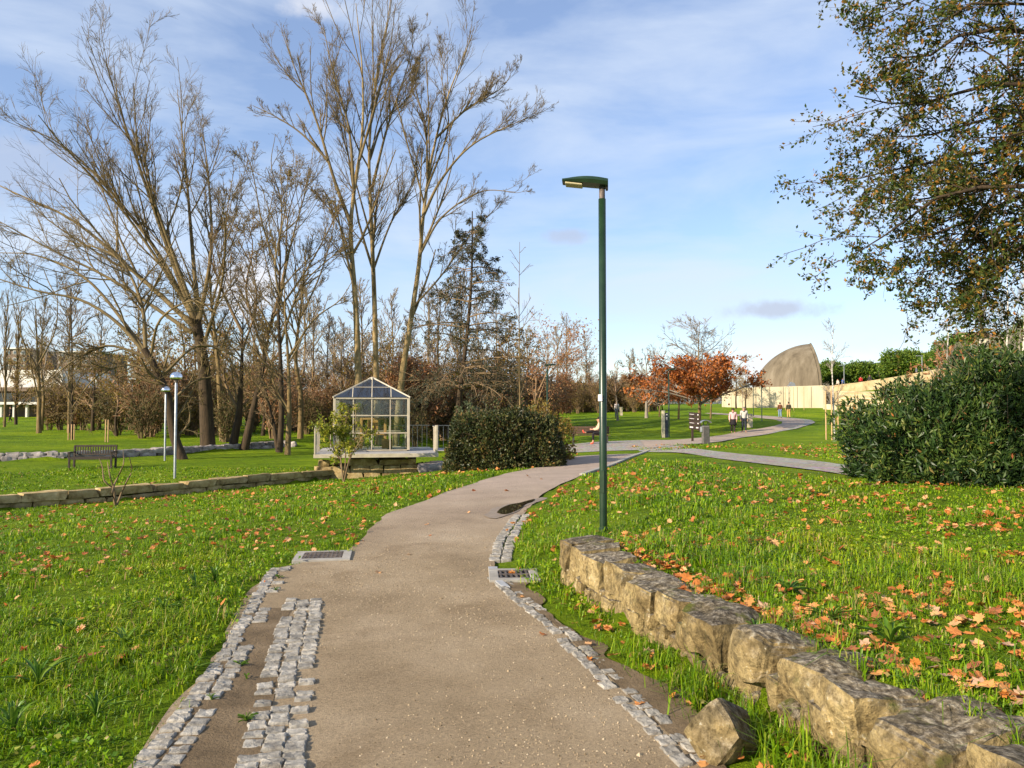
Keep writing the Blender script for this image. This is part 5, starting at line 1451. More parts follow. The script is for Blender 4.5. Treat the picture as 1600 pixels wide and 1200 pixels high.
def walker(base, rz, h, label, top, legs, shoe, hair, stride, seed, hairstyle='short', skirt=None, coat_len=0.0, collar=None, back=False):
    """walking figure; +Y is forward before turning by rz"""
    rg_ = np.random.default_rng(seed)
    root = thing('person', base, label, 'person'); Rz = rotz(rz); k = h / 1.70
    W = lambda x, y, z: np.array(base) + Rz @ (np.array([x, y, z]) * k)
    s_ = stride
    hipL, hipR = W(-0.09, 0, 0.90), W(0.09, 0, 0.90)
    kL, kR = W(-0.095, 0.10 * s_, 0.49), W(0.095, -0.02 * s_ + 0.05, 0.48)
    aL, aR = W(-0.09, 0.20 * s_, 0.085), W(0.09, -0.24 * s_, 0.13)
    tL, tR = W(-0.10, 0.20 * s_ + 0.16, 0.035), W(0.10, -0.24 * s_ + 0.14, 0.04)
    shL, shR = W(-0.175, 0, 1.40), W(0.175, 0, 1.40)
    eL, eR = W(-0.235, -0.07 * s_ - 0.03, 1.12), W(0.235, 0.05 * s_ - 0.04, 1.12)
    wL, wR = W(-0.235, 0.02, 0.885), W(0.235, 0.14 * s_ + 0.03, 0.90)
    hL, hR = W(-0.23, 0.05, 0.80), W(0.23, 0.18 * s_ + 0.05, 0.82)
    J = [(W(0, 0, 0.95), 0.115 * k), (W(0, 0, 1.15), 0.105 * k), (W(0, 0.0, 1.34), 0.115 * k), (W(0, 0.0, 1.46), 0.055 * k), (W(0, 0.015, 1.55), (0.072 * k, 0.085 * k)), (W(0, 0.01, 1.64), (0.076 * k, 0.09 * k)),
         (hipL, 0.085 * k), (kL, 0.055 * k), (aL, 0.036 * k), (tL, 0.03 * k), (hipR, 0.085 * k), (kR, 0.055 * k), (aR, 0.036 * k), (tR, 0.03 * k),
         (shL, 0.055 * k), (eL, 0.04 * k), (wL, 0.026 * k), (hL, 0.028 * k), (shR, 0.055 * k), (eR, 0.04 * k), (wR, 0.026 * k), (hR, 0.028 * k)]
    E = [(0, 1), (1, 2), (2, 3), (3, 4), (4, 5), (0, 6), (6, 7), (7, 8), (8, 9), (0, 10), (10, 11), (11, 12), (12, 13), (2, 14), (14, 15), (15, 16), (16, 17), (2, 18), (18, 19), (19, 20), (20, 21)]
    for hb_, wr, sx in ((17, 16, -1), (21, 20, 1)):     # fingers and thumb
        d = J[hb_][0] - J[wr][0]; d = d / np.linalg.norm(d)
        for q in range(4):
            off = Rz @ np.array([0.004 * sx, (q - 1.5) * 0.017, 0]) * k
            J.append((J[hb_][0] + off + d * 0.035 * k, 0.008 * k)); J.append((J[hb_][0] + off + d * (0.075 - 0.008 * abs(q - 1.4)) * k + Rz @ np.array([-0.012 * sx, 0, 0]) * k, 0.007 * k))
            E += [(hb_, len(J) - 2), (len(J) - 2, len(J) - 1)]
        J.append((J[hb_][0] + Rz @ np.array([-0.01 * sx, 0.045, -0.01]) * k, 0.009 * k)); E.append((hb_, len(J) - 1))
    skin('body', J, E, M_SKIN, root)
    up_ = [(W(0, 0, 0.92 - coat_len), 0.145 * k), (W(0, 0, 1.02), 0.15 * k), (W(0, 0, 1.2), 0.145 * k), (W(0, 0, 1.37), 0.14 * k), (W(0, 0, 1.45), 0.075 * k), (shL, 0.085 * k), (eL, 0.068 * k), (wL, 0.045 * k), (shR, 0.085 * k), (eR, 0.068 * k), (wR, 0.045 * k)]
    skin('jacket', up_, [(0, 1), (1, 2), (2, 3), (3, 4), (3, 5), (5, 6), (6, 7), (3, 8), (8, 9), (9, 10)], top, root)
    if skirt is not None:
        MB().lathe([(0.15 * k, 0.98 * k), (0.19 * k, 0.86 * k), (0.235 * k, 0.68 * k), (0.25 * k, 0.56 * k), (0.20 * k, 0.58 * k)], base, 18).build('skirt', skirt, root, smooth=True)
    lg = [(W(0, 0, 0.96), 0.125 * k), (hipL, 0.102 * k), (kL, 0.072 * k), (aL + (kL - aL) * 0.08, 0.056 * k), (hipR, 0.102 * k), (kR, 0.072 * k), (aR + (kR - aR) * 0.08, 0.056 * k)]
    skin('trousers' if skirt is None else 'stockings', lg, [(0, 1), (1, 2), (2, 3), (0, 4), (4, 5), (5, 6)], legs, root)
    for a_, t_ in ((aL, tL), (aR, tR)):
        bt = 0.32 if skirt is not None else 0.06
        kn = kL if a_ is aL else kR
        skin('shoe', [(a_ + (kn - a_) * bt * 0.9, 0.055 * k), (a_ + [0, 0, -0.02 * k], 0.048 * k), ((a_ + t_) / 2 + [0, 0, -0.02 * k], 0.045 * k), (t_, 0.038 * k)], [(0, 1), (1, 2), (2, 3)], shoe, root)
    if collar is not None: skin('scarf', [(W(-0.07, 0.06, 1.43), 0.05 * k), (W(0, 0.09, 1.40), 0.05 * k), (W(0.07, 0.06, 1.43), 0.05 * k)], [(0, 1), (1, 2)], collar, root)
    head_parts(root, W(0, 0.012, 1.60), rz, 0.09, hair, hairstyle)
    return root


F_ = lambda px, py, d: at(px, d)
walker(at(1145, 52.0), math.pi - 0.25, 1.66, 'person in a pink jacket, black skirt and hat walking on the path', cloth('pink_wool', (0.70, 0.40, 0.40)), cloth('black_tights', (0.03, 0.02, 0.02)), M_SHOE, M_HAIRB, 0.8, 1, 'cap', skirt=cloth('black_skirt', (0.015, 0.012, 0.014)), coat_len=0.05, collar=cloth('black_scarf', (0.015, 0.012, 0.014)))
walker(at(1162, 52.3), math.pi - 0.1, 1.74, 'person in a pale grey sweater and navy trousers walking beside the pink jacket', cloth('pale_sweater', (0.50, 0.47, 0.42)), cloth('navy_trousers', (0.022, 0.025, 0.042)), M_SHOE, M_HAIRG, 0.5, 2, collar=cloth('dark_collar', (0.04, 0.045, 0.05)))
walker(at(1218.5, 84.0), -0.15, 1.72, 'person in a brown jacket and pale jeans walking away on the path', cloth('brown_jacket', (0.13, 0.05, 0.022)), cloth('pale_jeans', (0.17, 0.25, 0.36)), M_SHOE, M_HAIRB, 0.6, 3)
walker(at(1232, 84.3), -0.1, 1.76, 'person in a dark green coat and tan trousers walking away', cloth('dark_coat', (0.045, 0.042, 0.024)), cloth('tan_trousers', (0.52, 0.32, 0.11)), cloth('brown_shoe', (0.10, 0.05, 0.03)), M_HAIRB, 0.5, 4, coat_len=0.06)
walker(at(963.5, 75.0), 0.4, 1.65, 'distant person in a white top and blue trousers beside a bare tree', cloth('white_top', (0.6, 0.52, 0.50)), cloth('blue_trousers', (0.06, 0.10, 0.15)), M_SHOE, M_HAIRB, 0.5, 5)
walker(at(1030, 98.0), 2.4, 1.7, 'distant person in dark clothes under the oaks', cloth('teal_dark', (0.02, 0.05, 0.055)), M_SHOE, M_SHOE, M_HAIRB, 0.4, 6)
walker(at(8, 82.0), 2.4, 1.7, 'distant person in dark clothes walking before the white building', M_SHOE, M_SHOE, M_SHOE, M_HAIRB, 0.4, 8)
walker(at(17, 83.0), 2.0, 1.7, 'second distant person in dark clothes near the columnar poplars', M_EYE, M_SHOE, M_SHOE, M_HAIRB, 0.6, 9)

# seated woman, side-on with one leg up along the bench
sbq = BEN + np.array([0.48, -0.05, 0.47])
sw = thing('person', BEN + np.array([0.48, -0.05, 0.0]), 'person in a beige cardigan and black leggings sitting on the plank bench', 'person')
W = lambda x, y, z: sbq + np.array([x, y, z])
J = [(W(0, 0, 0.10), 0.12), (W(-0.01, 0, 0.30), 0.11), (W(-0.03, 0, 0.48), 0.115), (W(-0.05, 0, 0.60), 0.05), (W(-0.075, 0, 0.69), (0.075, 0.085)), (W(-0.075, 0, 0.78), (0.078, 0.088)),
     (W(-0.10, -0.10, 0.09), 0.085), (W(-0.36, -0.16, 0.08), 0.06), (W(-0.36, -0.19, -0.34), 0.04), (W(-0.50, -0.20, -0.42), 0.03),
     (W(-0.10, 0.06, 0.10), 0.085), (W(-0.42, 0.0, 0.16), 0.06), (W(-0.76, -0.06, 0.10), 0.04), (W(-0.84, -0.07, 0.20), 0.03),
     (W(-0.03, -0.17, 0.53), 0.055), (W(-0.12, -0.22, 0.28), 0.042), (W(-0.36, -0.14, 0.25), 0.027), (W(-0.43, -0.11, 0.26), 0.028), (W(-0.03, 0.17, 0.53), 0.055), (W(-0.14, 0.19, 0.28), 0.042), (W(-0.37, 0.10, 0.27), 0.027), (W(-0.44, 0.06, 0.28), 0.028)]
E = [(0, 1), (1, 2), (2, 3), (3, 4), (4, 5), (0, 6), (6, 7), (7, 8), (8, 9), (0, 10), (10, 11), (11, 12), (12, 13), (2, 14), (14, 15), (15, 16), (16, 17), (2, 18), (18, 19), (19, 20), (20, 21)]
for hb_, sy in ((17, -1), (21, 1)):
    for q in range(4):
        J.append((J[hb_][0] + np.array([-0.04, 0.006 * sy, (q - 1.5) * 0.016]), 0.008)); J.append((J[hb_][0] + np.array([-0.075 + 0.006 * abs(q - 1.4), -0.01 * sy, (q - 1.5) * 0.016 - 0.01]), 0.007)); E += [(hb_, len(J) - 2), (len(J) - 2, len(J) - 1)]
    J.append((J[hb_][0] + np.array([-0.02, -0.03 * sy, 0.03]), 0.009)); E.append((hb_, len(J) - 1))
skin('body', J, E, M_SKIN, sw)
beige = cloth('beige_knit', (0.62, 0.45, 0.30))
skin('cardigan', [(W(0.02, 0, 0.02), 0.15), (W(0, 0, 0.2), 0.15), (W(-0.02, 0, 0.40), 0.145), (W(-0.035, 0, 0.52), 0.12), (W(-0.03, -0.17, 0.53), 0.085), (W(-0.12, -0.22, 0.28), 0.075), (W(-0.34, -0.15, 0.25), 0.05), (W(-0.03, 0.17, 0.53), 0.085), (W(-0.14, 0.19, 0.28), 0.075), (W(-0.35, 0.11, 0.27), 0.05)],
     [(0, 1), (1, 2), (2, 3), (3, 4), (4, 5), (5, 6), (3, 7), (7, 8), (8, 9)], beige, sw)
skin('leggings', [(W(0, 0, 0.09), 0.13), (W(-0.10, -0.10, 0.09), 0.1), (W(-0.36, -0.16, 0.08), 0.072), (W(-0.36, -0.19, -0.28), 0.052), (W(-0.10, 0.06, 0.10), 0.1), (W(-0.42, 0.0, 0.16), 0.072), (W(-0.72, -0.055, 0.11), 0.052)], [(0, 1), (1, 2), (2, 3), (0, 4), (4, 5), (5, 6)], cloth('black_leggings', (0.014, 0.011, 0.014)), sw)
orange = cloth('orange_sneaker', (0.62, 0.10, 0.06))
skin('shoe', [(W(-0.36, -0.19, -0.32), 0.055), (W(-0.37, -0.19, -0.40), 0.05), (W(-0.44, -0.195, -0.43), 0.048), (W(-0.52, -0.20, -0.435), 0.038)], [(0, 1), (1, 2), (2, 3)], orange, sw)
skin('shoe', [(W(-0.74, -0.055, 0.11), 0.055), (W(-0.80, -0.06, 0.10), 0.05), (W(-0.83, -0.065, 0.17), 0.048), (W(-0.85, -0.07, 0.245), 0.038)], [(0, 1), (1, 2), (2, 3)], orange, sw)
head_parts(sw, W(-0.075, 0, 0.74), math.pi / 2 + 0.25, 0.09, M_HAIRB, 'long')

# ------------------------------------------------------------------ glass house on its deck
M_CREAM = surf('cream_metal', [(0.4, (0.38, 0.33, 0.245)), (0.6, (0.46, 0.405, 0.31))], 5, 0.5, 0.05)
M_DECK = surf('deck_boards', [(0.35, (0.25, 0.24, 0.24)), (0.65, (0.38, 0.37, 0.36))], 3, 0.7, 0.2, 20, stretch=(1, 8, 8), rnd=0.12)
M_PINEW = surf('pine_wood', [(0.35, (0.40, 0.21, 0.06)), (0.65, (0.58, 0.34, 0.12))], 5, 0.6, 0.15, 20, stretch=(1, 6, 6))


def glass_mat(name, tint, refl):
    m, t, b, o = newmat(name)
    t.nodes.remove(b)
    tr = t.nodes.new('ShaderNodeBsdfTransparent'); tr.inputs['Color'].default_value = (*tint, 1)
    gl = t.nodes.new('ShaderNodeBsdfGlossy'); gl.inputs['Roughness'].default_value = 0.03
    fr = t.nodes.new('ShaderNodeFresnel'); fr.inputs['IOR'].default_value = refl
    mx = t.nodes.new('ShaderNodeMixShader')
    t.links.new(fr.outputs[0], mx.inputs[0]); t.links.new(tr.outputs[0], mx.inputs[1]); t.links.new(gl.outputs[0], mx.inputs[2])
    t.links.new(mx.outputs[0], o.inputs['Surface'])
    return m


M_GLASS = glass_mat('clear_glass', (0.88, 0.92, 0.92), 1.45)
M_GLASSR = glass_mat('roof_glass', (0.72, 0.78, 0.88), 2.7)
GX0, GX1, GY0, GY1 = -6.82, -3.98, 30.0, 32.84
Z0, ZE, ZA = 0.04, 2.07, 2.93
gz = thing('glass_house', ((GX0 + GX1) / 2, (GY0 + GY1) / 2, Z0), 'small glazed pavilion with pointed glass roof and cream frame on the deck', 'pavilion')
bar = 0.075
GC = np.array([(GX0 + GX1) / 2, (GY0 + GY1) / 2])
def gside(k):
    """corner and direction of the four sides"""
    cs = [(GX0, GY0), (GX1, GY0), (GX1, GY1), (GX0, GY1)]
    return np.array(cs[k]), np.array(cs[(k + 1) % 4])
zr = [Z0, Z0 + 0.67, Z0 + 1.35, ZE]
for k in range(4):
    a, b_ = gside(k); d = (b_ - a) / np.linalg.norm(b_ - a); ang = math.atan2(d[1], d[0]); L = np.linalg.norm(b_ - a)
    MB().bevbox((*a, (Z0 + ZE) / 2), (0.10, 0.10, ZE - Z0), 0.008).build('corner_post', M_CREAM, gz)
    for i in (1, 2, 3):
        q = a + d * L * i / 4
        MB().bevbox((*q, (Z0 + ZE) / 2), (0.036, 0.045, ZE - Z0 - 0.05), 0.006, rotz(ang)).build('mullion', M_CREAM, gz)
    for z in zr:
        q = (a + b_) / 2
        MB().bevbox((*q, z), (L - 0.101, 0.056 if z < ZE else 0.09, 0.042 if z < ZE else 0.07), 0.006, rotz(ang)).build('rail', M_CREAM, gz)
    for i in range(4):
        for j in range(3):
            q = a + d * L * (i + 0.5) / 4
            MB().box((*q, (zr[j] + zr[j + 1]) / 2), (L / 4 - 0.046, 0.008, zr[j + 1] - zr[j] - 0.05), rotz(ang)).build('pane', M_GLASS, gz)
# roof
ov = 0.06
apex = np.array([*GC, ZA])
for k in range(4):
    a, b_ = gside(k)
    a3 = np.array([*(GC + (a - GC) * (1 + ov / 1.4)), ZE + 0.03]); b3 = np.array([*(GC + (b_ - GC) * (1 + ov / 1.4)), ZE + 0.03])
    MB().tube(np.array([a3, apex]), 0.04, 6).build('hip_bar', M_CREAM, gz)
    for i in range(4):
        p0, p1 = a3 + (b3 - a3) * i / 4, a3 + (b3 - a3) * (i + 1) / 4
        def up(p_, u):  # straight up the slope from an eave point until the hips
            m_ = (a3 + b3) / 2; s_ = (apex - m_); return p_ + s_ * u
        def lim(i_): return 1 - abs(i_ / 4 - 0.5) * 2
        u0, u1 = lim(i), lim(i + 1)
        if 0 < i: MB().tube(np.array([p0, up(p0, u0)]), 0.022, 5).build('rafter', M_CREAM, gz)
        um = 0.5
        if i in (0, 3): pols = [[p0, p1, up(p1, u1)] if i == 0 else [p0, p1, up(p0, u0)]]
        else: pols = [[p0, p1, up(p1, min(u1, um)), up(p0, min(u0, um))], [up(p0, um), up(p1, um), up(p1, u1), up(p0, u0)] if abs(u0 - um) > 1e-6 and abs(u1 - um) > 1e-6 else ([up(p0, um), up(p1, um), up(p1, u1)] if u1 > um else [up(p0, um), up(p1, um), up(p0, u0)])]
        for pl in pols:
            MB().prism(np.array(pl), np.cross(b3 - a3, apex - a3) / np.linalg.norm(np.cross(b3 - a3, apex - a3)) * 0.008).build('roof_pane', M_GLASSR, gz)
    m0, m1 = a3 + (b3 - a3) * 0.25, a3 + (b3 - a3) * 0.75; s_ = apex - (a3 + b3) / 2
    MB().tube(np.array([m0 + s_ * 0.5, m1 + s_ * 0.5]), 0.018, 5).build('purlin', M_CREAM, gz)
MB().lathe([(0.20, ZA - 0.06 - 0.09), (0.18, ZA - 0.03), (0.05, ZA + 0.03), (0.0, ZA + 0.035)], (*GC, 0), 4).build('roof_cap', M_CREAM, gz)

DX0, DX1, DY0, DY1 = -7.46, -2.93, 28.6, 33.3
dk = thing('deck', ((DX0 + DX1) / 2, (DY0 + DY1) / 2, -0.1), 'raised grey board deck with cream fascia and thin balusters', 'deck')
nb = 22
for i in range(nb):
    y = DY0 + 0.05 + (i + 0.5) * (DY1 - DY0 - 0.05) / nb
    MB().box(((DX0 + DX1) / 2, y, -0.015), (DX1 - DX0, (DY1 - DY0) / nb - 0.012, 0.03)).build('board', M_DECK, dk)
for i in range(9):
    MB().box((DX1 + 1.1, 30.6 + i * 0.215, -0.02), (2.15, 0.2, 0.03)).build('board', M_DECK, dk)
MB().bevbox(((DX0 + DX1) / 2, DY0, -0.09), (DX1 - DX0 + 0.03, 0.05, 0.14), 0.006).build('fascia', M_CREAM, dk)
MB().bevbox((DX0, (DY0 + DY1) / 2, -0.09), (0.05, DY1 - DY0 - 0.051, 0.14), 0.006).build('fascia', M_CREAM, dk)
MB().bevbox((DX1, (DY0 + DY1) / 2, -0.09), (0.05, DY1 - DY0 - 0.051, 0.14), 0.006).build('fascia', M_CREAM, dk)
for x in (-6.6, -5.2, -3.8):
    MB().bevbox((x, 30.8, -0.21), (0.16, 3.4, 0.10), 0.01).build('joist', M_IRON, dk)
for i in range(5): MB().bevbox((DX0 + 0.02, DY0 + 0.05 + i * 0.52, 0.45), (0.05, 0.16, 0.96), 0.008).build('side_baluster', M_CREAM, dk)
MB().bevbox((DX0 + 0.02, DY0 + 1.1, 0.945), (0.06, 2.3, 0.03), 0.008).build('handrail', M_CREAM, dk)
for x in np.arange(DX0 + 0.3, DX1 + 0.01, 0.205): MB().tube([(x, DY1 - 0.05, 0), (x, DY1 - 0.05, 0.93)], 0.013, 5).build('baluster', M_CREAM, dk)
MB().bevbox(((DX0 + DX1) / 2, DY1 - 0.05, 0.945), (DX1 - DX0, 0.05, 0.03), 0.006).build('handrail', M_CREAM, dk)
for x in np.arange(DX1 + 0.12, DX1 + 2.2, 0.205): MB().tube([(x, 32.5, 0), (x, 32.5, 0.93)], 0.013, 5).build('baluster', M_CREAM, dk)
MB().bevbox((DX1 + 1.1, 32.5, 0.945), (2.1, 0.05, 0.03), 0.006).build('handrail', M_CREAM, dk)
MB().bevbox((DX1 - 0.05, DY0 + 0.1, 0.5), (0.10, 0.12, 1.06), 0.01).build('end_post', M_CREAM, dk)
for y in np.arange(DY0 + 0.4, 30.5, 0.3): MB().tube([(DX1 - 0.05, y, 0), (DX1 - 0.05, y, 0.93)], 0.013, 5).build('baluster', M_CREAM, dk)
MB().bevbox((DX1 - 0.05, DY0 + 1.0, 0.945), (0.05, 1.8, 0.03), 0.006).build('handrail', M_CREAM, dk)

sb_ = thing('stone_plinth', (-5.4, 29.6, h1(-5.4, 29.4)), 'stepped base of large golden stone blocks under the deck', 'stone base')
rb = np.random.default_rng(61)
for ci, (x0, x1, z0, z1) in enumerate(((-6.9, -3.55, -1.25, -0.78), (-6.95, -3.35, -0.79, -0.50), (-6.3, -3.7, -0.51, -0.27))):
    x = x0; i = 0
    while x < x1 - 0.12:
        ln = min(rb.uniform(0.45, 0.75) if ci < 2 else rb.uniform(0.9, 1.3), x1 - x)
        stone('stone', (x + ln / 2, 29.9 + ci * 0.06, (z0 + z1) / 2), (ln * 0.985, 1.4, (z1 - z0) * 1.02), np.eye(3), M_STONE, sb_, 6, 0.09, 0.02, 700 + ci * 40 + i); x += ln; i += 1
for i, (x, z, sx, sz) in enumerate(((-7.15, -0.42, 0.42, 0.24), (-7.2, -0.68, 0.6, 0.3), (-7.35, -0.95, 0.6, 0.32), (-7.75, -1.0, 0.5, 0.3))):
    stone('stone', (x, 29.5, z), (sx, 0.6, sz), rotz(0.1 * i), M_STONE, sb_, 6, 0.2, 0.025, 790 + i)
lp = np.array([(-1.9, 29.9), (-2.7, 29.5), (-3.1, 29.2)])
for i, p_ in enumerate(lp):
    s_ = stone('step_stone', (p_[0], p_[1], h1(*p_) + 0.14), (0.9, 0.55, 0.34), rotz(0.1 * i), M_RUB, None, 6, 0.3, 0.03, 795 + i)
    tag(s_, ('dark flat stone under the deck walkway by the hedge', 'second dark stone under the walkway nearer the deck', 'dark stone beside the right end of the deck')[i], 'stone')

# wooden loom-like frame inside
lm_ = thing('wooden_machine', (-5.35, 31.5, 0.04), 'old machine of pale timber framing standing inside the glass house', 'machine')
def lm_part(nm, c, s_, m_=M_PINEW, rot=None): MB().bevbox(np.array([-5.35, 31.5, 0.03]) + np.array(c), s_, 0.008, rot).build(nm, m_, lm_)
for x in (-0.48, 0.48):
    for y in (-0.35, 0.35): lm_part('post', (x, y, 0.64), (0.10, 0.10, 1.24))
    lm_part('side_beam', (x, 0, 0.62), (0.08, 0.6, 0.09)); lm_part('foot', (x, 0, 0.06), (0.09, 0.9, 0.08))
lm_part('top_beam', (0, -0.35, 1.22), (0.88, 0.09, 0.07)); lm_part('top_beam', (0, 0.35, 1.22), (0.88, 0.09, 0.07)); lm_part('cross_beam', (0, -0.42, 0.62), (1.1, 0.06, 0.10)); lm_part('cross_beam', (0, 0.35, 0.62), (0.86, 0.09, 0.10))
lm_part('board', (-0.02, -0.1, 0.95), (0.42, 0.04, 0.42)); lm_part('crank_box', (0.55, -0.38, 0.2), (0.42, 0.3, 0.36)); lm_part('seat', (-0.75, -0.2, 0.42), (0.34, 0.3, 0.05)); lm_part('seat_leg', (-0.75, -0.2, 0.2), (0.08, 0.2, 0.38))
for sg in (-1, 1): lm_part('brace', (-0.1, -0.43 - 0.02 * sg, 0.32), (0.03, 0.02, 0.62), M_CREAM, roty(0.55 * sg))

# the whole group faces the path
piv = np.array([-5.4, 29.6]); th = 0.172
for o_ in (gz, dk, sb_, lm_):
    q = ORI[o_]; d2 = rotz(th)[:2, :2] @ (q[:2] - piv) + piv
    o_.location = (d2[0], d2[1], q[2]); o_.rotation_euler = (0, 0, th)

# ------------------------------------------------------------------ concrete shell and long wall
M_CONC = surf('shell_concrete', [(0.3, (0.085, 0.068, 0.045)), (0.5, (0.135, 0.11, 0.075)), (0.7, (0.19, 0.16, 0.115))], 0.35, 0.9, 0.3, 3, stretch=(2.5, 2.5, 0.35), world_=True)
M_CWALL = surf('cream_concrete', [(0.3, (0.36, 0.30, 0.20)), (0.5, (0.48, 0.42, 0.29)), (0.7, (0.55, 0.49, 0.36))], 0.5, 0.85, 0.1, 4, stretch=(1.5, 1.5, 0.25), world_=True)
dS = 122.0; k_ = dS / F
sx1 = P(1271, 600, dS)[0]; zb_ = P(1200, 612, dS)[2]
A_, B_, C_ = (1271 - 1182) * k_, 8.0, P(1200, 537, dS)[2] - zb_
sh = thing('concrete_shell', (sx1 - 4, dS, zb_), 'brown concrete half-dome shell with a sheer cut side', 'shell')
nt_, np_ = 26, 34
V = []
for i in range(nt_ + 1):
    t_ = (i / nt_) * math.pi / 2; s_ = math.sin(t_)
    for j in range(np_ + 1):
        ph = math.pi * j / np_
        z = C_ * s_ * math.sin(ph)
        x = -A_ * math.cos(t_) ** 1.06 + 1.15 * (i / nt_) ** 2 * (1 - (z / C_) ** 2) - 0.35 * (i / nt_) ** 2 * (z / C_) ** 3
        V.append((sx1 + x, dS - B_ * s_ * math.cos(ph) * 0.8, zb_ + z))
V = (np.array(V) - [sx1, dS, 0]) @ rotz(-math.atan2(sx1, dS)).T + [sx1, dS, 0]
f = [[i * (np_ + 1) + j, i * (np_ + 1) + j + 1, (i + 1) * (np_ + 1) + j + 1, (i + 1) * (np_ + 1) + j] for i in range(nt_) for j in range(np_)]
mb = MB().add(V, f); last_ = [nt_ * (np_ + 1) + j for j in range(np_ + 1)]
mb.build('shell', M_CONC, sh, smooth=True)
rim = np.array(V)[last_]
MB().tube(rim, 0.16, 6).build('rim', M_CONC, sh, smooth=True)
cap = MB(); cap.v = [rim - np.array([0.35, 0, 0])]; cap.n = len(rim); cap.f = [np.array([list(range(len(rim)))])]; cap.m = [np.zeros(1)]
cap.build('end_wall', M_CONC, sh)
for px in (1165, 1238):
    q = P(px, 602, dS - 7.2); MB().prism([q + [-0.6, 0, -0.3], q + [0.6, 0, -0.3], q + [0.35, 0, 0.35], q + [-0.1, 0, 0.5]], (0, 0.8, 0)).build('skylight', M_STEEL, sh)
cw = thing('concrete_wall', P(1210, 636, 112), 'long smooth cream concrete wall below the shell', 'wall')
p0, p1, p2 = P(1128, 634, 122)[:2], P(1160, 634, 113)[:2], P(1290, 636, 110)[:2]
for a, b_, y0, y1 in ((p0, p1, 610, 606), (p1, p2, 606, 602)):
    d = b_ - a; nrm = np.array([-d[1], d[0]]) / np.linalg.norm(d) * 0.4
    za, zb2 = CAMZ + (HOR - y0) * a[1] / F, CAMZ + (HOR - y1) * b_[1] / F
    MB().prism([(*a, h1(*a) - 0.6), (*b_, h1(*b_) - 0.6), (*b_, zb2), (*a, za)], (*nrm, 0)).build('wall_panel', M_CWALL, cw)
    nj = 2 if a is p0 else 6
    for i in range(1, nj):
        q = a + d * i / nj; MB().box((q[0], q[1] - 0.01, 3.5), (0.05, 0.04, 3.0)).build('joint', M_CONC, cw)
MB().prism([(*p2, h1(*p2) - 0.6), (p2[0] + 0.6, p2[1] + 14, 2), (p2[0] + 0.6, p2[1] + 14, CAMZ + (HOR - 602) * p2[1] / F), (*p2, CAMZ + (HOR - 602) * p2[1] / F)], (-0.4, 0, 0)).build('wall_return', M_CWALL, cw)
MB().prism([(p0[0] + 3, 119.5, 4.55), (p2[0], 111, 5.0), (p2[0] + 0.5, 126, 5.0), (p0[0] + 3, 134, 4.7)], (0, 0, 0.2)).build('roof_slab', M_CWALL, cw)

# ------------------------------------------------------------------ terraces and parapet at the right
M_PARA = surf('parapet_stone', [(0.3, (0.15, 0.11, 0.055)), (0.45, (0.38, 0.29, 0.15)), (0.7, (0.50, 0.41, 0.25))], 0.9, 0.9, 0.4, 4, world_=True)
pa = [P(px, py, d) for px, py, d in ((1288, 605, 114), (1340, 599, 108), (1400, 590, 100), (1460, 579, 92), (1560, 560, 82), (1700, 530, 72))]
pb = [P(px, py, d) for px, py, d in ((1288, 617, 114), (1340, 612, 108), (1400, 607, 100), (1460, 601, 92), (1560, 590, 82), (1700, 570, 72))]
par = thing('parapet_wall', pb[0], 'long stone parapet wall climbing to the right behind the terraces', 'wall')
for i in range(5):
    n_ = 4
    for j in range(n_):
        a, b_ = pa[i] + (pa[i + 1] - pa[i]) * j / n_, pa[i] + (pa[i + 1] - pa[i]) * (j + 1) / n_
        c, d = pb[i] + (pb[i + 1] - pb[i]) * (j + 1) / n_, pb[i] + (pb[i + 1] - pb[i]) * j / n_
        MB().prism([d - [0, 0, 2.5], c - [0, 0, 2.5], b_, a], (0.15, 0.5, 0)).build('wall_section', M_PARA, par)
        m_ = (a + b_) / 2
        MB().prism([a + [0, -0.08, 0], b_ + [0, -0.08, 0], b_ + [0.15, 0.6, 0], a + [0.15, 0.6, 0]], (0, 0, 0.12)).build('coping', M_PARA, par)
hill = MB()
bk = [p_ + np.array([60 + 0.4 * i, 120, 3.0]) for i, p_ in enumerate(pa)]
Vh = []
for i in range(6):
    for u in np.linspace(0, 1, 8): Vh.append((pa[i] + [0.1, 0.4, -0.4]) * (1 - u) + bk[i] * u)
hill.add(Vh, [[i * 8 + j, (i + 1) * 8 + j, (i + 1) * 8 + j + 1, i * 8 + j + 1] for i in range(5) for j in range(7)])
tag(hill.build('upper_terrain', M_LAWN, smooth=True), 'raised ground behind the stone parapet', 'terrain', kind='structure')
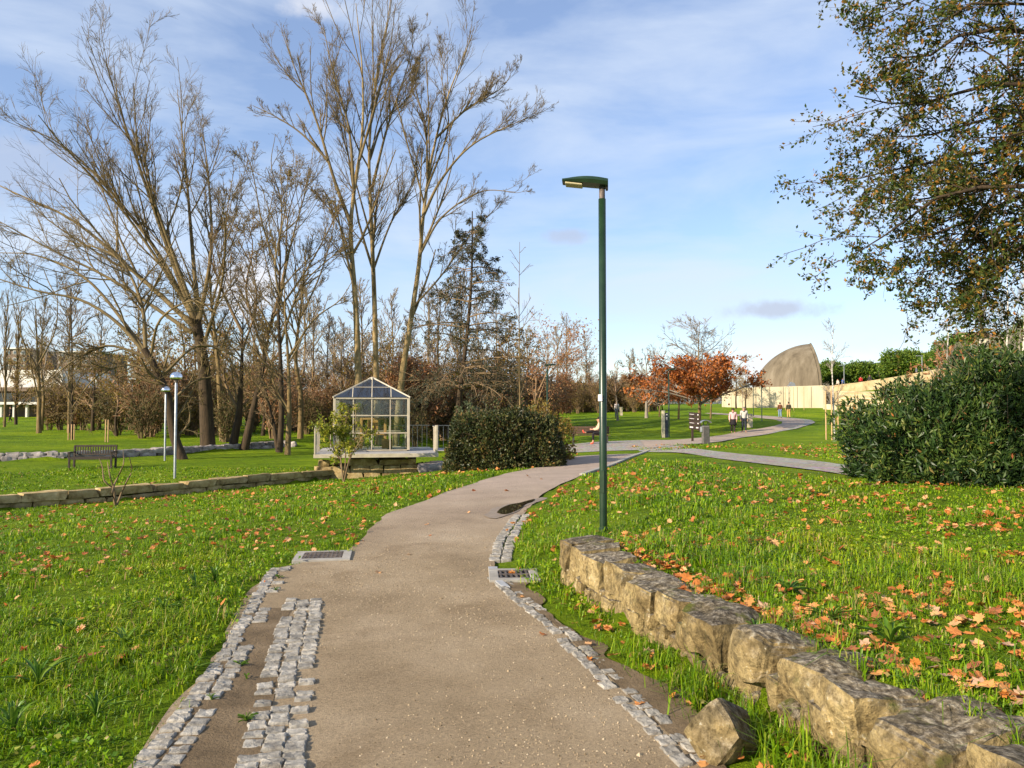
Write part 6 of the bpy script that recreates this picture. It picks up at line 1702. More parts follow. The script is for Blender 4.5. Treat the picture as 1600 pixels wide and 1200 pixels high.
# grass slope between parapet and terraces
gs = [P(px, py, d) for px, py, d in ((1303, 614, 112.5), (1345, 611, 106), (1400, 606, 98.8), (1462, 600, 90.8), (1564, 589, 81))]
ge = [P(px, py, d) for px, py, d in ((1303, 616, 108), (1345, 613.5, 102), (1400, 612, 95), (1462, 610, 87), (1564, 604, 78))]
gsl = MB().add(np.array(gs + ge), [[i, i + 1, 6 + i, 5 + i][::-1] for i in range(4)])
tag(gsl.build('grass_slope', M_LAWN), 'narrow sunlit grass slope under the parapet wall', 'lawn', kind='structure')
ter = thing('stone_terraces', P(1340, 640, 100), 'stepped pale stone terrace seats beside the concrete wall', 'terraces')
for i in range(6):
    d = 103 - i * 1.5
    yt = 613 + i * 5.0
    x0, x1 = P(1308 + i * 1.5, yt, d), P(1450, yt + 0.5 - i * 0.3, d - 10)
    MB().prism([x0 - [0, 0, 1.6], x1 - [0, 0, 1.6], x1, x0], (0.3, 1.6, 0)).build('step', M_PARA, ter)
    MB().prism([x0 + [0, -0.12, 0], x1 + [0, -0.12, 0], x1 + [0, 0.5, 0], x0 + [0, 0.5, 0]], (0, 0, 0.1)).build('tread', M_CWALL, ter)
MB().prism([P(1287, 642, 104), P(1318, 644, 100), P(1318, 633, 100), P(1287, 631, 104)], (0.1, 0.5, 0)).build('end_block', M_CWALL, ter)
MB().prism([P(1294, 632, 106), P(1307, 630, 105), P(1309, 611, 105)], (0, 0.6, 0)).build('ramp', M_IRON, ter)

# ------------------------------------------------------------------ pines and far trees on the rise
def pine(px, pyb, pyt, wpx, d, label, seed, group='green pines on the rise', flat=False):
    rg_ = np.random.default_rng(seed); kk = d / F
    base = P(px, pyb, d); top = P(px, pyt, d); h = top[2] - base[2]; w = wpx * kk / 2
    root = thing('pine_tree', base, label, 'tree', group)
    tb = MB(); tb.tube(np.array([base - [0, 0, 2.5], base + [0.1, 0, h * 0.3], base + [0, 0, h * 0.8]]), [0.25, 0.2, 0.08], 7)
    cz_ = base[2] + h * (0.62 if flat else 0.52); rz_ = h * (0.36 if flat else 0.50)
    n = 900
    D = rg_.normal(size=(n, 3)); D /= np.linalg.norm(D, axis=1, keepdims=True)
    lump = 1 + 0.16 * fnoise(D, 3.5, seed) + 0.08 * fnoise(D, 9, seed + 1)
    c = np.array([base[0], base[1], cz_]) + D * (lump * (0.55 + 0.45 * rg_.random(n) ** 0.5))[:, None] * [w, w, rz_]
    br = c[rg_.choice(n, 40)]; st = np.array([base[0], base[1], base[2] + h * 0.35]) + np.zeros((40, 3))
    t_ = np.linspace(0, 1, 4)[None, :, None]
    tb.tubes(st[:, None] * (1 - t_) + br[:, None] * t_, np.broadcast_to(np.array([0.09, 0.07, 0.05, 0.03]), (40, 4)), 4)
    tb.build('trunk', M_BARKD, root)
    C = np.repeat(c, 9, 0) + rg_.normal(0, 0.28, (n * 9, 3))
    lb = MB(); leaves(lb, C, 0.42, rg_, 0.5, dirs=np.repeat(D, 9, 0)); lb.build('crown', L_PINE, root)
for i, a in enumerate(((1300, 602, 569, 38, 132), (1327, 601, 574, 30, 140), (1348, 600, 569, 52, 128), (1410, 592, 551, 62, 118), (1376, 598, 572, 34, 145), (1440, 590, 556, 40, 125))):
    pine(*a, ('dark pine right beside the concrete shell', 'small pine between two rounder pines', 'flat-topped umbrella pine above the parapet', 'big bright green round pine above the parapet', 'low pine between the umbrella pine and the big round pine', 'pine just right of the big round pine')[i], 1000 + i, flat=i in (2,))
for i, (px, yb, yt, w, d) in enumerate(((1495, 585, 528, 70, 105), (1545, 580, 545, 60, 100), (1590, 570, 522, 70, 95), (1640, 560, 480, 80, 90), (1465, 590, 556, 40, 110))):
    pine(px, yb, yt, w, d, 'round green tree in the row beyond the dark bush', 1020 + i, group='green trees beyond the dark bush')
# birches
BIR = [dict(num=26, t0=0.25, ang=(20, 45), ratio=0.30, up=0.06, wig=0.05, npts=6, rmin=0.011, sides=4, short=0.65), dict(num=6, t0=0.2, ang=(20, 50), ratio=0.5, up=0.0, wig=0.08, npts=4, rmin=0.008, sides=3, droop=0.1), dict(num=3, t0=0.2, ang=(20, 50), ratio=0.55, up=-0.05, wig=0.08, npts=3, rmin=0.007, sides=3)]
simple_tree('birch_tree', 1303, 41, [(1303, 682), (1302, 620), (1300, 570), (1302, 508)], [], 0.055, BIR, M_BIRCH, M_TWIGG, 'slender young birch tied between wooden stakes', 1101, r1=0.01)
for px, d, yt, s_ in ((1572, 32, 395, 1102), (1530, 36, 450, 1103), (1598, 30, 380, 1104), (1480, 40, 480, 1105)):
    simple_tree('birch_tree', px, d, [(px, 690), (px - 2, 600), (px + 3, 500), (px, yt)], [], 0.075, BIR, M_BIRCH, M_TWIGG, 'tall bare birch standing behind the dark bush', s_, r1=0.01, group='bare birches behind the dark bush')
M_STAKE = surf('wooden_stake', [(0.35, (0.36, 0.22, 0.10)), (0.65, (0.50, 0.33, 0.17))], 6, 0.8, 0.2, stretch=(4, 4, 1))
def stake(px, d, h, label, group):
    q = at(px, d); s_ = MB().lathe([(0.035, -0.2), (0.034, h), (0.0, h + 0.02)], q, 8).build('wooden_stake', M_STAKE, origin=q, smooth=True); tag(s_, label, 'stake', group)
for px, d in ((1290, 40.6), (1299, 40.2), (1309, 41.5)): stake(px, d, 2.55, 'tall wooden stake supporting the slender young birch', 'stakes of the young birch')
for px, d in ((108, 49.3), (113, 49), (117, 49.6)): stake(px, d, 1.0, 'short wooden stake at the slim tree on the left lawn', 'stakes of the slim tree')
for px, d in ((166, 47), (170, 46.6)): stake(px, d, 1.35, 'wooden stake standing alone on the left lawn', 'stakes on the left lawn')
for px, d in ((1227, 100), (1234, 100.4), (1240, 100), (1256, 101)): stake(px, d, 3.0, 'pale stake before the long concrete wall', 'stakes before the concrete wall')
simple_tree('young_tree', 1233, 100.2, [(1233, 640), (1232, 615), (1233, 585)], [], 0.05, YNG, M_TWIGG, M_TWIGG, 'leafless young tree staked before the long concrete wall', 1110, r1=0.01)
simple_tree('young_tree', 1160, 98, [(1160, 645), (1160, 615), (1160, 585)], [], 0.05, YNG, M_TWIGG, M_TWIGG, 'leafless young tree at the left end of the concrete wall', 1111, r1=0.01)

# ------------------------------------------------------------------ signs, bin, totems
M_SIGNB = surf('sign_brown', [(0.4, (0.030, 0.018, 0.014)), (0.6, (0.045, 0.028, 0.022))], 6, 0.5, 0.1)
M_WHITE = surf('white_print', [(0.4, (0.62, 0.60, 0.57)), (0.6, (0.7, 0.68, 0.65))], 10, 0.6, 0)
M_NAVY = surf('navy_panel', [(0.4, (0.02, 0.026, 0.04)), (0.6, (0.03, 0.038, 0.055))], 6, 0.4, 0)
M_BIN = surf('grey_bin', [(0.4, (0.10, 0.095, 0.085)), (0.6, (0.14, 0.13, 0.12))], 6, 0.5, 0.05)
sq = at(1083, 38.5)
sg = thing('direction_sign', sq, 'dark brown direction sign of four boards with small white lettering', 'sign')
MB().bevbox(sq + [-0.05, 0, 0.7], (0.10, 0.10, 1.5), 0.01).build('post', M_SIGNB, sg)
for i in range(4):
    z = 1.36 - i * 0.215; Rr = roty(0.10) @ rotz(-0.2)
    bd = MB().bevbox(sq + [0.03, -0.075, z], (0.52, 0.035, 0.20), 0.008, Rr).build('board', M_SIGNB, sg)
    for x, w in (((-0.12, 0.22), (0.18, 0.05)) if i < 3 else ((-0.14, 0.16), (0.14, 0.11))): MB().box(sq + [0.03, -0.075, z] + Rr @ np.array([x, -0.021, 0]), (w, 0.004, 0.02 if w > 0.1 and i < 3 else 0.06), Rr).build('lettering', M_WHITE, bd)
bq = at(1102, 33.6)
bn = thing('litter_bin', bq, 'grey metal litter bin with a small curved roof by the path fork', 'bin')
MB().bevbox(bq + [0, 0, 0.42], (0.30, 0.28, 0.80), 0.03).build('body', M_BIN, bn)
MB().bevbox(bq + [-0.19, -0.02, 0.66], (0.09, 0.2, 0.24), 0.02).build('ashtray', M_STEEL, bn)
for i in range(7): MB().box(bq + [-0.12 + i * 0.04, -0.143, 0.42], (0.012, 0.008, 0.72)).build('rib', M_IRON, bn)
for sx in (-0.1, 0.1): MB().bevbox(bq + [sx, 0, 0.90], (0.03, 0.05, 0.2), 0.004).build('roof_post', M_IRON, bn)
hood = [(-0.22, 0, 0.94), (-0.18, 0, 1.0), (-0.09, 0, 1.045), (0, 0, 1.055), (0.09, 0, 1.045), (0.18, 0, 1.0), (0.22, 0, 0.94)]
MB().prism([bq + np.array(h_) + [0, -0.17, 0] for h_ in hood] + [bq + np.array(h_) + [0, -0.17, 0.02] for h_ in hood[::-1]], (0, 0.34, 0)).build('roof', M_STEEL, bn)
def totem(px, d, w, h, label, dark=True):
    q = at(px, d); t_ = thing('information_pillar', q, label, 'pillar')
    MB().bevbox(q + [-0.04, 0, h / 2], (w, 0.25, h), 0.01).build('slab', M_CWALL, t_)
    if dark:
        pn = MB().bevbox(q + [w / 2 + 0.06, -0.02, h * 0.46], (0.17, 0.24, h * 0.92), 0.01).build('panel', M_NAVY, t_)
        for i, z in enumerate((0.85, 0.74, 0.70, 0.66)): MB().box(q + [w / 2 + 0.06, -0.143, h * z], (0.09, 0.004, 0.06 if i == 0 else 0.02)).build('lettering', M_WHITE, pn)
totem(1037, 45.5, 0.17, 1.6, 'cream information pillar with a dark panel beside the green lamp post')
totem(1172, 56.0, 0.34, 1.0, 'short cream pillar beside the walking couple', False)
totem(971, 86.0, 0.32, 0.95, 'distant cream pillar on the far lawn', False)

# ------------------------------------------------------------------ buildings
M_BWHITE = surf('white_render', [(0.4, (0.58, 0.55, 0.50)), (0.6, (0.66, 0.63, 0.58))], 0.4, 0.85, 0.05, 6, world_=True)
M_BBROWN = surf('brown_cladding', [(0.4, (0.13, 0.095, 0.07)), (0.6, (0.18, 0.13, 0.10))], 0.6, 0.85, 0.05, 6, world_=True)
M_WIN = surf('window_glass', [(0.4, (0.05, 0.065, 0.075)), (0.6, (0.10, 0.12, 0.13))], 0.8, 0.15, 0, spec=0.8, world_=True)
M_TILE = surf('roof_tiles', [(0.3, (0.22, 0.09, 0.045)), (0.7, (0.36, 0.17, 0.09))], 1.2, 0.9, 0.4, 8, world_=True)
M_BCREAM = surf('cream_render', [(0.4, (0.52, 0.44, 0.31)), (0.6, (0.60, 0.52, 0.38))], 0.5, 0.85, 0.05, world_=True)


def pbox(root, nm, px0, px1, py0, py1, d, dep, mat, parent=None):
    """box whose front face spans these pixels d metres ahead"""
    a, b_ = P(px0, py0, d), P(px1, py1, d)
    c = (a + b_) / 2; c[1] = d + dep / 2
    return MB().box(c, (abs(b_[0] - a[0]), dep, abs(a[2] - b_[2]))).build(nm, mat, parent or root)
wb = thing('white_building', P(60, 650, 100), 'low modern white building with a long dark window band', 'building')
pbox(wb, 'wall', -60, 97, 578, 607, 100, 12, M_BWHITE); pbox(wb, 'recess', -60, 118, 607, 652, 101.5, 10, M_BBROWN); pbox(wb, 'roof_slab', -60, 122, 605, 611, 99, 13, M_BBROWN); pbox(wb, 'base_slab', -60, 150, 628, 632, 99, 13, M_BWHITE)
for i in range(16): pbox(wb, 'pane', -40 + i * 10, -31 + i * 10, 614, 627, 101.3, 0.1, M_WIN)
for i in range(10): pbox(wb, 'pier', -40 + i * 20, -37 + i * 20, 632, 652, 99.5, 0.4, M_BWHITE)
pbox(wb, 'side_wing', 97, 150, 590, 606, 103, 8, M_BWHITE)
def block(label, px0, px1, py0, py1, d, seed, rows, cols, mat):
    b0 = thing('apartment_block', P((px0 + px1) / 2, py1, d), label, 'building')
    pbox(b0, 'wall', px0, px1, py0, py1 + 40, d, 12, mat); pbox(b0, 'roof_slab', px0 - 2, px1 + 2, py0 - 2, py0, d - 0.5, 13, M_BWHITE)
    for r in range(rows):
        for c in range(cols):
            w = (px1 - px0) / cols; h = (py1 - py0) / rows
            f_ = pbox(b0, 'window', px0 + w * (c + 0.22), px0 + w * (c + 0.78), py0 + h * (r + 0.25), py0 + h * (r + 0.75), d - 0.12, 0.2, M_BWHITE)
            pbox(b0, 'pane', px0 + w * (c + 0.27), px0 + w * (c + 0.73), py0 + h * (r + 0.31), py0 + h * (r + 0.69), d - 0.16, 0.2, M_WIN, f_)
block('brown apartment block behind the columnar poplars', 4, 40, 545, 600, 150, 1, 5, 3, M_BBROWN)
block('grey-brown apartment block behind the bare trees on the left', 88, 150, 550, 600, 150, 2, 5, 5, M_BBROWN)
def house(label, px, d, w, h, roof, mat=M_BCREAM, z_off=0.0):
    q = at(px, d); q[2] += z_off; rt = thing('house', q, label, 'house')
    MB().box(q + [0, 4, h / 2 - 0.5], (w, 8, h + 1)).build('wall', mat, rt)
    MB().prism([q + [-w / 2 - 0.4, -0.5, h], q + [w / 2 + 0.4, -0.5, h], q + [w / 2 + 0.4, 4, h + roof], q + [-w / 2 - 0.4, 4, h + roof]], (0, 0.02, 0.15)).build('roof', M_TILE, rt)
    MB().prism([q + [-w / 2 - 0.4, 8.5, h], q + [w / 2 + 0.4, 8.5, h], q + [w / 2 + 0.4, 4, h + roof], q + [-w / 2 - 0.4, 4, h + roof]], (0, 0.02, 0.15)).build('roof', M_TILE, rt)
    for sx in (-1, 1): MB().prism([q + [sx * (w / 2 - 0.02), 0, h], q + [sx * (w / 2 - 0.02), 8, h], q + [sx * (w / 2 - 0.02), 4, h + roof]], (-sx * 0.1, 0, 0)).build('gable', mat, rt)
    for i in range(3):
        f_ = MB().box(q + [-w / 3 + i * w / 3, -0.03, h * 0.6], (1.1, 0.1, 1.3)).build('window', M_BWHITE, rt); MB().box(q + [-w / 3 + i * w / 3, -0.06, h * 0.6], (0.9, 0.1, 1.1)).build('pane', M_WIN, f_)
house('cream house with a tiled roof glimpsed behind the clipped hedge', 868, 132, 9, 2.6, 1.8)
house('pale house with a tiled roof seen through bare trees', 905, 140, 8, 2.4, 1.6, M_BWHITE)
house('low white house between the bare trees and the oaks', 1010, 150, 7, 3.6, 1.2, M_BWHITE)
house('white house deep in the wood behind the conifer', 740, 120, 6, 3.2, 1.5, M_BWHITE)
house('cream house high among the green trees on the right', 1540, 150, 4.5, 5.0, 1.2, z_off=8.2)
# street lamps and people beyond the parapet
for px, py, yt, d, lab in ((1319, 598, 571, 118, 'thin grey street lamp between the pines'), (1441, 582, 556, 104, 'thin grey street lamp right of the big round pine')):
    q = P(px, py, d); h = P(px, yt, d)[2] - q[2]
    rt = thing('street_lamp', q, lab, 'lamp post')
    MB().tube([q - [0, 0, 0.6], q + [0, 0, h]], [0.09, 0.06], 8).build('pole', M_STEEL, rt); MB().bevbox(q + [-0.35, 0, h], (0.9, 0.2, 0.1), 0.02).build('head', M_STEEL, rt)
for i, (px, py, d, lab, c1) in enumerate(((1345, 598, 111, 'distant person in a red jacket behind the parapet', (0.5, 0.03, 0.03)), (1317, 601, 114, 'distant person in a blue jacket behind the parapet', (0.03, 0.10, 0.38)), (1432, 584, 99, 'distant person in grey behind the parapet', (0.10, 0.11, 0.14)),
                                    (1309, 602, 115, 'distant person in a white shirt behind the parapet', (0.55, 0.5, 0.42)), (1359, 596, 110, 'distant person in black behind the parapet', (0.03, 0.03, 0.03)))):
    q = P(px, py, d) + np.array([0, 0, -0.75]); walker(q, 0.6 * i, 1.7, lab, cloth('far_coat_%d' % i, c1), M_SHOE, M_SHOE, M_HAIRB, 0.4, 40 + i)

# far hills with woods
hm = surf('far_hills', [(0.3, (0.075, 0.10, 0.11)), (0.7, (0.12, 0.145, 0.15))], 0.02, 1.0, 0, world_=True)
mb = MB(); xs = np.linspace(-2600, 2600, 260)
for yy, hh, sd in ((2200, 62, 5), (3000, 110, 6)):
    top = hh * (0.62 + 0.30 * fnoise(xs[:, None], 0.0042, sd) + 0.07 * fnoise(xs[:, None], 0.02, sd + 1)); top = np.maximum(top, 14)
    n = len(xs); Vv = []
    for u, zz in ((0, -10), (0.55, 0.75), (1.0, 1.0), (1.6, 0.8)):
        Vv.append(np.stack([xs, np.full(n, yy) + u * 420, top * zz if zz > 0 else np.full(n, -10.0)], -1))
    mb.add(np.vstack(Vv), [[j * n + i, j * n + i + 1, (j + 1) * n + i + 1, (j + 1) * n + i] for j in range(3) for i in range(n - 1)])
tag(mb.build('hills', hm, smooth=True), 'low blue-green hills on the horizon', 'hills', kind='structure')
# belt of far woods in front of the hills, too far to tell the trees apart
fw = MB(); rf = np.random.default_rng(77); n = 9000
ang = rf.uniform(-0.75, 0.75, n); dd = rf.uniform(170, 420, n)
fx, fy = np.sin(ang) * dd, np.cos(ang) * dd
hz = H(fx, fy) + np.abs(rf.normal(0, 1, n)) * 0.022 * dd * (1 + 0.35 * fnoise(ang[:, None], 22, 3)) * 0.45
leaves(fw, np.stack([fx, fy, hz], -1), 1.0, rf, 0.8, dirs=np.array([[0, 0, 1.2]]))
for a in fw.v: pass
tag(fw.build('far_woods', leafmat('far_wood_leaves', [(0, (0.05, 0.06, 0.035)), (0.5, (0.10, 0.085, 0.05)), (1, (0.15, 0.10, 0.065))], 0.0)), 'far-off brown and green woods on the horizon', 'woods', kind='stuff')

# ------------------------------------------------------------------ grass blades
L_GRASS = leafmat('grass_blades', [(0.0, (0.060, 0.135, 0.005)), (0.35, (0.130, 0.255, 0.006)), (0.7, (0.225, 0.350, 0.008)), (0.90, (0.32, 0.40, 0.015)), (0.95, (0.36, 0.32, 0.10)), (1.0, (0.34, 0.24, 0.10))], 0.40, 0.42, 0.25,
                  wscale=0.45, wstops=[(0.30, (0.55, 0.60, 0.6)), (0.44, (0.92, 0.96, 0.9)), (0.58, (1.08, 1.02, 1.0)), (0.72, (1.5, 1.12, 1.3))])


def in_view(x, y, margin=0.10):
    r = x / np.maximum(y, 0.5)
    return (y > 1.6) & (np.abs(r) < 0.667 + margin + 0.5 / np.maximum(y, 1))


def grass_ok(x, y, rg_):
    """lawn only: off the path, cobbles, walls, cross path"""
    yy = np.minimum(y, Y_END)
    jl = 0.05 * fnoise(np.stack([x, y], -1), 6, 91)
    left = x < XL(yy) - 0.015 + jl
    g1 = pz(505, 872, 0)
    left &= ~((np.abs(x - g1[0]) < 0.30) & (np.abs(y - g1[1]) < 0.27))
    back = (y < 7.05) & (x > XW(y) + 0.30 + 0.12 * fnoise(np.stack([x, y], -1), 3, 92))
    strip_ = (y < 7.3) & (x > XR(yy) + 0.10) & (x < XW(y) - 0.01)
    p_s = np.clip(0.85 + 0.35 * fnoise(np.stack([x, y], -1), 2.2, 93), 0.45, 1) * sstep((x - XR(yy) - 0.10) / 0.35) * np.interp(y, [1.5, 3.6, 5, 7], [0.9, 0.8, 0.8, 1.0])
    strip_ &= rg_.random(len(x)) < p_s
    far = (y >= 7.05) & (x > XR(yy) + 0.24 + jl) & ~((y < 7.45) & (x > XW(7.3)) & (x < XW(7.3) + 0.55))
    g2 = pz(803, 902, 0)
    ok = left | back | strip_ | far
    ok &= ~((np.abs(x - g2[0]) < 0.20) & (np.abs(y - g2[1]) < 0.19) & (rg_.random(len(x)) < 0.9))
    ed = np.minimum(np.abs(x - XL(yy)), np.abs(x - XR(yy)))
    ok &= rg_.random(len(x)) < np.clip(0.55 + ed / 0.35 + 0.45 * fnoise(np.stack([x, y], -1), 3.5, 191), 0.08, 1)
    ok &= rg_.random(len(x)) < np.clip(1.5 + 0.9 * fnoise(np.stack([x, y], -1), 1.3, 192), 0.25, 1)
    # side path
    cx = np.interp(y, CP[:, 1], CP[:, 0], left=1e6, right=1e6)
    ok &= ~((y > CP[0, 1]) & (y < CP[-1, 1]) & (np.abs(x - cx) < np.interp(y, [14, 30], [1.3, 3.2])))
    ok &= ~((np.abs(y - YW1(x) - 0.1) < 0.32) & (x < -6.6) & (x > -21))
    return ok


CP = np.array([hit(a, b_)[:2] for a, b_ in ((1420, 750), (1340, 739), (1280, 730), (1200, 721), (1120, 712), (1060, 703))])
CP = CP[np.argsort(CP[:, 1])]


def blades(name, boxes, label, seed):
    rg_ = np.random.default_rng(seed)
    mb = MB(); nmax = 0
    for x0, x1, y0, y1, dens, hgt, wid in boxes:
        n = int((x1 - x0) * (y1 - y0) * dens)
        # blades stand in tufts
        nt_ = n // 7
        tx, ty = rg_.uniform(x0, x1, nt_), rg_.uniform(y0, y1, nt_)
        k = in_view(tx, ty); tx, ty = tx[k], ty[k]
        if not len(tx): continue
        x = np.repeat(tx, 7) + rg_.normal(0, 0.018 + 0.002 * y0, len(tx) * 7); y = np.repeat(ty, 7) + rg_.normal(0, 0.018 + 0.002 * y0, len(tx) * 7)
        sc = np.repeat(np.clip(1 + 0.42 * fnoise(np.stack([tx, ty], -1), 1.6, 94) + 0.35 * fnoise(np.stack([tx, ty], -1), 5.0, 95), 0.35, 2.4) * np.exp(rg_.normal(0, 0.22, len(tx))), 7)
        k = grass_ok(x, y, rg_); x, y, sc = x[k], y[k], sc[k]
        N = len(x); nmax += N
        z = H(x, y) - 0.006
        h = hgt * sc * rg_.uniform(0.55, 1.35, N)
        az = rg_.uniform(0, 6.283, N); lean = np.abs(rg_.normal(0.7, 0.5, N)); 
        D = np.stack([np.cos(az), np.sin(az), np.zeros(N)], -1); S = np.stack([-np.sin(az), np.cos(az), np.zeros(N)], -1)
        w = (wid * rg_.uniform(0.6, 1.4, N))[:, None] * 0.5
        b0 = np.stack([x, y, z], -1)
        m0 = b0 + D * (h * lean * 0.35)[:, None] + np.array([0, 0, 1.0]) * (h * 0.62)[:, None]
        t0 = b0 + D * (h * lean * 1.0)[:, None] + np.array([0, 0, 1.0]) * (h * np.clip(1.0 - 0.35 * lean, 0.35, 1))[:, None]
        v = np.stack([b0 - S * w, b0 + S * w, m0 + S * w * 0.8, m0 - S * w * 0.8, t0], 1).reshape(-1, 3)
        o = mb.n + np.arange(N)[:, None] * 5
        mb.add(v, (o - mb.n) + np.array([[0, 1, 2, 3]]))
        mb.f.append(o + np.array([[3, 2, 4]])); mb.m.append(np.zeros(N)); mb.v.append(np.zeros((0, 3)))
    nc = 9000
    cx, cy = rg_.uniform(boxes[0][0] - 2, boxes[0][1] + 2, nc), rg_.uniform(2.2, 9.5, nc)
    k = in_view(cx, cy) & (fnoise(np.stack([cx, cy], -1), 1.9, 99) > 0.1) ; cx, cy = cx[k], cy[k]
    k = grass_ok(cx, cy, rg_); cx, cy = cx[k], cy[k]
    cc = np.stack([cx, cy, H(cx, cy) + rg_.uniform(0.015, 0.055, len(cx))], -1)
    cc = np.repeat(cc, 3, 0) + rg_.normal(0, 0.008, (len(cx) * 3, 3))
    aa = rg_.uniform(0, 6.28, len(cc)); leaves(mb, cc, 0.03, rg_, 0.8, dirs=np.stack([np.cos(aa) * 3, np.sin(aa) * 3, np.full(len(cc), 0.6)], -1))
    ob = mb.build(name, L_GRASS)
    tag(ob, label, 'grass', kind='stuff')
    return nmax


nb1 = blades('lawn_grass', [(-5.5, -1.0, 2.2, 6, 2700, 0.075, 0.0065), (-9, -1.6, 6, 9.5, 1450, 0.058, 0.009), (-12, -1.8, 9.5, 14, 600, 0.052, 0.015), (-17, 0, 14, 21, 240, 0.050, 0.024), (-24, 2, 21, 31, 120, 0.05, 0.035)], 'short green grass blades of the left lawn', 1201)
nb2 = blades('lawn_grass', [(-0.3, 5.5, 2.2, 6, 2700, 0.095, 0.0065), (-0.4, 8, 6, 9.5, 1600, 0.080, 0.009), (-0.3, 10.5, 9.5, 14, 680, 0.065, 0.015), (0, 14, 14, 21, 260, 0.055, 0.024), (2, 20, 21, 34, 110, 0.05, 0.035)], 'longer green grass blades of the right lawn and wall foot', 1202)

# ------------------------------------------------------------------ broad-leaved weeds
L_WEED = leafmat('weed_leaves', [(0.0, (0.05, 0.12, 0.012)), (0.6, (0.10, 0.20, 0.018)), (1.0, (0.20, 0.29, 0.03))], 0.35, 0.4)


def weed(loc, r, h, n, label, group, seed, wide=0.16):
    rg_ = np.random.default_rng(seed)
    n = int(n * rg_.uniform(0.6, 1.2)); r *= rg_.uniform(0.6, 1.0); wide *= rg_.uniform(0.5, 0.95)
    az = np.arange(n) * 2.4 + rg_.uniform(0, 2, n); el = rg_.uniform(0.55, 1.35, n); L = r * rg_.uniform(0.7, 1.25, n)
    mb = MB()
    for a, e, l in zip(az, el, L):
        t_ = np.linspace(0, 1, 5); D = np.array([math.cos(a), math.sin(a), 0]); S = np.array([-math.sin(a), math.cos(a), 0])
        c = np.array(loc)[None] + D[None] * (l * t_ * math.cos(e) * (0.6 + 0.6 * t_))[:, None] + np.array([[0, 0, 1.0]]) * (h * np.sin(e) * (1.6 * t_ - 0.8 * t_ ** 2))[:, None]
        w = l * wide * np.array([0.35, 0.8, 1.0, 0.75, 0.05])
        v = np.stack([c - S * w[:, None] * 0.5 + [0, 0, 0.006], c, c + S * w[:, None] * 0.5 + [0, 0, 0.006]], 1).reshape(-1, 3)
        mb.add(v, [[i * 3 + j, i * 3 + j + 1, i * 3 + j + 4, i * 3 + j + 3] for i in range(4) for j in range(2)])
    o = mb.build('weed', L_WEED, origin=loc, smooth=True)
    tag(o, label, 'weed', group)


for i, (px, py, r, h) in enumerate(((335, 915, 0.26, 0.22), (305, 920, 0.22, 0.16), (60, 1075, 0.26, 0.2), (150, 1125, 0.24, 0.17), (195, 1010, 0.2, 0.14), (255, 960, 0.2, 0.15), (300, 1055, 0.17, 0.10), (100, 990, 0.18, 0.13), (20, 1150, 0.26, 0.2))):
    weed(hit(px, py), r, h, 14, 'tuft of broad upright weed leaves in the left lawn', 'broad-leaved weeds in the left lawn', 1300 + i)
for i, (px, py, r, h) in enumerate(((1390, 1010, 0.26, 0.18), (1300, 975, 0.2, 0.14), (1450, 880, 0.2, 0.15), (1230, 930, 0.18, 0.13), (1550, 860, 0.22, 0.2), (1180, 1000, 0.14, 0.1))):
    weed(hit(px, py), r, h, 14, 'tuft of broad weed leaves in the lawn above the stone wall', 'broad-leaved weeds above the wall', 1320 + i)
for i, (px, py, r, h) in enumerate(((985, 990, 0.13, 0.07), (1010, 1030, 0.12, 0.06), (1090, 1110, 0.12, 0.06), (1200, 1160, 0.12, 0.07), (925, 940, 0.12, 0.08), (1050, 1075, 0.10, 0.05))):
    weed(hit(px, py), r, h, 12, 'small leafy weed at the foot of the stone wall', 'weeds at the wall foot', 1330 + i, wide=0.25)
for i, (px, py) in enumerate(((375, 1045), (385, 1065), (435, 905), (430, 925), (330, 1100), (385, 1130))):
    weed(hit(px, py), 0.07, 0.05, 14, 'tiny green weed sprouting between the left cobbles', 'weeds between the cobbles', 1340 + i, wide=0.14)

# ------------------------------------------------------------------ fallen leaves
L_FALL = []
for i, st in enumerate(([(0.3, (0.34, 0.11, 0.028)), (0.7, (0.55, 0.21, 0.055))], [(0.3, (0.46, 0.20, 0.06)), (0.7, (0.62, 0.30, 0.10))], [(0.3, (0.20, 0.065, 0.025)), (0.7, (0.30, 0.11, 0.04))], [(0.3, (0.36, 0.20, 0.12)), (0.7, (0.48, 0.30, 0.19))])):
    L_FALL.append(surf('fallen_leaf_%s' % ('orange', 'tan', 'brown', 'pale')[i], st, 30, 0.6, 0.2, 90, spec=0.25))


def leaf_shape(seed):
    """lobed leaf, curled; a fan of triangles about its midrib"""
    r = np.random.default_rng(seed)
    lob = np.array([(0, -0.50), (0.14, -0.36), (0.34, -0.36), (0.31, -0.16), (0.46, 0.02), (0.31, 0.13), (0.34, 0.34), (0.15, 0.34), (0.0, 0.54)])
    pts = np.vstack([lob, lob[1:-1][::-1] * [-1, 1]]) * r.uniform(0.8, 1.15, (16, 1)) * [r.uniform(0.75, 1.05), 1.0]
    curl, cup = r.uniform(-0.1, 0.55), r.uniform(-0.35, 0.45)
    def z(p_): return curl * p_[..., 0] ** 2 * 1.4 + cup * p_[..., 1] ** 2 * 0.9 + 0.03 * np.sin(p_[..., 0] * 14 + seed) - 0.02
    V = np.concatenate([pts, [[0, 0.0]]]); V3 = np.concatenate([V, z(V)[:, None]], 1)
    f = []
    for i in range(16):
        f.append((i, (i + 1) % 16, 16))
    return V3, np.array(f)


SH = [leaf_shape(i) for i in range(8)]
LM = []
for i in range(8):
    for m_ in L_FALL:
        me = MB().add(*SH[i]).mesh('fallen_leaf'); me.materials.append(m_); LM.append(me)
rl = np.random.default_rng(1401)


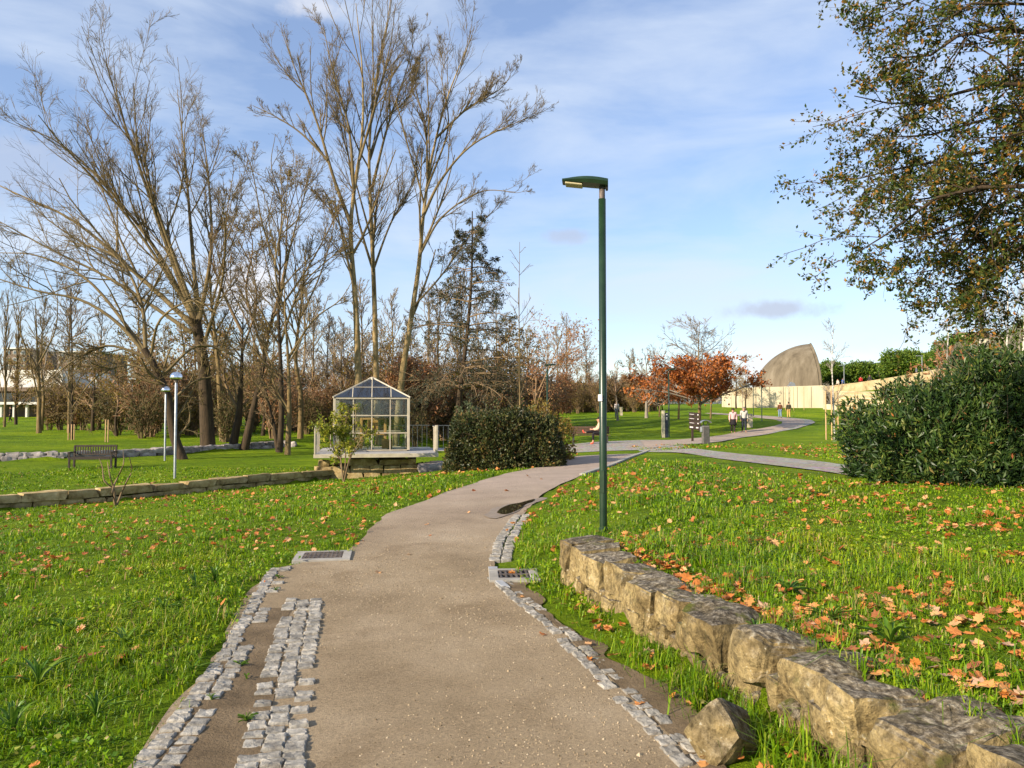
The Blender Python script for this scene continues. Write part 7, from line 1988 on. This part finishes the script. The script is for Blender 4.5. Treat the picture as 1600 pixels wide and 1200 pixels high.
def leaf_spots(x0, x1, y0, y1, n):
    x, y = rl.uniform(x0, x1, n), rl.uniform(y0, y1, n)
    c = fnoise(np.stack([x, y], -1), 1.1, 96) + 0.8 * fnoise(np.stack([x, y], -1), 4.0, 97)
    k = in_view(x, y) & (rl.random(n) < np.clip(0.36 + 0.52 * c, 0.08, 1)) & grass_ok(x, y, rl)
    return np.stack([x[k], y[k]], -1)
sp = [leaf_spots(-7, -1.2, 2.4, 8, 1900), leaf_spots(-13, 0, 8, 14, 2600), leaf_spots(-12, 3, 14, 24, 2600), leaf_spots(0.4, 7.5, 2.4, 9, 6000), leaf_spots(0, 12, 9, 17, 6000), leaf_spots(1, 18, 17, 34, 5200)]
# drift against the top of the wall
yw = rl.uniform(2.3, 7.0, 420); xw = XW(yw) + 0.38 + np.abs(rl.normal(0, 0.18, 420)) + np.where(yw < 3.7, 0.28, 0.0); sp.append(np.stack([xw, yw], -1))
# few on the path and at the wall foot
yp = rl.uniform(2.6, 13, 60); sp.append(np.stack([XR(yp) + rl.normal(0.18, 0.16, 60), yp], -1))
yp = rl.uniform(2.6, 20, 16); sp.append(np.stack([XL(yp) + (XR(yp) - XL(yp)) * rl.random(16), yp], -1))
pts = np.vstack(sp); n = len(pts)
onl = pts[:, 0] < XL(np.minimum(pts[:, 1], Y_END))
onp = (~onl) & (pts[:, 0] < XR(np.minimum(pts[:, 1], Y_END)) + 0.05)
foot = (~onl) & (~onp) & (pts[:, 1] < 7.2) & (pts[:, 0] < XW(pts[:, 1]))
size = rl.uniform(0.04, 0.09, n) * np.where(pts[:, 1] > 14, 1.35, 1.0)
zz = H(pts[:, 0], pts[:, 1]) + np.where(onp, 0.014, np.where(foot, 0.03, rl.uniform(0.02, 0.065, n)))
order = np.argsort(-size / np.maximum(pts[:, 1], 1))
big = order[:300]; rest = order[300:]
for i in big:
    lab, gr = (('dry lobed leaf lying on the grass of the left lawn', 'fallen leaves on the left lawn') if onl[i] else ('dry leaf lying on the bare gravel path', 'fallen leaves on the path') if onp[i]
               else ('dry lobed leaf lying at the foot of the stone wall', 'fallen leaves at the wall foot') if foot[i] else ('dry orange leaf lying on the grass above the stone wall', 'fallen leaves above the wall'))
    li = rl.integers(len(LM)); hue = ('bright orange', 'tan', 'dark brown', 'pale buff')[li % 4]
    lab = lab.replace('dry orange', hue).replace('dry', hue); gr = hue + ' ' + gr
    o = link('fallen_leaf', LM[li], None, (pts[i, 0], pts[i, 1], zz[i]))
    o.rotation_euler = (rl.normal(0, 0.35), rl.normal(0, 0.35), rl.uniform(0, 6.28)); s_ = size[i] * 1.1; o.scale = (s_, s_, s_)
    tag(o, lab, 'leaf', gr)
mb = MB()
for k in range(8):
    V3, f = SH[k]; ids = rest[rl.integers(0, 8, len(rest)) == k]
    if not len(ids): continue
    far = pts[ids, 1] > 12
    for sel, VV, ff in ((ids[~far], V3, f), (ids[far], V3[[0, 4, 8, 12, 16]] * [1.2, 1.0, 1.0], np.array([(0, 1, 4), (1, 2, 4), (2, 3, 4), (3, 0, 4)]))):
        for i in sel:
            Rm = rotz(rl.uniform(0, 6.28)) @ rotx(rl.normal(0, 0.4)) @ roty(rl.normal(0, 0.4))
            mb.add((VV * size[i]) @ Rm.T + [pts[i, 0], pts[i, 1], zz[i]], ff)
tag(mb.build('leaf_litter', leafmat('leaf_litter', [(0, (0.26, 0.075, 0.018)), (0.4, (0.48, 0.17, 0.035)), (0.75, (0.58, 0.27, 0.085)), (1, (0.50, 0.30, 0.15))], 0.15)), 'scattered small dry leaves over both lawns', 'leaf litter', kind='stuff')

# gravel grains on the path
rl = np.random.default_rng(1501); n = 13000
y = 2.3 + 7.5 * rl.random(n) ** 1.4; u = rl.random(n); x = XL(y) + 0.35 + (XR(y) - XL(y) - 0.35) * u
k = (rl.random(n) < np.clip(0.4 + 0.5 * fnoise(np.stack([x, y], -1), 1.6, 98), 0.03, 1)); x, y = x[k], y[k]; n = len(x)
s_ = rl.uniform(0.003, 0.0075, n) * np.where(rl.random(n) < 0.006, 2.0, 1)
z = H(x, y) + 0.006
dirs = np.array([(1, 0, 0), (0, 1, 0), (-1, 0, 0), (0, -1, 0), (0, 0, 0.8)])
v = np.stack([x, y, z], -1)[:, None] + dirs[None] * s_[:, None, None] * rl.uniform(0.6, 1.4, (n, 5, 1))
o = np.arange(n)[:, None] * 5
fs_ = np.concatenate([o + np.array([[a, b_, 4]]) for a, b_ in ((0, 1), (1, 2), (2, 3), (3, 0))])
gm = MB().add(v.reshape(-1, 3), fs_)
tag(gm.build('gravel', leafmat('gravel_grains', [(0, (0.10, 0.07, 0.04)), (0.35, (0.20, 0.15, 0.09)), (0.8, (0.34, 0.26, 0.16)), (1, (0.42, 0.35, 0.25))], 0.0, 0.9)), 'loose gravel grains on the footpath', 'gravel', kind='stuff')
